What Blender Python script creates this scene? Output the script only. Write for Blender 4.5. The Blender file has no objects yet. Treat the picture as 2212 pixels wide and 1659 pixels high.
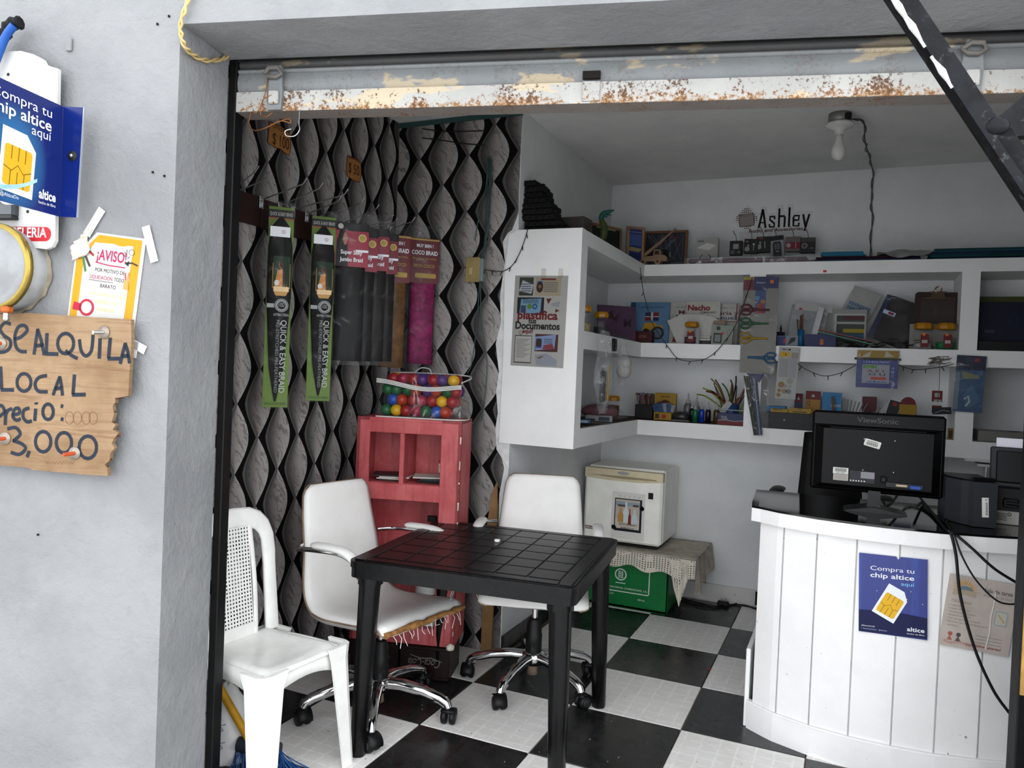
import bpy, math, random
import numpy as np
from mathutils import Matrix, Vector, Euler
PI = math.pi
rnd = random.Random(7)
scene = bpy.context.scene
COL = scene.collection

# ---------------------------------------------------------------- camera
IW, IH, FPX = 2212, 1659, 1637.934
YAW, PITCH, ROLL = 0.41851, -0.01597, 0.04173
CAM = Vector((1.029, -4.016, 1.413))
_f = Vector((-math.sin(YAW), math.cos(YAW), 0)); _r = Vector((math.cos(YAW), math.sin(YAW), 0)); _u = Vector((0, 0, 1))
_f2 = _f*math.cos(PITCH) + _u*math.sin(PITCH); _u2 = _u*math.cos(PITCH) - _f*math.sin(PITCH)
CR = _r*math.cos(ROLL) + _u2*math.sin(ROLL); CU = _u2*math.cos(ROLL) - _r*math.sin(ROLL); CF = _f2
cd = bpy.data.cameras.new('camera'); cam = bpy.data.objects.new('camera', cd); COL.objects.link(cam)
cam.matrix_world = Matrix(((CR.x, CU.x, -CF.x, CAM.x), (CR.y, CU.y, -CF.y, CAM.y), (CR.z, CU.z, -CF.z, CAM.z), (0, 0, 0, 1)))
cd.sensor_width = 36.0; cd.lens = FPX/IW*36.0; cd.clip_start = 0.05
scene.camera = cam

# ---------------------------------------------------------------- light: an overcast sky, nothing else is lit
world = bpy.data.worlds.new('overcast_sky'); scene.world = world; world.use_nodes = True
bgn = world.node_tree.nodes['Background']; bgn.inputs[0].default_value = (0.93, 0.96, 1.0, 1)
_nt = world.node_tree; _tc0 = _nt.nodes.new('ShaderNodeTexCoord'); _sx = _nt.nodes.new('ShaderNodeSeparateXYZ'); _mr = _nt.nodes.new('ShaderNodeMapRange')   # bright hazy overcast, lightest towards the horizon
_nt.links.new(_tc0.outputs['Generated'], _sx.inputs[0]); _nt.links.new(_sx.outputs[2], _mr.inputs[0]); _mr.inputs[1].default_value = 0.0; _mr.inputs[2].default_value = 1.0; _mr.inputs[3].default_value = 1.25; _mr.inputs[4].default_value = 0.9
_nt.links.new(_mr.outputs[0], bgn.inputs[1])
scene.view_settings.view_transform = 'Standard'; scene.view_settings.look = 'None'
scene.view_settings.gamma = 1.0; scene.view_settings.use_curve_mapping = False
scene.view_settings.exposure = 1.7

# ---------------------------------------------------------------- pixels of the photograph to places
def ray(x, y): return CR*((x-IW/2)/FPX) - CU*((y-IH/2)/FPX) + CF
def hit(x, y, P, n):
    d = ray(x, y); n = Vector(n); return CAM + d*((Vector(P)-CAM).dot(n)/d.dot(n))
def gz(x, y, z=0.0): return hit(x, y, (0, 0, z), (0, 0, 1))
def gy(x, y, Y): return hit(x, y, (0, Y, 0), (0, 1, 0))
def gx(x, y, X): return hit(x, y, (X, 0, 0), (1, 0, 0))
FA = math.radians(13.3); FO = Vector((-.754, -2.246, 0)); KS = .8; TW = .24      # the street front: u along it, w into the shop; wall thickness TW
FX = Vector((math.cos(FA), math.sin(FA), 0)); FD = Vector((-math.sin(FA), math.cos(FA), 0))
def fw(u, w, z=0.0): return FO + FX*u + FD*w + Vector((0, 0, z))
def gf(x, y, w):
    p = hit(x, y, FO+FD*w, FD); return (p-FO).dot(FX), p.z

# ---------------------------------------------------------------- materials
class V:
    """a socket value with arithmetic"""
    nt = None
    def __init__(s, sock): s.s = sock
    @staticmethod
    def op(o, *a):
        n = V.nt.nodes.new('ShaderNodeMath'); n.operation = o
        for i, x in enumerate(a):
            if isinstance(x, V): V.nt.links.new(x.s, n.inputs[i])
            else: n.inputs[i].default_value = x
        return V(n.outputs[0])
    def __add__(s, o): return V.op('ADD', s, o)
    __radd__ = __add__
    def __sub__(s, o): return V.op('SUBTRACT', s, o)
    def __rsub__(s, o): return V.op('SUBTRACT', o, s)
    def __mul__(s, o): return V.op('MULTIPLY', s, o)
    __rmul__ = __mul__
    def __truediv__(s, o): return V.op('DIVIDE', s, o)
    def lt(s, o): return V.op('LESS_THAN', s, o)
    def gt(s, o): return V.op('GREATER_THAN', s, o)
    def fract(s): return V.op('FRACT', s)
    def abs(s): return V.op('ABSOLUTE', s)
    def sin(s): return V.op('SINE', s)
    def max(s, o): return V.op('MAXIMUM', s, o)
    def min(s, o): return V.op('MINIMUM', s, o)
    def pow(s, o): return V.op('POWER', s, o)
    def clamp(s): return s.max(0.0).min(1.0)
    def step(s, a, b):
        n = V.nt.nodes.new('ShaderNodeMapRange'); n.interpolation_type = 'SMOOTHSTEP'
        V.nt.links.new(s.s, n.inputs[0]); n.inputs[1].default_value = a; n.inputs[2].default_value = b
        return V(n.outputs[0])

def c4(c):
    if isinstance(c, str):
        c = c.lstrip('#'); c = [int(c[i:i+2], 16)/255 for i in (0, 2, 4)]
        c = [x/12.92 if x <= .04045 else ((x+.055)/1.055)**2.4 for x in c]
    return (c[0], c[1], c[2], 1.0)
def newmat(name):
    m = bpy.data.materials.new(name); m.use_nodes = True; V.nt = m.node_tree
    b = m.node_tree.nodes['Principled BSDF']; return m, b
def lk(a, b): V.nt.links.new(a.s if isinstance(a, V) else a, b)
def coords(kind='Object'):
    n = V.nt.nodes.new('ShaderNodeTexCoord'); o = n.outputs[kind]
    sp = V.nt.nodes.new('ShaderNodeSeparateXYZ'); V.nt.links.new(o, sp.inputs[0])
    return o, V(sp.outputs[0]), V(sp.outputs[1]), V(sp.outputs[2])
def comb(x, y, z):
    n = V.nt.nodes.new('ShaderNodeCombineXYZ')
    for i, a in enumerate((x, y, z)):
        if isinstance(a, V): V.nt.links.new(a.s, n.inputs[i])
        else: n.inputs[i].default_value = a
    return n.outputs[0]
def noise(vec, scale, detail=3, rough=.55, dist=0.0):
    n = V.nt.nodes.new('ShaderNodeTexNoise'); n.inputs['Scale'].default_value = scale; n.inputs['Detail'].default_value = detail
    n.inputs['Roughness'].default_value = rough; n.inputs['Distortion'].default_value = dist
    if vec is not None: V.nt.links.new(vec, n.inputs['Vector'])
    return V(n.outputs[0])
def mix(f, a, b):
    n = V.nt.nodes.new('ShaderNodeMix'); n.data_type = 'RGBA'; n.clamp_factor = True
    if isinstance(f, V): V.nt.links.new(f.s, n.inputs[0])
    else: n.inputs[0].default_value = f
    for i, x in ((6, a), (7, b)):
        if isinstance(x, (tuple, list, str)): n.inputs[i].default_value = c4(x)
        else: V.nt.links.new(x, n.inputs[i])
    return n.outputs[2]
def bump(b, h, strength=.3, dist=.01):
    n = V.nt.nodes.new('ShaderNodeBump'); n.inputs['Strength'].default_value = strength; n.inputs['Distance'].default_value = dist
    lk(h, n.inputs['Height']); V.nt.links.new(n.outputs[0], b.inputs['Normal'])
_mc = {}
def pm(col, rough=.5, metal=0.0, var=.0, scale=12.0, bmp=0.0, spec=.28, dirt=0.0, dcol=(.12, .10, .08), name=None, coat=0.0):
    """plain procedural surface: colour, slight variation, dirt specks, fine relief"""
    key = (str(col), rough, metal, var, scale, bmp, spec, dirt, str(dcol), coat)
    if key in _mc: return _mc[key]
    m, b = newmat(name or 'surface'); _mc[key] = m
    b.inputs['Roughness'].default_value = rough; b.inputs['Metallic'].default_value = metal
    b.inputs['Specular IOR Level'].default_value = spec
    if coat: b.inputs['Coat Weight'].default_value = coat; b.inputs['Coat Roughness'].default_value = .06
    c = c4(col); out = None
    if var or bmp or dirt:
        o, x, y, z = coords()
        n1 = noise(o, scale, 4)
    if var:
        out = mix(n1.step(.3, .7), tuple(max(0, k*(1-var)) for k in c[:3]), tuple(min(1, k*(1+var)) for k in c[:3]))
    if dirt:
        n2 = noise(o, scale*2.3, 5, .65); out = mix(n2.step(.62-.18*dirt, .78)*min(1, dirt), out if out else c[:3], dcol)
    if out: V.nt.links.new(out, b.inputs['Base Color'])
    else: b.inputs['Base Color'].default_value = c
    if bmp: bump(b, n1, bmp, .01)
    return m
def film(col='#ffffff', clear=.8, rough=.12, wr=14.0, name='clear_film', gl=.5):
    """thin clear plastic: see-through with glossy creases and a little haze"""
    key = ('film', col, clear, rough, wr, gl)
    if key in _mc: return _mc[key]
    m, b = newmat(name); nt = m.node_tree; _mc[key] = m
    out = [n for n in nt.nodes if n.type == 'OUTPUT_MATERIAL'][0]
    o, x, y, z = coords(); n = noise(o, wr, 3, .6, 1.2)
    g = nt.nodes.new('ShaderNodeBsdfGlossy'); g.inputs['Color'].default_value = (.9, .9, .9, 1); g.inputs['Roughness'].default_value = rough
    bn = nt.nodes.new('ShaderNodeBump'); bn.inputs['Strength'].default_value = .8; bn.inputs['Distance'].default_value = .02; lk(n, bn.inputs['Height']); nt.links.new(bn.outputs[0], g.inputs['Normal'])
    t = nt.nodes.new('ShaderNodeBsdfTransparent'); t.inputs[0].default_value = (.97, .97, .97, 1)
    b.inputs['Base Color'].default_value = c4(col); b.inputs['Roughness'].default_value = .5
    m1 = nt.nodes.new('ShaderNodeMixShader'); lk(n.step(.5, .72)*(.45*(1-clear))+(1-clear)*.12, m1.inputs[0]); nt.links.new(t.outputs[0], m1.inputs[1]); nt.links.new(b.outputs[0], m1.inputs[2])
    ms = nt.nodes.new('ShaderNodeMixShader'); lk(n.step(.60, .66)*.10*gl+.004, ms.inputs[0])
    nt.links.new(m1.outputs[0], ms.inputs[1]); nt.links.new(g.outputs[0], ms.inputs[2]); nt.links.new(ms.outputs[0], out.inputs[0])
    return m
def flat(col, rough=.55): return pm(col, rough, name='print')

# ---------------------------------------------------------------- mesh builder
_tc = {}
def textmesh(s, bold=0.0):
    k = (s, bold)
    if k in _tc: return _tc[k]
    cu = bpy.data.curves.new('t', 'FONT'); cu.body = s; cu.size = 1.0; cu.resolution_u = 3; cu.offset = bold
    ob = bpy.data.objects.new('t', cu); COL.objects.link(ob)
    dg = bpy.context.evaluated_depsgraph_get(); me = ob.evaluated_get(dg).to_mesh()
    vs = [(v.co.x, v.co.y) for v in me.vertices]; fs = [tuple(p.vertices) for p in me.polygons]
    ob.evaluated_get(dg).to_mesh_clear(); bpy.data.objects.remove(ob); bpy.data.curves.remove(cu)
    if vs:
        x0 = min(v[0] for v in vs); x1 = max(v[0] for v in vs)
    else: x0 = x1 = 0
    _tc[k] = (vs, fs, x0, x1); return _tc[k]
LY = 0.0007
class MB:
    def __init__(s, M=None): s.v = []; s.f = []; s.m = []; s.sm = []; s.mats = []; s.M = M
    def mi(s, mat):
        if mat not in s.mats: s.mats.append(mat)
        return s.mats.index(mat)
    def add(s, vs, fs, mat, smooth=False, M=None):
        o = len(s.v)
        for v in vs:
            v = Vector(v)
            if M is not None: v = M @ v
            if s.M is not None: v = s.M @ v
            s.v.append(v)
        k = s.mi(mat)
        for f in fs: s.f.append(tuple(i+o for i in f)); s.m.append(k); s.sm.append(smooth)
        return s
    def box(s, c, d, mat, bev=0.0, M=None):
        hx, hy, hz = d[0]/2, d[1]/2, d[2]/2; cx, cy, cz = c
        if bev <= 0:
            vs = [(cx+a*hx, cy+b*hy, cz+e*hz) for a in (-1, 1) for b in (-1, 1) for e in (-1, 1)]
            fs = [(0, 1, 3, 2), (4, 6, 7, 5), (0, 4, 5, 1), (2, 3, 7, 6), (0, 2, 6, 4), (1, 5, 7, 3)]
            return s.add(vs, fs, mat, False, M)
        b = min(bev, hx*.95, hy*.95, hz*.95); vs = []; ix = {}
        for a in (-1, 1):
            for e in (-1, 1):
                for g in (-1, 1):
                    for k in range(3):
                        p = [a*(hx-b), e*(hy-b), g*(hz-b)]; p[k] = (a, e, g)[k]*(hx, hy, hz)[k]
                        ix[(a, e, g, k)] = len(vs); vs.append((cx+p[0], cy+p[1], cz+p[2]))
        fs = []
        for k in range(3):
            for sg in (-1, 1):
                q = []
                for (m, n) in ((-1, -1), (1, -1), (1, 1), (-1, 1)):
                    t = [0, 0, 0]; t[k] = sg; t[(k+1) % 3] = m; t[(k+2) % 3] = n; q.append(ix[(*t, k)])
                fs.append(tuple(q if sg > 0 else q[::-1]))
        for k in range(3):
            i, j = (k+1) % 3, (k+2) % 3
            for a in (-1, 1):
                for e in (-1, 1):
                    t0 = [0, 0, 0]; t0[i] = a; t0[j] = e; t1 = list(t0); t0[k] = -1; t1[k] = 1
                    q = [ix[(*t0, i)], ix[(*t1, i)], ix[(*t1, j)], ix[(*t0, j)]]
                    fs.append(tuple(q if a*e < 0 else q[::-1]))
        for a in (-1, 1):
            for e in (-1, 1):
                for g in (-1, 1):
                    q = [ix[(a, e, g, k)] for k in range(3)]; fs.append(tuple(q if a*e*g > 0 else q[::-1]))
        return s.add(vs, fs, mat, False, M)
    def ring(s, rings, mat, closed_ends=True, smooth=True, loop=False):
        """rings: list of lists of points"""
        n = len(rings[0]); vs = [p for r in rings for p in r]; fs = []
        R = len(rings)
        for i in range(R if loop else R-1):
            a = i*n; b = ((i+1) % R)*n
            for j in range(n): k = (j+1) % n; fs.append((a+j, a+k, b+k, b+j))
        s.add(vs, fs, mat, smooth)
        if closed_ends and not loop:
            s.add(rings[0], [tuple(range(n))[::-1]], mat); s.add(rings[-1], [tuple(range(n))], mat)
        return s
    def cyl(s, p0, p1, r0, mat, r1=None, n=14, cap=True, smooth=True):
        return s.tube([p0, p1], [r0, r0 if r1 is None else r1], mat, n, cap, smooth=smooth)
    def tube(s, pts, r, mat, n=8, cap=True, flat=1.0, up=None, smooth=True, closed=False):
        P = [Vector(p) for p in pts]; rings = []; N = len(P)
        rr = r if isinstance(r, (list, tuple)) else [r]*N
        nrm = None
        for i in range(N):
            if closed: t = (P[(i+1) % N]-P[i-1])
            else: t = (P[min(i+1, N-1)]-P[max(i-1, 0)])
            t = t.normalized() if t.length > 1e-9 else Vector((0, 0, 1))
            if up is not None: nrm = Vector(up)
            elif nrm is None: nrm = Vector((0, 0, 1)) if abs(t.z) < .9 else Vector((1, 0, 0))
            nrm = (nrm - t*nrm.dot(t)); nrm = nrm.normalized() if nrm.length > 1e-6 else t.orthogonal().normalized()
            bi = t.cross(nrm)
            rings.append([P[i] + nrm*(math.cos(2*PI*j/n)*rr[i]*flat) + bi*(math.sin(2*PI*j/n)*rr[i]) for j in range(n)])
        return s.ring(rings, mat, cap, smooth, closed)
    def sweep(s, pts, prof, mat, up=(0, 0, 1), smooth=False, cap=True):
        """prof: (a, b) offsets, a sideways, b along up"""
        P = [Vector(p) for p in pts]; rings = []
        for i in range(len(P)):
            t = (P[min(i+1, len(P)-1)]-P[max(i-1, 0)]).normalized(); u = Vector(up); sd = t.cross(u).normalized(); u = sd.cross(t)
            rings.append([P[i]+sd*a+u*b for a, b in prof])
        return s.ring(rings, mat, cap, smooth)
    def lathe(s, prof, mat, n=20, M=None, smooth=True, c=(0, 0, 0)):
        vs = []; fs = []
        for (r, z) in prof:
            for j in range(n): vs.append((c[0]+r*math.cos(2*PI*j/n), c[1]+r*math.sin(2*PI*j/n), c[2]+z))
        for i in range(len(prof)-1):
            for j in range(n):
                k = (j+1) % n; fs.append((i*n+j, i*n+k, (i+1)*n+k, (i+1)*n+j))
        return s.add(vs, fs, mat, smooth, M)
    def sph(s, c, r, mat, nu=14, nv=9, sc=(1, 1, 1)):
        pr = [(math.sin(PI*i/nv)*r, -math.cos(PI*i/nv)*r) for i in range(nv+1)]
        M = Matrix.Translation(c) @ Matrix.Diagonal((*sc, 1)); return s.lathe(pr, mat, nu, M)
    def prism(s, poly, y0, y1, mat, M=None):
        """outline (x, z) carried from depth y0 (front) to y1"""
        n = len(poly); vs = [(x, y0, z) for x, z in poly] + [(x, y1, z) for x, z in poly]
        a = sum(poly[i][0]*poly[(i+1) % n][1]-poly[(i+1) % n][0]*poly[i][1] for i in range(n))
        F = tuple(range(n)); B = tuple(range(2*n-1, n-1, -1))
        if a < 0: F = F[::-1]; B = B[::-1]
        fs = [F, B]
        for i in range(n):
            j = (i+1) % n; q = (i, i+n, j+n, j); fs.append(q if a > 0 else q[::-1])
        return s.add(vs, fs, mat, False, M)
    def slab(s, poly, z0, z1, mat, M=None):
        n = len(poly); a = sum(poly[i][0]*poly[(i+1) % n][1]-poly[(i+1) % n][0]*poly[i][1] for i in range(n))
        if a < 0: poly = poly[::-1]
        vs = [(x, y, z0) for x, y in poly] + [(x, y, z1) for x, y in poly]
        fs = [tuple(range(n))[::-1], tuple(range(n, 2*n))]
        for i in range(n): j = (i+1) % n; fs.append((i, j, j+n, i+n))
        return s.add(vs, fs, mat, False, M)
    def sheet(s, fn, nu, nv, mat, th=0.0, smooth=True):
        """fn(a, b) -> point, a and b in 0..1; th gives it two sides and a rim"""
        G = [[Vector(fn(i/nu, j/nv)) for i in range(nu+1)] for j in range(nv+1)]; W = nu+1
        vs = [p for r in G for p in r]; fs = [(j*W+i, j*W+i+1, (j+1)*W+i+1, (j+1)*W+i) for j in range(nv) for i in range(nu)]
        if th:
            N = []
            for j in range(nv+1):
                for i in range(nu+1):
                    a = G[j][min(i+1, nu)]-G[j][max(i-1, 0)]; b = G[min(j+1, nv)][i]-G[max(j-1, 0)][i]
                    N.append(a.cross(b).normalized())
            o = len(vs); vs = vs + [vs[k]-N[k]*th for k in range(o)]
            fs = fs + [tuple(x+o for x in f[::-1]) for f in fs]
            rim = [i for i in range(W)] + [j*W+nu for j in range(1, nv+1)] + [nv*W+i for i in range(nu-1, -1, -1)] + [j*W for j in range(nv-1, 0, -1)]
            for k in range(len(rim)):
                a, b = rim[k], rim[(k+1) % len(rim)]; fs.append((b, a, a+o, b+o))
        return s.add(vs, fs, mat, smooth)
    # flat print in the x-z plane, facing -y; l = layer above the sheet
    def rect(s, x0, z0, x1, z1, mat, l=1, M=None):
        y = -l*LY; return s.add([(x0, y, z0), (x1, y, z0), (x1, y, z1), (x0, y, z1)], [(0, 1, 2, 3)], mat, False, M)
    def poly(s, pts, mat, l=1, M=None):
        n = len(pts); a = sum(pts[i][0]*pts[(i+1) % n][1]-pts[(i+1) % n][0]*pts[i][1] for i in range(n))
        if a < 0: pts = pts[::-1]
        return s.add([(x, -l*LY, z) for x, z in pts], [tuple(range(n))], mat, False, M)
    def disc(s, cx, cz, r, mat, l=1, n=18, ry=None, M=None):
        return s.poly([(cx+r*math.cos(2*PI*i/n), cz+(ry or r)*math.sin(2*PI*i/n)) for i in range(n)], mat, l, M)
    def annul(s, cx, cz, r0, r1, mat, l=1, n=22, M=None, a0=0, a1=2*PI):
        vs = []; fs = []; y = -l*LY
        for i in range(n+1):
            t = a0+(a1-a0)*i/n
            vs += [(cx+r0*math.cos(t), y, cz+r0*math.sin(t)), (cx+r1*math.cos(t), y, cz+r1*math.sin(t))]
        for i in range(n): fs.append((2*i, 2*i+1, 2*i+3, 2*i+2))
        return s.add(vs, fs, mat, False, M)
    def stroke(s, pts, w, mat, l=1, M=None, taper=False):
        """brush line in the x-z plane"""
        P = [Vector((p[0], p[1])) for p in pts]; N = len(P); vs = []; y = -l*LY
        for i in range(N):
            t = (P[min(i+1, N-1)]-P[max(i-1, 0)]); t = t.normalized() if t.length else Vector((1, 0)); n = Vector((-t.y, t.x))
            ww = w*(.5 if not taper else .5*(1-.6*abs(2*i/(N-1)-1)))
            vs += [(P[i].x+n.x*ww, y, P[i].y+n.y*ww), (P[i].x-n.x*ww, y, P[i].y-n.y*ww)]
        fs = [(2*i, 2*i+1, 2*i+3, 2*i+2) for i in range(N-1)]
        return s.add(vs, fs, mat, False, M)
    def text(s, t, x, z, h, mat, l=2, al='l', bold=0.0, wid=None, rot=0.0, M=None, shear=0.0):
        """h: capital height; wid: fit to width; (x, z) baseline point"""
        vs, fs, x0, x1 = textmesh(t, bold)
        if not vs: return s
        k = h/.69; sx = k if wid is None else wid/(x1-x0); w = (x1-x0)*sx
        off = {'l': 0, 'c': -w/2, 'r': -w}[al]; cr, sr = math.cos(rot), math.sin(rot); out = []
        for (a, b) in vs:
            px = (a-x0)*sx+off+b*k*shear; pz = b*k
            out.append((x+px*cr-pz*sr, -l*LY, z+px*sr+pz*cr))
        return s.add(out, fs, mat, False, M)
    def mesh(s, name):
        me = bpy.data.meshes.new(name); me.from_pydata([tuple(v) for v in s.v], [], s.f)
        for m in s.mats: me.materials.append(m)
        me.polygons.foreach_set('material_index', s.m); me.polygons.foreach_set('use_smooth', s.sm); me.update(); return me
    def build(s, name, parent=None, loc=None, rz=None, label=None, cat=None, group=None, kind=None, rot=None):
        return obj(name, s.mesh(name), parent, loc, rz, label, cat, group, kind, rot)
def obj(name, me, parent=None, loc=None, rz=None, label=None, cat=None, group=None, kind=None, rot=None):
    o = bpy.data.objects.new(name, me); COL.objects.link(o)
    if parent is not None: o.parent = parent
    if loc is not None: o.location = loc
    if rot is not None: o.rotation_euler = rot
    elif rz is not None: o.rotation_euler = (0, 0, rz)
    tag(o, label, cat, group, kind); return o
def tag(o, label=None, cat=None, group=None, kind=None):
    for k, v in (('label', label), ('category', cat), ('group', group), ('kind', kind)):
        if v: o[k] = v
    return o
def thing(name, label, cat, loc=(0, 0, 0), rz=0.0, group=None, rot=None):
    return obj(name, None, None, loc, rz, label, cat, group, None, rot)
def copy_tree(o, parent=None, **kw):
    c = o.copy(); COL.objects.link(c); c.parent = parent
    for ch in o.children: copy_tree(ch, c)
    if 'loc' in kw: c.location = kw['loc']
    if 'rz' in kw: c.rotation_euler = (c.rotation_euler[0], c.rotation_euler[1], kw['rz'])
    for k in ('label', 'group'):
        if k in kw: c[k] = kw[k]
    return c
def struct(name, mb, parent=None): return mb.build(name, parent, kind=None if parent else 'structure')
def arc(cx, cy, r, a0, a1, n): return [(cx+r*math.cos(a0+(a1-a0)*i/n), cy+r*math.sin(a0+(a1-a0)*i/n)) for i in range(n+1)]
def rrect(x0, z0, x1, z1, r, n=5):
    return arc(x1-r, z0+r, r, -PI/2, 0, n)+arc(x1-r, z1-r, r, 0, PI/2, n)+arc(x0+r, z1-r, r, PI/2, PI, n)+arc(x0+r, z0+r, r, PI, 1.5*PI, n)
def spline(pts, n=8):
    P = [Vector(p) for p in pts]; out = []
    for i in range(len(P)-1):
        p0 = P[max(i-1, 0)]; p1 = P[i]; p2 = P[i+1]; p3 = P[min(i+2, len(P)-1)]
        for k in range(n):
            t = k/n; out.append(.5*((2*p1)+(p2-p0)*t+(2*p0-5*p1+4*p2-p3)*t*t+(3*p1-p0-3*p2+p3)*t**3))
    out.append(P[-1]); return out
def clip(poly, a, b, c):
    """keep a*x+b*y >= c"""
    out = []
    for i in range(len(poly)):
        p, q = poly[i-1], poly[i]; dp = a*p[0]+b*p[1]-c; dq = a*q[0]+b*q[1]-c
        if (dp >= 0) != (dq >= 0):
            t = dp/(dp-dq); out.append((p[0]+(q[0]-p[0])*t, p[1]+(q[1]-p[1])*t))
        if dq >= 0: out.append(q)
    return out

# ================================================================ the setting
def plaster(name, a, b_, rough=.75, scale=3.0, stain=None, bs=.35):
    m, b = newmat(name); o, x, y, z = coords(); n = noise(o, scale, 5, .6); f = noise(o, 38.0, 4, .7); g = noise(o, 9.0, 4, .6, .6)
    c = mix(n.step(.35, .65), a, b_); c = mix(g.step(.66, .8)*.35, c, tuple(k*.72 for k in c4(a)[:3]))
    if stain: c = mix(noise(o, 24.0, 5, .75).step(.675, .70)*.8, c, stain)
    V.nt.links.new(c, b.inputs['Base Color']); b.inputs['Roughness'].default_value = rough; b.inputs['Specular IOR Level'].default_value = .3
    bump(b, f*.5+g*.9, bs, .012); return m
M_ext = plaster('painted_render_outside', (.195, .20, .206), (.240, .245, .250), .7, 2.6, None, .7)
M_int = plaster('painted_plaster_inside', (.60, .615, .62), (.68, .69, .69), .65, 2.4, None, .25)
M_ceil = plaster('ceiling_plaster', (.60, .60, .585), (.70, .69, .67), .8, 2.0, None, .2)
M_shelf = plaster('white_shelf_paint', (.70, .70, .69), (.76, .755, .75), .5, 3.0, None, .12)
M_base = plaster('baseboard_cream', (.50, .49, .47), (.60, .59, .56), .5, 5.0, '#6b4a30', .15)
M_grout = pm('#6f6658', .9, var=.2)
M_asph = pm((.62, .61, .59), .9, var=.2, scale=3, bmp=.3, name='pavement')

def wallpaper(name, ax, h0, P, z0, Q):
    m, b = newmat(name); o, x, y, z = coords(); h = (x, y)[ax]
    U = (h-h0)/P; W = (z0-z)/Q
    dA = (U+.5).fract()-.5; tA = W.fract(); wA = (tA*PI).sin().max(0.001).pow(1.05)*.275
    dB = U.fract()-.5; tB = (W+.5).fract(); wB = (tB*PI).sin().max(0.001).pow(1.05)*.275
    inA = dA.abs().lt(wA); inB = dB.abs().lt(wB); leaf = inA.max(inB)
    q = inA*(dA/wA)+(1-inA)*inB*(dB/wB)
    gap = (.5-wA-wB).max(.002); pos = dA.gt(0.0); g = pos*((dA-wA)/gap)+(1-pos)*((dB-wB)/gap)
    # wood grain bending along each leaf
    wob = noise(comb(h*5.0, z*3.0, 0.0), 3.0, 3, .6)
    gr = noise(comb((h*.82+z*.57)*105.0+wob*10.0, (z*.82-h*.57)*9.0, 0.0), 1.0, 3, .6)
    base = mix(q.step(-1.05, .55), (.045, .041, .040), (.32, .295, .285))
    base = mix(q.step(.45, 1.0)*.45, base, (.42, .395, .385))
    base = mix(gr.step(.48, .64)*.6, base, (.05, .045, .042))
    gapc = mix(g.step(.70, .80), (.004, .004, .004), (.085, .08, .078))
    c = mix(leaf, gapc, base); V.nt.links.new(c, b.inputs['Base Color'])
    b.inputs['Roughness'].default_value = .7; b.inputs['Specular IOR Level'].default_value = .06
    return m
M_wpL = wallpaper('wallpaper_side', 1, -.57-.60, .252, 2.386, .287)
M_wpB = wallpaper('wallpaper_end', 0, -.939, .289, 2.652, .2865)

CEIL = 2.71; YB = .982; XA = -.505; YW = -.57; XW = -1.22; XR = 2.55
# floor slab with its own tiles
fl = MB(); fl.slab([tuple(fw(-.7, -TW)[:2]), tuple(fw(3.5, -TW)[:2]), (XR+.3, YB+.1), (XW-.1, YB+.1)], -.12, -.008, M_grout)
floor = struct('floor', fl)
def tilemat(name, a, b_, line, rough, bs):
    m, b = newmat(name); o, x, y, z = coords()
    def lines(u, v, s, off, w, seed):
        r = (v*s+off); row = V.op('FLOOR', r); jit = V.op('FRACT', (row*.618+seed).sin()*437.5)
        l1 = (r.fract()-.5).abs().gt(.5-w)*(noise(comb(u*9.0, row, seed), 3.0, 1).gt(.46))
        return l1
    L = lines(x, y, 17.0, .3, .07, 1.3).max(lines(y, x, 15.0, .1, .065, 4.1)).max(lines(x, y, 29.0, .0, .07, 9.2)*noise(comb(x*3.0, y*3.0, 2.0), 2.0, 1).gt(.55))
    n = noise(o, 9.0, 4, .6); c = mix(n.step(.3, .7), a, b_); c = mix(L*.75, c, line)
    c = mix(noise(o, 60.0, 3, .7).step(.71, .74), c, (.5, .5, .48) if a[0] < .1 else (.35, .33, .30))
    V.nt.links.new(c, b.inputs['Base Color']); b.inputs['Specular IOR Level'].default_value = .5
    lk(n.step(.2, .8)*.18+rough, b.inputs['Roughness']); bump(b, L, bs, .004); return m
M_tw = tilemat('white_floor_tile', (.76, .735, .70), (.82, .80, .77), (.92, .91, .90), .26, .35)
M_tb = tilemat('black_floor_tile', (.010, .010, .010), (.020, .020, .020), (.007, .007, .007), .20, .5)
TS = .47
full = {}
for ix in range(-3, 7):
    for iy in range(-6, 3):
        cx, cy = (ix+.5)*TS, (iy+.5)*TS; h = TS/2-.0025
        p0 = [(cx-h, cy-h), (cx+h, cy-h), (cx+h, cy+h), (cx-h, cy+h)]
        p = clip(p0, 1, 0, XW+.004); p = clip(p, 0, -1, -(YB-.004)); p = clip(p, -1, 0, -(XR-.004))
        q0 = fw(0, -TW); p = clip(p, FD.x, FD.y, FD.x*q0.x+FD.y*q0.y)
        # the solid corner behind the wallpapered end wall
        if cx+h <= XA+.1 and cy-h >= YW-.02: continue
        if cx-h < XA and cy+h > YW: p = clip(p, 1, 0, XA+.002) if cy > YW else clip(p, 0, -1, -(YW-.002))
        if len(p) < 3: continue
        ar = abs(sum(p[i-1][0]*p[i][1]-p[i][0]*p[i-1][1] for i in range(len(p))))/2
        if ar < .002: continue
        w = (ix+iy) % 2 == 0; mt = M_tw if w else M_tb; isfull = ar > .99*4*h*h
        if isfull and w in full: me = full[w]
        else:
            mb = MB(); lo = [(a-cx, b-cy) for a, b in p]; mb.slab(lo, -.010, 0.0, mt)
            if isfull:
                mb = MB(); mb.box((0, 0, -.005), (2*h, 2*h, .010), mt, .0015)
            me = mb.mesh('tile')
            if isfull: full[w] = me
        obj('tile', me, floor, (cx, cy, 0))
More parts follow.
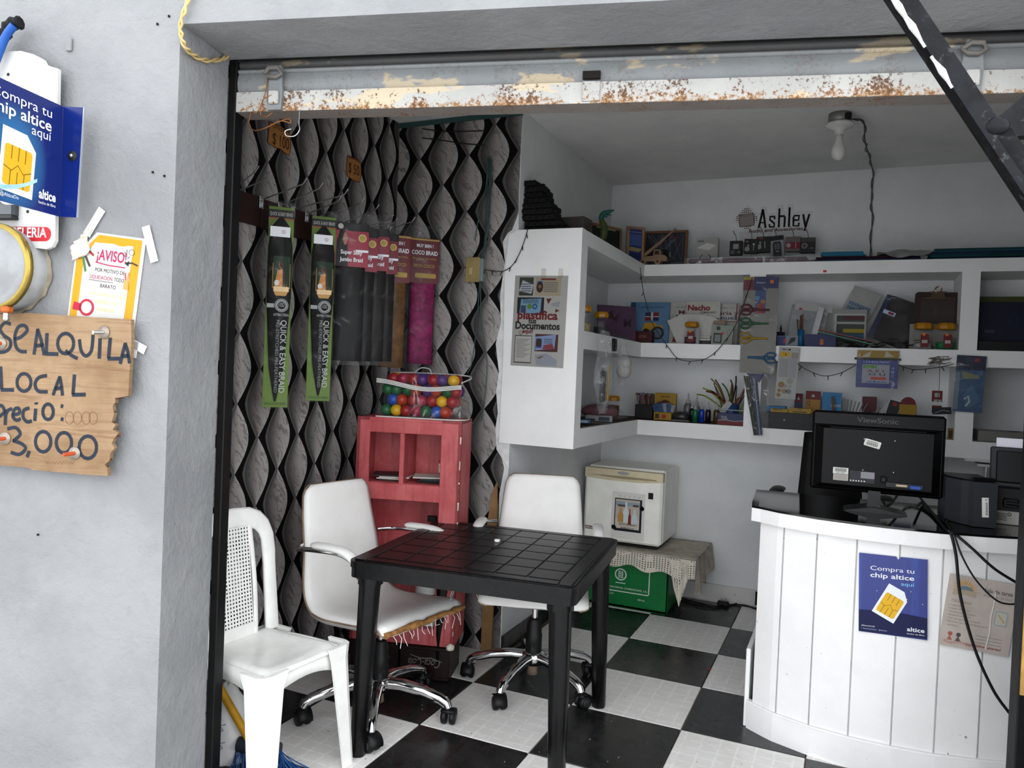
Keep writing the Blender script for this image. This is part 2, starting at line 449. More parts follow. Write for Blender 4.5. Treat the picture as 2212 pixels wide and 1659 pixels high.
# walls
struct('wall_back', MB().box(((XA+XR)/2, YB+.08, CEIL/2), (XR-XA+.4, .16, CEIL+.1), M_int))
wr = MB(); wr.box((XR+.08, -.24, CEIL/2), (.16, 2.7, CEIL+.1), M_int); struct('wall_right', wr)
rec = MB(); rec.box(((XW-.14+XA)/2, (YW+YB+.1)/2, CEIL/2), (XA-XW+.14, YB+.1-YW, CEIL+.1), M_int)
recess = struct('wall_recess', rec)
# its papered front, the right border torn and smeared over with filler
edge = [(-.508, .0), (-.512, .28), (-.530, .40), (-.545, .62), (-.548, .80), (-.527, .93), (-.556, 1.02), (-.566, 1.12), (-.552, 1.22), (-.574, 1.30), (-.560, 1.42), (-.575, 1.55),
        (-.553, 1.66), (-.567, 1.8), (-.548, 1.95), (-.565, 2.05), (-.538, 2.12), (-.507, 2.2), (-.510, 2.45), (-.507, CEIL-.03)]
wp = MB(); wp.prism([(XW+.002, .0)]+edge+[(-.9, CEIL-.016), (XW+.002, CEIL-.012)], YW-.003, YW, M_wpB); wp.build('wallpaper', recess)
sm = MB(); r_ = random.Random(3)
M_fill = pm((.60, .605, .60), .7, var=.12, bmp=.5, scale=20)
pe = [(x-.012-.012*r_.random(), z+r_.uniform(-.02, .02)) for x, z in edge[6:17]]
pe2 = [(x+.045, z) for x, z in edge[6:17]]
sm.prism([(-.50, .93)]+[(x, z) for x, z in pe]+[(-.50, 2.14)], YW-.007, YW-.001, M_fill); sm.build('filler_smear', recess)
M_cord0 = pm('#2f4a4a', .8)
bo = MB(); bo.box(((XW+XA)/2, YW-.006, CEIL-.016), (XA-XW, .012, .022), M_cord0); bo.build('painted_edge', recess)
wl = MB(); wl.box((XW-.07, (YW-2.46)/2, CEIL/2), (.14, 2.46+YW, CEIL+.1), M_wpL); struct('wall_left', wl)
ce = MB(); ce.slab([tuple(fw(-.8, -.05)[:2]), tuple(fw(3.8, -.05)[:2]), (XR+.2, YB+.2), (XW-.2, YB+.2)], CEIL, CEIL+.12, M_ceil); struct('ceiling', ce)
# street front: left pier, lintel, right pier in one
OH = 2.333; OW = 2.298
MF = Matrix.Translation(FO) @ Matrix.Rotation(FA, 4, 'Z')
wf = MB(MF)
def grid_face(mb, u0, u1, z0, z1, w0, w1, mat): mb.box(((u0+u1)/2, (w0+w1)/2, (z0+z1)/2), (u1-u0, w1-w0, z1-z0), mat)
wf.prism([(-3.0, -.15), (0, -.15), (0, OH), (OW, OH), (OW, -.15), (5.2, -.15), (5.2, 3.9), (-3.0, 3.9)], -TW, 0.0, M_ext)
front = struct('wall_front', wf)
gr = MB(); gr.box((0, -7, -.17), (26, 14, .06), M_asph); struct('pavement_outside', gr)
# skirtings
bb = MB(); bb.box((.62, YB-.008, .052), (2.2, .016, .104), M_base); struct('baseboard_back', bb)
bl = MB(); bl.box((XA+.007, .12, .045), (.014, 1.38, .09), M_tb); bl2 = struct('baseboard_recess', bl)
hole = MB(); hole.box((.585, YB-.018, .055), (.075, .006, .085), pm('#050505', .9)); hole.build('hole', bpy.data.objects['baseboard_back'])
# shutter guide rails
M_rail = pm('#0b0b0c', .45, .4, var=.3, bmp=.2); M_railp = pm('#b08a4a', .6, var=.3)
for k, u in enumerate((.0, OW)):
    s_ = 1 if k == 0 else -1
    mb = MB(MF); mb.box((u+s_*.013, .026, 1.17), (.026, .048, 2.33), M_rail, .003); o = struct('trim_%d' % (k+1), mb)
    if k == 1:
        q = MB(MF); q.box((u-.018, .0, .78), (.010, .005, .27), M_railp); q.build('paint_flake', o)
# ---------------------------------------------------------------- rolled-up steel shutter
def rustmat(name, base, z0, z1, rust=.5, yel=.5):
    m, b = newmat(name); o, x, y, z = coords()
    n1 = noise(o, 8.0, 5, .7); n2 = noise(o, 75.0, 5, .75); n3 = noise(o, 2.6, 4, .6)
    h = ((z-z0)/(z1-z0)).clamp()
    c = mix(n3.step(.40, .62)*.5, base, tuple(min(1, k*1.35) for k in c4(base)[:3]))
    yl = noise(comb(x*1.2, y, z*3.0), 2.3, 4, .62)
    c = mix(yl.step(.56, .60)*yel, c, (.62, .47, .25))
    r = (n2*.62+n1*.5+(1-h)*.17*rust-.015)
    c = mix(r.step(.67-.03*rust, .72), c, (.27, .125, .03)); c = mix((n2*.8+n1*.6).step(.74, .82)*rust, c, (.07, .028, .012))
    V.nt.links.new(c, b.inputs['Base Color']); b.inputs['Roughness'].default_value = .6; b.inputs['Metallic'].default_value = .0
    bump(b, n2, .3, .004); return m
M_bar = rustmat('rusty_white_paint', (.38, .375, .355), .0, .075, .9, .55); M_slat = rustmat('grey_slat_paint', (.17, .18, .185), -.4, .1, .25, .45)
M_dark = rustmat('shaded_slat_paint', (.035, .036, .036), -.4, .1, .15, .15); M_under = rustmat('rusty_underside', (.16, .14, .125), -.1, .1, .7, 0)  # upper slats: the shade below the lintel is put into their colour
sh = thing('rolling_shutter', 'rusty grey steel roller shutter rolled up under the lintel', 'shutter', fw(.028, .0, 2.175), FA); sh.scale = (.8, .8, .8)
SW = OW/.8-.07
b1 = MB(); b1.prism([(0, 0), (SW, 0), (SW, .074), (0, .074)], .004, .010, M_bar); b1.build('bottom_bar', sh)
b2 = MB(); b2.box((SW/2, .052, .002), (SW, .090, .005), M_under); b2.build('bottom_flange', sh)
def slat(z0, z1, mat, y0, bulge, name='slat'):
    mb = MB(); n = 8
    pr = [(y0-bulge*math.sin(PI*i/n), z0+(z1-z0)*i/n) for i in range(n+1)]
    vs = [(x, y, z) for x in (0, SW) for y, z in pr]; k = n+1
    mb.add(vs, [(i, k+i, k+i+1, i+1) for i in range(n)], mat, True); mb.build(name, sh)
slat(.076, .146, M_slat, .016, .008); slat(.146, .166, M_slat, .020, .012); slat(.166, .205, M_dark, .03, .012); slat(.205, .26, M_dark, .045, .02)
M_iron = rustmat('old_iron', (.12, .11, .10), -.1, .1, .6, .2)
for k, (u, yel) in enumerate(((.165, 0), (2.575, 1))):
    mb = MB(); mb.prism([(-.028, -.0), (.028, -.0), (.032, .075), (.024, .165), (-.020, .168), (-.032, .09)], -.010, .004, M_slat)
    mb.box((0, -.016, .045), (.040, .014, .05), M_bar, .004)
    mb.tube([(-.035, -.02, .135), (-.015, -.03, .150), (.02, -.03, .148), (.034, -.02, .130), (.01, -.022, .118), (-.02, -.02, .12)], .009, M_iron, 7, closed=True)
    lo_ = mb.build('lock_hasp', sh, (u, 0, 0))
hs = MB(); hs.box((0, -.002, .095), (.062, .014, .026), pm('#120c08', .8)); hs.box((.0, .002, .04), (.062, .012, .07), M_bar, .002); hs.build('handle_plate', sh, (1.36, 0, 0))
# copper wires twisted on the shutter's left hasp
M_cu = pm('#8a5a34', .4, .8); M_gal = pm('#b9b9b6', .3, .9)
wz = MB(MF @ Matrix.Translation((0, 0, 1.413)) @ Matrix.Scale(.8, 4) @ Matrix.Translation((0, 0, -1.413)))
for pts, mt in (([(.175, -.012, 2.50), (.17, -.02, 2.43), (.155, -.02, 2.38), (.15, -.015, 2.345), (.175, -.02, 2.335), (.20, -.02, 2.35)], M_cu),
                ([(.205, -.02, 2.42), (.165, -.025, 2.40), (.15, -.02, 2.37), (.13, -.02, 2.35), (.12, -.02, 2.365)], M_cu),
                ([(.10, .0, 2.36), (.10, -.01, 2.31), (.13, -.02, 2.285), (.18, -.03, 2.29), (.24, -.03, 2.315), (.275, -.02, 2.31), (.27, -.02, 2.325), (.24, -.02, 2.32)], M_cu),
                ([(.30, .0, 2.36), (.305, -.01, 2.31), (.31, -.015, 2.285), (.295, -.02, 2.262), (.262, -.02, 2.262), (.255, -.02, 2.28), (.28, -.02, 2.288)], M_gal)):
    wz.tube(spline(pts, 5), .0022, mt, 6)
wz.build('twisted_wire', label='tangle of copper and galvanised wire hanging from left shutter hasp', cat='wire')

# ================================================================ furniture
# ---------------------------------------------------------------- black plastic table
M_blk = pm('#070708', .32, var=.4, scale=30, bmp=.08, dirt=.05, dcol=(.25, .24, .23), spec=.22, name='black_plastic')
tb = thing('plastic_table', 'square black plastic table with scuffed top and grid pattern', 'table', (-.216, -1.312, 0), math.radians(6.5))
mb = MB(); H = .42
def rpoly(h, r): return rrect(-h, -h, h, h, r, 5)
mb.slab(rpoly(H, .04), .690, .714, M_blk); mb.slab(rpoly(H-.012, .035), .7139, .7165, M_blk)
mb.slab(rpoly(H-.004, .037), .655, .6905, M_blk)
n = 6; a = .70/n
for i in range(n):
    for j in range(n): mb.box((-.35+a*(i+.5), -.35+a*(j+.5), .7175), (a-.006, a-.006, .004), M_blk, .0018)
for s in (-1, 1):
    mb.box((s*.377, 0, .7175), (.042, .80, .004), M_blk, .0018); mb.box((0, s*.377, .7175), (.704, .042, .004), M_blk, .0018)
mb.build('tabletop', tb)
hl = MB(); hl.lathe([(.0, .7205), (.021, .7205), (.024, .7198)], pm('#020202', .6), 20); hl.build('umbrella_hole', tb)
for sx in (-1, 1):
    for sy in (-1, 1):
        mb = MB(); rings = []
        for z, r, off in ((.655, .041, .355), (.60, .039, .357), (.3, .034, .364), (.004, .029, .371), (.0, .026, .371)):
            R_ = []
            for k in range(24):
                t = 2*PI*k/24; rr = r*(1-.07*(k % 4 == 0)); R_.append((sx*off+rr*math.cos(t), sy*off+rr*math.sin(t), z))
            rings.append(R_)
        mb.ring(rings, M_blk); lg = mb.build('leg', tb)
        mb = MB(); mb.cyl((sx*.355, sy*.355, .625), (sx*.355, sy*.355, .656), .046, M_blk, n=20); mb.build('leg_socket', lg)
cap = MB(); cap.lathe([(0, 0), (.012, 0), (.0125, .008), (.011, .0095), (0, .010)], pm((.75, .73, .70), .5), 16)
p = gz(1074, 1170, .7205); cap.build('bottle_cap', None, (p.x, p.y, .7205), label='small white bottle cap lying on the black table', cat='cap')
# ---------------------------------------------------------------- white moulded chair
M_wp = pm((.78, .78, .745), .28, var=.06, scale=10, bmp=.03, dirt=.10, dcol=(.30, .28, .25), name='white_plastic')
pc = thing('plastic_chair', 'white moulded plastic chair with perforated back panel beside the pier', 'chair', (-.752, -1.968, 0), math.radians(85)); pc.scale = (.83, .77, 1.0)
def seatf(a, b):
    x = (a-.5)*(.43-.06*b); y = -.21+.42*b; d = (1-(2*a-1)**2)*(1-(2*b-1)**4)
    front = max(0, 1-b/.14); side = max(0, abs(2*a-1)-.8)/.2
    return (x, y-(.012*front), .437-.022*d-.022*front**2-.020*side**2)
mb = MB(); mb.sheet(seatf, 22, 20, M_wp, .006)
prof = [(-.205, -.19), (-.10, -.212), (0, -.217), (.10, -.212), (.205, -.19)]
def skirt(pts, mb_, hgt, drop):
    rings = [[Vector((x, y, .425)), Vector((x*1.012, y*1.012, .425-hgt*(1-.45*math.sin(PI*i/(len(pts)-1))))), Vector((x*.975, y*.975, .425-hgt*(1-.45*math.sin(PI*i/(len(pts)-1))))), Vector((x*.965, y*.965, .42))] for i, (x, y) in enumerate(pts)]
    mb_.ring(rings, M_wp)
def side(x0, y0, x1, y1, bow, n=10): 
    dx, dy = x1-x0, y1-y0; L = math.hypot(dx, dy); return [(x0+dx*i/n+dy/L*bow*math.sin(PI*i/n), y0+dy*i/n-dx/L*bow*math.sin(PI*i/n)) for i in range(n+1)]
skirt(side(-.205, -.195, .205, -.195, .022), mb, .095, 0)
skirt(side(.208, -.195, .180, .20, .012), mb, .095, 0); skirt(side(-.180, .20, -.208, -.195, .012), mb, .095, 0); skirt(side(.178, .205, -.178, .205, .0), mb, .07, 0)
mb.build('seat', pc)
for sx in (-1, 1):
    for sy in (-1, 1):
        mb = MB(); rings = []
        tx, ty = sx*(.196 if sy < 0 else .172), sy*.192; bx, by = sx*(.235 if sy < 0 else .215), sy*(.245 if sy < 0 else .27)
        for t, w in ((0, .054), (.12, .043), (.5, .036), (1, .028)):
            z = .43*(1-t); cx = tx+(bx-tx)*t; cy = ty+(by-ty)*t
            # L-shaped section, open inwards, ribbed at the corner
            L_ = [(1, 1), (1, -1.5), (.72, -1.5), (.70, .30), (.45, .62), (.30, .70), (-1.5, .72), (-1.5, 1), (.35, 1.05), (.78, .78), (1.05, .35)]
            L_ = [(1.0, -1.5), (1.04, .25), (.82, .80), (.25, 1.04), (-1.5, 1.0), (-1.5, .70), (.20, .66), (.55, .50), (.66, .20), (.70, -1.5)]
            R_ = [(cx+sx*w*a_, cy+sy*w*b_, z) for a_, b_ in L_]
            rings.append(R_ if sx*sy > 0 else R_[::-1])
        mb.ring(rings, M_wp, True, False); mb.build('leg', pc)
# back: an arched frame and the pierced middle panel
def back_y(z): return .195+.17*(z-.43)
arch = []
for i in range(25):
    t = i/24; a_ = PI*t; zc = .70
    if t < .3: q = t/.3; x = -.185-.005*q; z = .425+q*.29
    elif t > .7: q = (1-t)/.3; x = .185+.005*q; z = .425+q*.29
    else:
        a2 = PI*(1-(t-.3)/.4); x = .19*math.copysign(abs(math.cos(a2))**.7, math.cos(a2)); z = .715+.135*abs(math.sin(a2))**.75
    arch.append((x, back_y(z), z))
mb = MB(); rings = []
for i, (x, y, z) in enumerate(arch):
    t = (Vector(arch[min(i+1, 24)])-Vector(arch[max(i-1, 0)])).normalized(); nrm = Vector((0, 1, -.17)).normalized(); sd = t.cross(nrm).normalized()
    w = .036 if i in range(7, 18) else .030+.006*abs(i-12)/12
    rings.append([Vector((x, y, z))+sd*(w*c_)+nrm*(.011*s_) for c_, s_ in ((1, -.2), (.7, -1), (-.7, -1), (-1, -.2), (-1, 1), (-.8, 1.2), (.8, 1.2), (1, 1))])
mb.ring(rings, M_wp, True, True); mb.build('back_frame', pc)
mb = MB(); C_, R_ = 10, 26; x0, x1, z0, z1 = -.078, .078, .47, .815; cw, ch = (x1-x0)/C_, (z1-z0)/R_
for i in range(C_):
    for j in range(R_):
        cx, cz = x0+(i+.5)*cw, z0+(j+.5)*ch; r = .0040; vs = []; K = 8
        sq = [(1, 0), (1, 1), (0, 1), (-1, 1), (-1, 0), (-1, -1), (0, -1), (1, -1)]
        for k in range(K):
            t = 2*PI*k/K; vs.append((cx+r*math.cos(t), 0, cz+r*math.sin(t)))
        for k in range(K): vs.append((cx+sq[k][0]*cw/2, 0, cz+sq[k][1]*ch/2))
        vs = [(a_, back_y(c_)-.004, c_) for a_, b_, c_ in vs]
        mb.add(vs, [(k, (k+1) % K, K+(k+1) % K, K+k) for k in range(K)], M_wp)
mb.build('perforated_panel', pc)
mb = MB()
for s in (-1, 1):
    pts = [(s*.088, back_y(z_)-.002, z_) for z_ in (.43, .5, .6, .7, .8, .845)]
    pts = [(p_[0]*(1+.10*math.sin((p_[2]-.43)*9)), p_[1], p_[2]) for p_ in pts]
    mb.tube(spline(pts, 4), .013, M_wp, 8, flat=.55, up=(0, 1, 0))
mb.box((0, back_y(.45)-.002, .45), (.19, .009, .05), M_wp, .003, None); mb.box((0, back_y(.83)-.001, .833), (.19, .009, .045), M_wp, .003)
mb.build('panel_frame', pc)
# ---------------------------------------------------------------- chromed office chairs with white vinyl shells
M_chr = pm((.75, .75, .76), .09, 1.0, var=.05, name='chrome'); M_vin = pm((.74, .725, .70), .38, var=.05, scale=6, bmp=.10, dirt=.06, dcol=(.35, .30, .24), name='white_vinyl')
M_rub = pm('#0b0b0c', .5, var=.2, name='black_rubber'); M_wheel = pm('#26272a', .45); M_foam = pm('#8a6236', .9, var=.4, scale=40, bmp=.6)
M_pip = pm('#7d6a58', .7, var=.3)
def office_chair(label, loc, rz, base_rot, seat_z, torn, group):
    t = thing('office_chair', label, 'chair', loc, rz, group)
    bs = Matrix.Rotation(base_rot, 4, 'Z')
    for k in range(5):
        an = 2*PI*k/5; M5 = bs @ Matrix.Rotation(an, 4, 'Z')
        mb = MB(M5); pts = [(.03, 0, .135), (.10, 0, .137), (.19, 0, .124), (.265, 0, .102), (.292, 0, .086), (.300, 0, .068)]
        rings = []
        for i, p_ in enumerate(pts):
            w = .022-.006*i/5; h = .019-.004*i/5; P_ = Vector(p_); tv = (Vector(pts[min(i+1, 5)])-Vector(pts[max(i-1, 0)])).normalized(); up = Vector((0, 1, 0)).cross(tv)*-1
            rings.append([P_+Vector((0, w*c_, 0))+up*(h*s_) for c_, s_ in ((1, -1), (1, .2), (.6, .9), (-.6, .9), (-1, .2), (-1, -1))])
        mb.ring(rings, M_chr); leg = mb.build('base_leg', t)
        ca = MB(M5); sw = rnd.uniform(-.9, .9); Mc = Matrix.Translation((.300, 0, 0)) @ Matrix.Rotation(sw+PI/2, 4, 'Z'); ca.M = M5 @ Mc
        ca.cyl((0, 0, .045), (0, 0, .074), .012, M_rub, n=10)
        hood = [(.030*math.cos(a_), .030*math.sin(a_)) for a_ in np.linspace(-.3, PI+.1, 9)]
        for s in (-1, 1):
            ca.M = M5 @ Mc @ Matrix.Translation((0, 0, .029))
            ca.lathe([(0, .012), (.018, .012), (.026, .010), (.029, .004), (.029, -.006), (.026, -.010), (0, -.011)], M_rub, 20, Matrix.Translation((.006, s*.017, 0)) @ Matrix.Rotation(-s*PI/2, 4, 'X'))
            ca.lathe([(0, .0132), (.017, .0132), (.018, .012)], M_wheel, 18, Matrix.Translation((.006, s*.017, 0)) @ Matrix.Rotation(-s*PI/2, 4, 'X'))
        ca.M = M5 @ Mc; ca.sheet(lambda a_, b_: (.004+.034*math.cos(-.2+a_*(PI*.8)), -.028+.056*b_, .029+.034*math.sin(-.2+a_*(PI*.8))), 8, 2, M_rub, .003)
        ca.build('castor', leg)
    mb = MB(); mb.lathe([(.0, .10), (.045, .10), (.052, .12), (.052, .145), (.045, .155), (0, .155)], M_chr, 20); mb.lathe([(0, .052), (.024, .052), (.019, .10)], M_pip, 14); mb.build('hub', t)
    mb = MB(); mb.lathe([(.0, .15), (.037, .15), (.037, .235), (.034, .24), (.034, .275), (.026, .30), (.024, .305), (0, .305)], M_rub, 20); mb.build('column_sleeve', t)
    mb = MB(); mb.cyl((0, 0, .30), (0, 0, seat_z-.06), .013, M_chr, n=14); mb.build('gas_lift', t)
    mb = MB(); mb.box((0, .02, seat_z-.055), (.12, .20, .045), M_rub, .012); mb.cyl((.05, 0, seat_z-.055), (.24, -.03, seat_z-.06), .006, M_rub, n=8); mb.build('tilt_mechanism', t)
    # shell: seat and back one bent padded sheet; profile in y-z, front at -y
    pr = spline([(0, -.235, seat_z-.035), (0, -.20, seat_z), (0, -.05, seat_z-.012), (0, .10, seat_z-.020), (0, .175, seat_z+.005), (0, .215, seat_z+.07), (0, .235, seat_z+.2), (0, .265, seat_z+.34), (0, .285, seat_z+.46)], 6)
    N = len(pr)-1
    def width(s): return .235-.004*s if s < .45 else .235-.06*((s-.45)/.55)
    def shell(off):
        def f(a_, b_):
            i = min(int(b_*N), N-1); p_ = pr[i].lerp(pr[i+1], b_*N-i); tv = (pr[min(i+2, N)]-pr[max(i-1, 0)]).normalized(); nn = Vector((0, -tv.z, tv.y))
            w = width(b_); e = min(b_, 1-b_); 
            if e < .06: w *= 1-.16*(1-e/.06)**2
            x = (2*a_-1); return p_+Vector((x*w, 0, 0))+nn*(off-.012*abs(x)**6)
        return f
    mb = MB(); mb.sheet(shell(.014), 16, 40, M_vin, .030); sh_ = mb.build('seat_shell', t)
    mb = MB()
    rim = [shell(.002)(0, i/40) for i in range(41)]+[shell(.002)(j/10, 1) for j in range(1, 11)]+[shell(.002)(1, 1-i/40) for i in range(1, 41)]
    mb.tube(rim, .004, M_pip, 6); mb.build('piping', sh_)
    if torn:
        mb = MB(); r2 = random.Random(5); f = shell(.018)
        mb.tube([f(a_/14, .035+.012*r2.random())-Vector((0, .004, .0)) for a_ in range(0, 15)], [.009+.007*r2.random() for _ in range(15)], M_foam, 7); mb.build('torn_foam', sh_)
        mb = MB()
        for k in range(16):
            q = f(.05+.9*k/15, .02); mb.tube([q, q+Vector((r2.uniform(-.01, .01), -.01, -.02)), q+Vector((r2.uniform(-.015, .015), -.012, -.02-.05*r2.random()))], .0012, M_vin, 4)
        mb.build('loose_threads', sh_)
    for s in (-1, 1):
        mb = MB(); x = s*.268
        ap = spline([(s*.20, -.10, seat_z-.045), (s*.25, -.14, seat_z-.03), (x, -.165, seat_z+.08), (x, -.13, seat_z+.205), (x, -.04, seat_z+.248), (x, .10, seat_z+.243), (x, .20, seat_z+.233), (s*.215, .245, seat_z+.23)], 5)
        mb.tube(ap, .011, M_chr, 8, flat=.6); ar = mb.build('arm', t)
        pad = [p_+Vector((0, 0, .016)) for p_ in spline([(x, -.150, seat_z+.16), (x, -.125, seat_z+.210), (x, -.04, seat_z+.248), (x, .12, seat_z+.245)], 6)]
        mb = MB(); mb.tube(pad, [.014]+[.025]*(len(pad)-2)+[.016], M_vin, 10, flat=.55, up=(0, 0, 1)); pd = mb.build('arm_pad', ar)
        mb = MB(); mb.tube(pad[:4], [.016, .026, .027, .026], M_foam, 8, flat=.55, up=(0, 0, 1)); mb.build('worn_foam', pd)
    return t
office_chair('white vinyl office chair with torn seat edge, left of the table', (-.665, -1.415, 0), math.radians(80), .05, .455, True, 'office chairs around the table')
office_chair('white vinyl office chair behind the table, its back towards the fridge', (-.225, -.835, 0), math.radians(19), .52, .455, False, 'office chairs around the table')
# ---------------------------------------------------------------- fridge on crate, lace cloth between them
M_fr = pm((.88, .87, .80), .35, var=.07, scale=5, dirt=.06, dcol=(.2, .15, .10), name='fridge_enamel'); M_frc = pm((.62, .54, .36), .45, var=.08); M_blackish = pm('#0d0c0b', .6)
fx0, fx1, fy0, fy1, fz0, fz1 = -.452, .036, .50, .965, .375, .850
fr = thing('mini_fridge', 'small old off-white fridge standing on the cloth-covered crate', 'fridge', ((fx0+fx1)/2, .50, fz0))
fwid = fx1-fx0; fh = fz1-fz0
mb = MB(); mb.box((0, .26, fh/2+.012), (fwid, .40, fh-.024), M_fr, .010); mb.build('body', fr)
mb = MB(); mb.box((0, .024, fh/2-.015), (fwid, .050, fh-.075), M_fr, .014); dr = mb.build('door', fr)
mb = MB(); mb.prism([(-fwid/2, fh-.068), (-.1, fh-.078), (.1, fh-.078), (fwid/2, fh-.066), (fwid/2, fh-.012), (-fwid/2, fh-.008)], -.004, .052, M_frc)
mb.build('handle_strip', dr)
mb = MB(); mb.prism([(-fwid/2+.02, fh-.050), (0, fh-.064), (fwid/2-.03, fh-.058), (fwid/2-.05, fh-.050), (0, fh-.046)], -.0055, -.003, pm((.30, .25, .15), .6)); mb.build('handle_recess', dr)
mb = MB(); mb.disc(0, fh-.028, .038, pm((.45, .45, .43), .3, .5), 8, 20, .011); mb.build('badge', dr); MB().box((fwid/2-.07, -.0015, fh-.15), (.03, .003, .038), M_blackish).build('black_sticker', dr)
mb = MB(); mb.box((0, .22, .006), (fwid-.05, .36, .012), M_blackish); mb.build('feet', fr)
wp_ = flat('#d9d6d0'); nv = flat('#10131f')
po = thing('fridge_poster', 'white printed drinks poster taped to the fridge door', 'poster', gy(1357, 1115, .494)+Vector((-.002, 0, 0)))
mb = MB(); mb.box((0, .001, 0), (.205, .0015, .285), wp_); mb.build('sheet', po)
mb = MB(); mb.rect(-.085, -.095, .085, .105, nv, 1); mb.rect(-.079, -.079, .072, .099, flat('#b8aea2'), 2); mb.rect(-.079, -.079, .072, -.02, flat('#c9bfb2'), 3)
mb.rect(-.079, .06, .072, .085, flat('#8c9aa3'), 3); mb.rect(-.065, .055, -.01, .067, flat('#4d4034'), 4); mb.rect(.03, .06, .065, .072, flat('#4d4034'), 4)
for cx, w, h0, h1, col in ((-.045, .034, -.04, .05, '#b98a44'), (-.012, .036, -.04, .085, '#cfd6d8'), (.012, .018, -.05, .045, '#7e2a22'), (.042, .036, -.045, .045, '#c4ccd0')):
    mb.poly([(cx-w/2, h0), (cx+w/2, h0), (cx+w/2, h0+(h1-h0)*.5), (cx+w/6, h0+(h1-h0)*.72), (cx+w/6, h1), (cx-w/6, h1), (cx-w/6, h0+(h1-h0)*.72), (cx-w/2, h0+(h1-h0)*.5)], flat(col), 5)
mb.text('VENTA DE AGUA Y', -.055, -.058, .013, flat('#0a0a0a'), 6, wid=.115, bold=.01); mb.text('REFERESCOS', -.04, -.083, .014, flat('#0a0a0a'), 6, wid=.082, bold=.01)
for cx, cz in ((.085, .055), (-.085, -.075)):
    for k in range(5): mb.disc(cx+.008*math.cos(k*1.3), cz+.008*math.sin(k*1.3), .008, nv, 7, 8)
for k in range(5): mb.stroke([(-.06+.03*k, .112), (-.05+.03*k, .124)], .0015, nv, 2)
mb.build('print', po)
# crate
M_grn = pm('#0f6a34', .35, var=.10, scale=6, name='green_plastic'); M_prn = flat('#c9d6cc')
cr = thing('beer_crate', 'green plastic bottle crate with white printing under the fridge', 'crate', (-.175, .49, 0))
mb = MB(); W_, D_, Hc = .545, .40, .352
mb.box((0, D_/2, .012), (W_, D_, .024), M_grn, .006)
for (c_, d_) in (((0, .008, Hc/2), (W_, .016, Hc)), ((0, D_-.008, Hc/2), (W_, .016, Hc)), ((-W_/2+.008, D_/2, Hc/2), (.016, D_, Hc)), ((W_/2-.008, D_/2, Hc/2), (.016, D_, Hc))): mb.box(c_, d_, M_grn, .005)
mb.box((0, -.002, .022), (W_-.03, .008, .006), M_grn, .002); mb.build('body', cr)
mb = MB(); mb.M = Matrix.Translation((0, -.0005, 0))
mb.rect(-.2, .098, .16, .104, M_prn); mb.rect(.154, .098, .160, .25, M_prn)
mb.text('CERVECERIA NACIONAL DOMINICANA, S.A.', .148, .118, .011, M_prn, 2, 'r', .008, wid=.33); mb.text('24 BOTELLAS', -.06, .078, .010, M_prn, 2, 'r', wid=.10); mb.text('650 mL', .135, .062, .010, M_prn, 2, 'r', .01)
mb.annul(-.02, .205, .030, .037, M_prn, 2); mb.stroke([(-.02, .18), (-.02, .23)], .003, M_prn, 2)
for k in range(4):
    for s in (-1, 1): mb.disc(-.02+s*.010, .187+.011*k, .0065, M_prn, 2, 8, .004)
mb.rect(-.05, .150, .012, .155, M_prn); mb.build('print', cr)
# lace cloth: hangs in front and at the right corner
M_lace, b = newmat('lace_cloth'); o, x, y, z = coords()
nl = noise(o, 20.0, 4, .6); cc = mix(nl.step(.3, .7), (.36, .31, .25), (.52, .47, .40)); V.nt.links.new(cc, b.inputs['Base Color']); b.inputs['Roughness'].default_value = .9; bump(b, noise(o, 90.0, 3, .6), .6, .004)
M_lace2, b = newmat('lace_edge'); nt = M_lace2.node_tree; o, x, y, z = coords('UV')
gx_ = (x*1.0).fract()-.5; gy_ = (y*1.0).fract()-.5; holes = (gx_*gx_+gy_*gy_).lt(.075); bands = noise(o, .16, 2, .5).step(.42, .5)
b.inputs['Base Color'].default_value = (.62, .57, .48, 1); b.inputs['Roughness'].default_value = .9
tr = nt.nodes.new('ShaderNodeBsdfTransparent'); ms = nt.nodes.new('ShaderNodeMixShader'); lk(holes*bands, ms.inputs[0])
nt.links.new(b.outputs[0], ms.inputs[1]); nt.links.new(tr.outputs[0], ms.inputs[2]); nt.links.new(ms.outputs[0], [n for n in nt.nodes if n.type == 'OUTPUT_MATERIAL'][0].inputs[0])
cl = thing('lace_cloth', 'beige lace tablecloth draped between fridge and green crate', 'cloth', (0, 0, 0))
bd = MB(); bd.box((-.11, .70, .3585), (.70, .52, .011), pm('#6b5236', .8, var=.2)); bd.build('board', None, label='thin wooden board under the lace cloth on the crate', cat='board')
mb = MB(); mb.sheet(lambda a_, b_: (-.47+.735*a_, .425+.545*b_, .3665+.002*math.sin(9*a_)*math.cos(7*b_)), 14, 10, M_lace, .002); mb.build('top', cl)
def addsheet(name, fn, nu, nv, mat, uvs, parent):
    m_ = MB(); m_.sheet(fn, nu, nv, mat); o_ = m_.build(name, parent); me = o_.data; uv = me.uv_layers.new(name='UVMap'); W = nu+1
    for l in me.loops: uv.data[l.index].uv = ((l.vertex_index % W)/nu*uvs[0], (l.vertex_index//W)/nv*uvs[1])
    return o_
def fdrop(a_, b_):
    x = -.47+.735*a_; d = .085+.045*max(0, a_-.45)+.012*math.sin(a_*23)
    return (x, .425-.010-.012*b_+.006*math.sin(x*40)*b_, .366-d*b_)
addsheet('front_edge', fdrop, 44, 8, M_lace2, (44, 8), cl)
addsheet('corner_drop', lambda a_, b_: (.115+.11*a_+.03*(b_-.5)*(1-a_), .408-.004*a_-.012*math.sin(a_*9), .366-(.10+.17*(1-abs(2*a_-1.0)))*b_-.02*a_), 12, 14, M_lace2, (8, 14), cl)
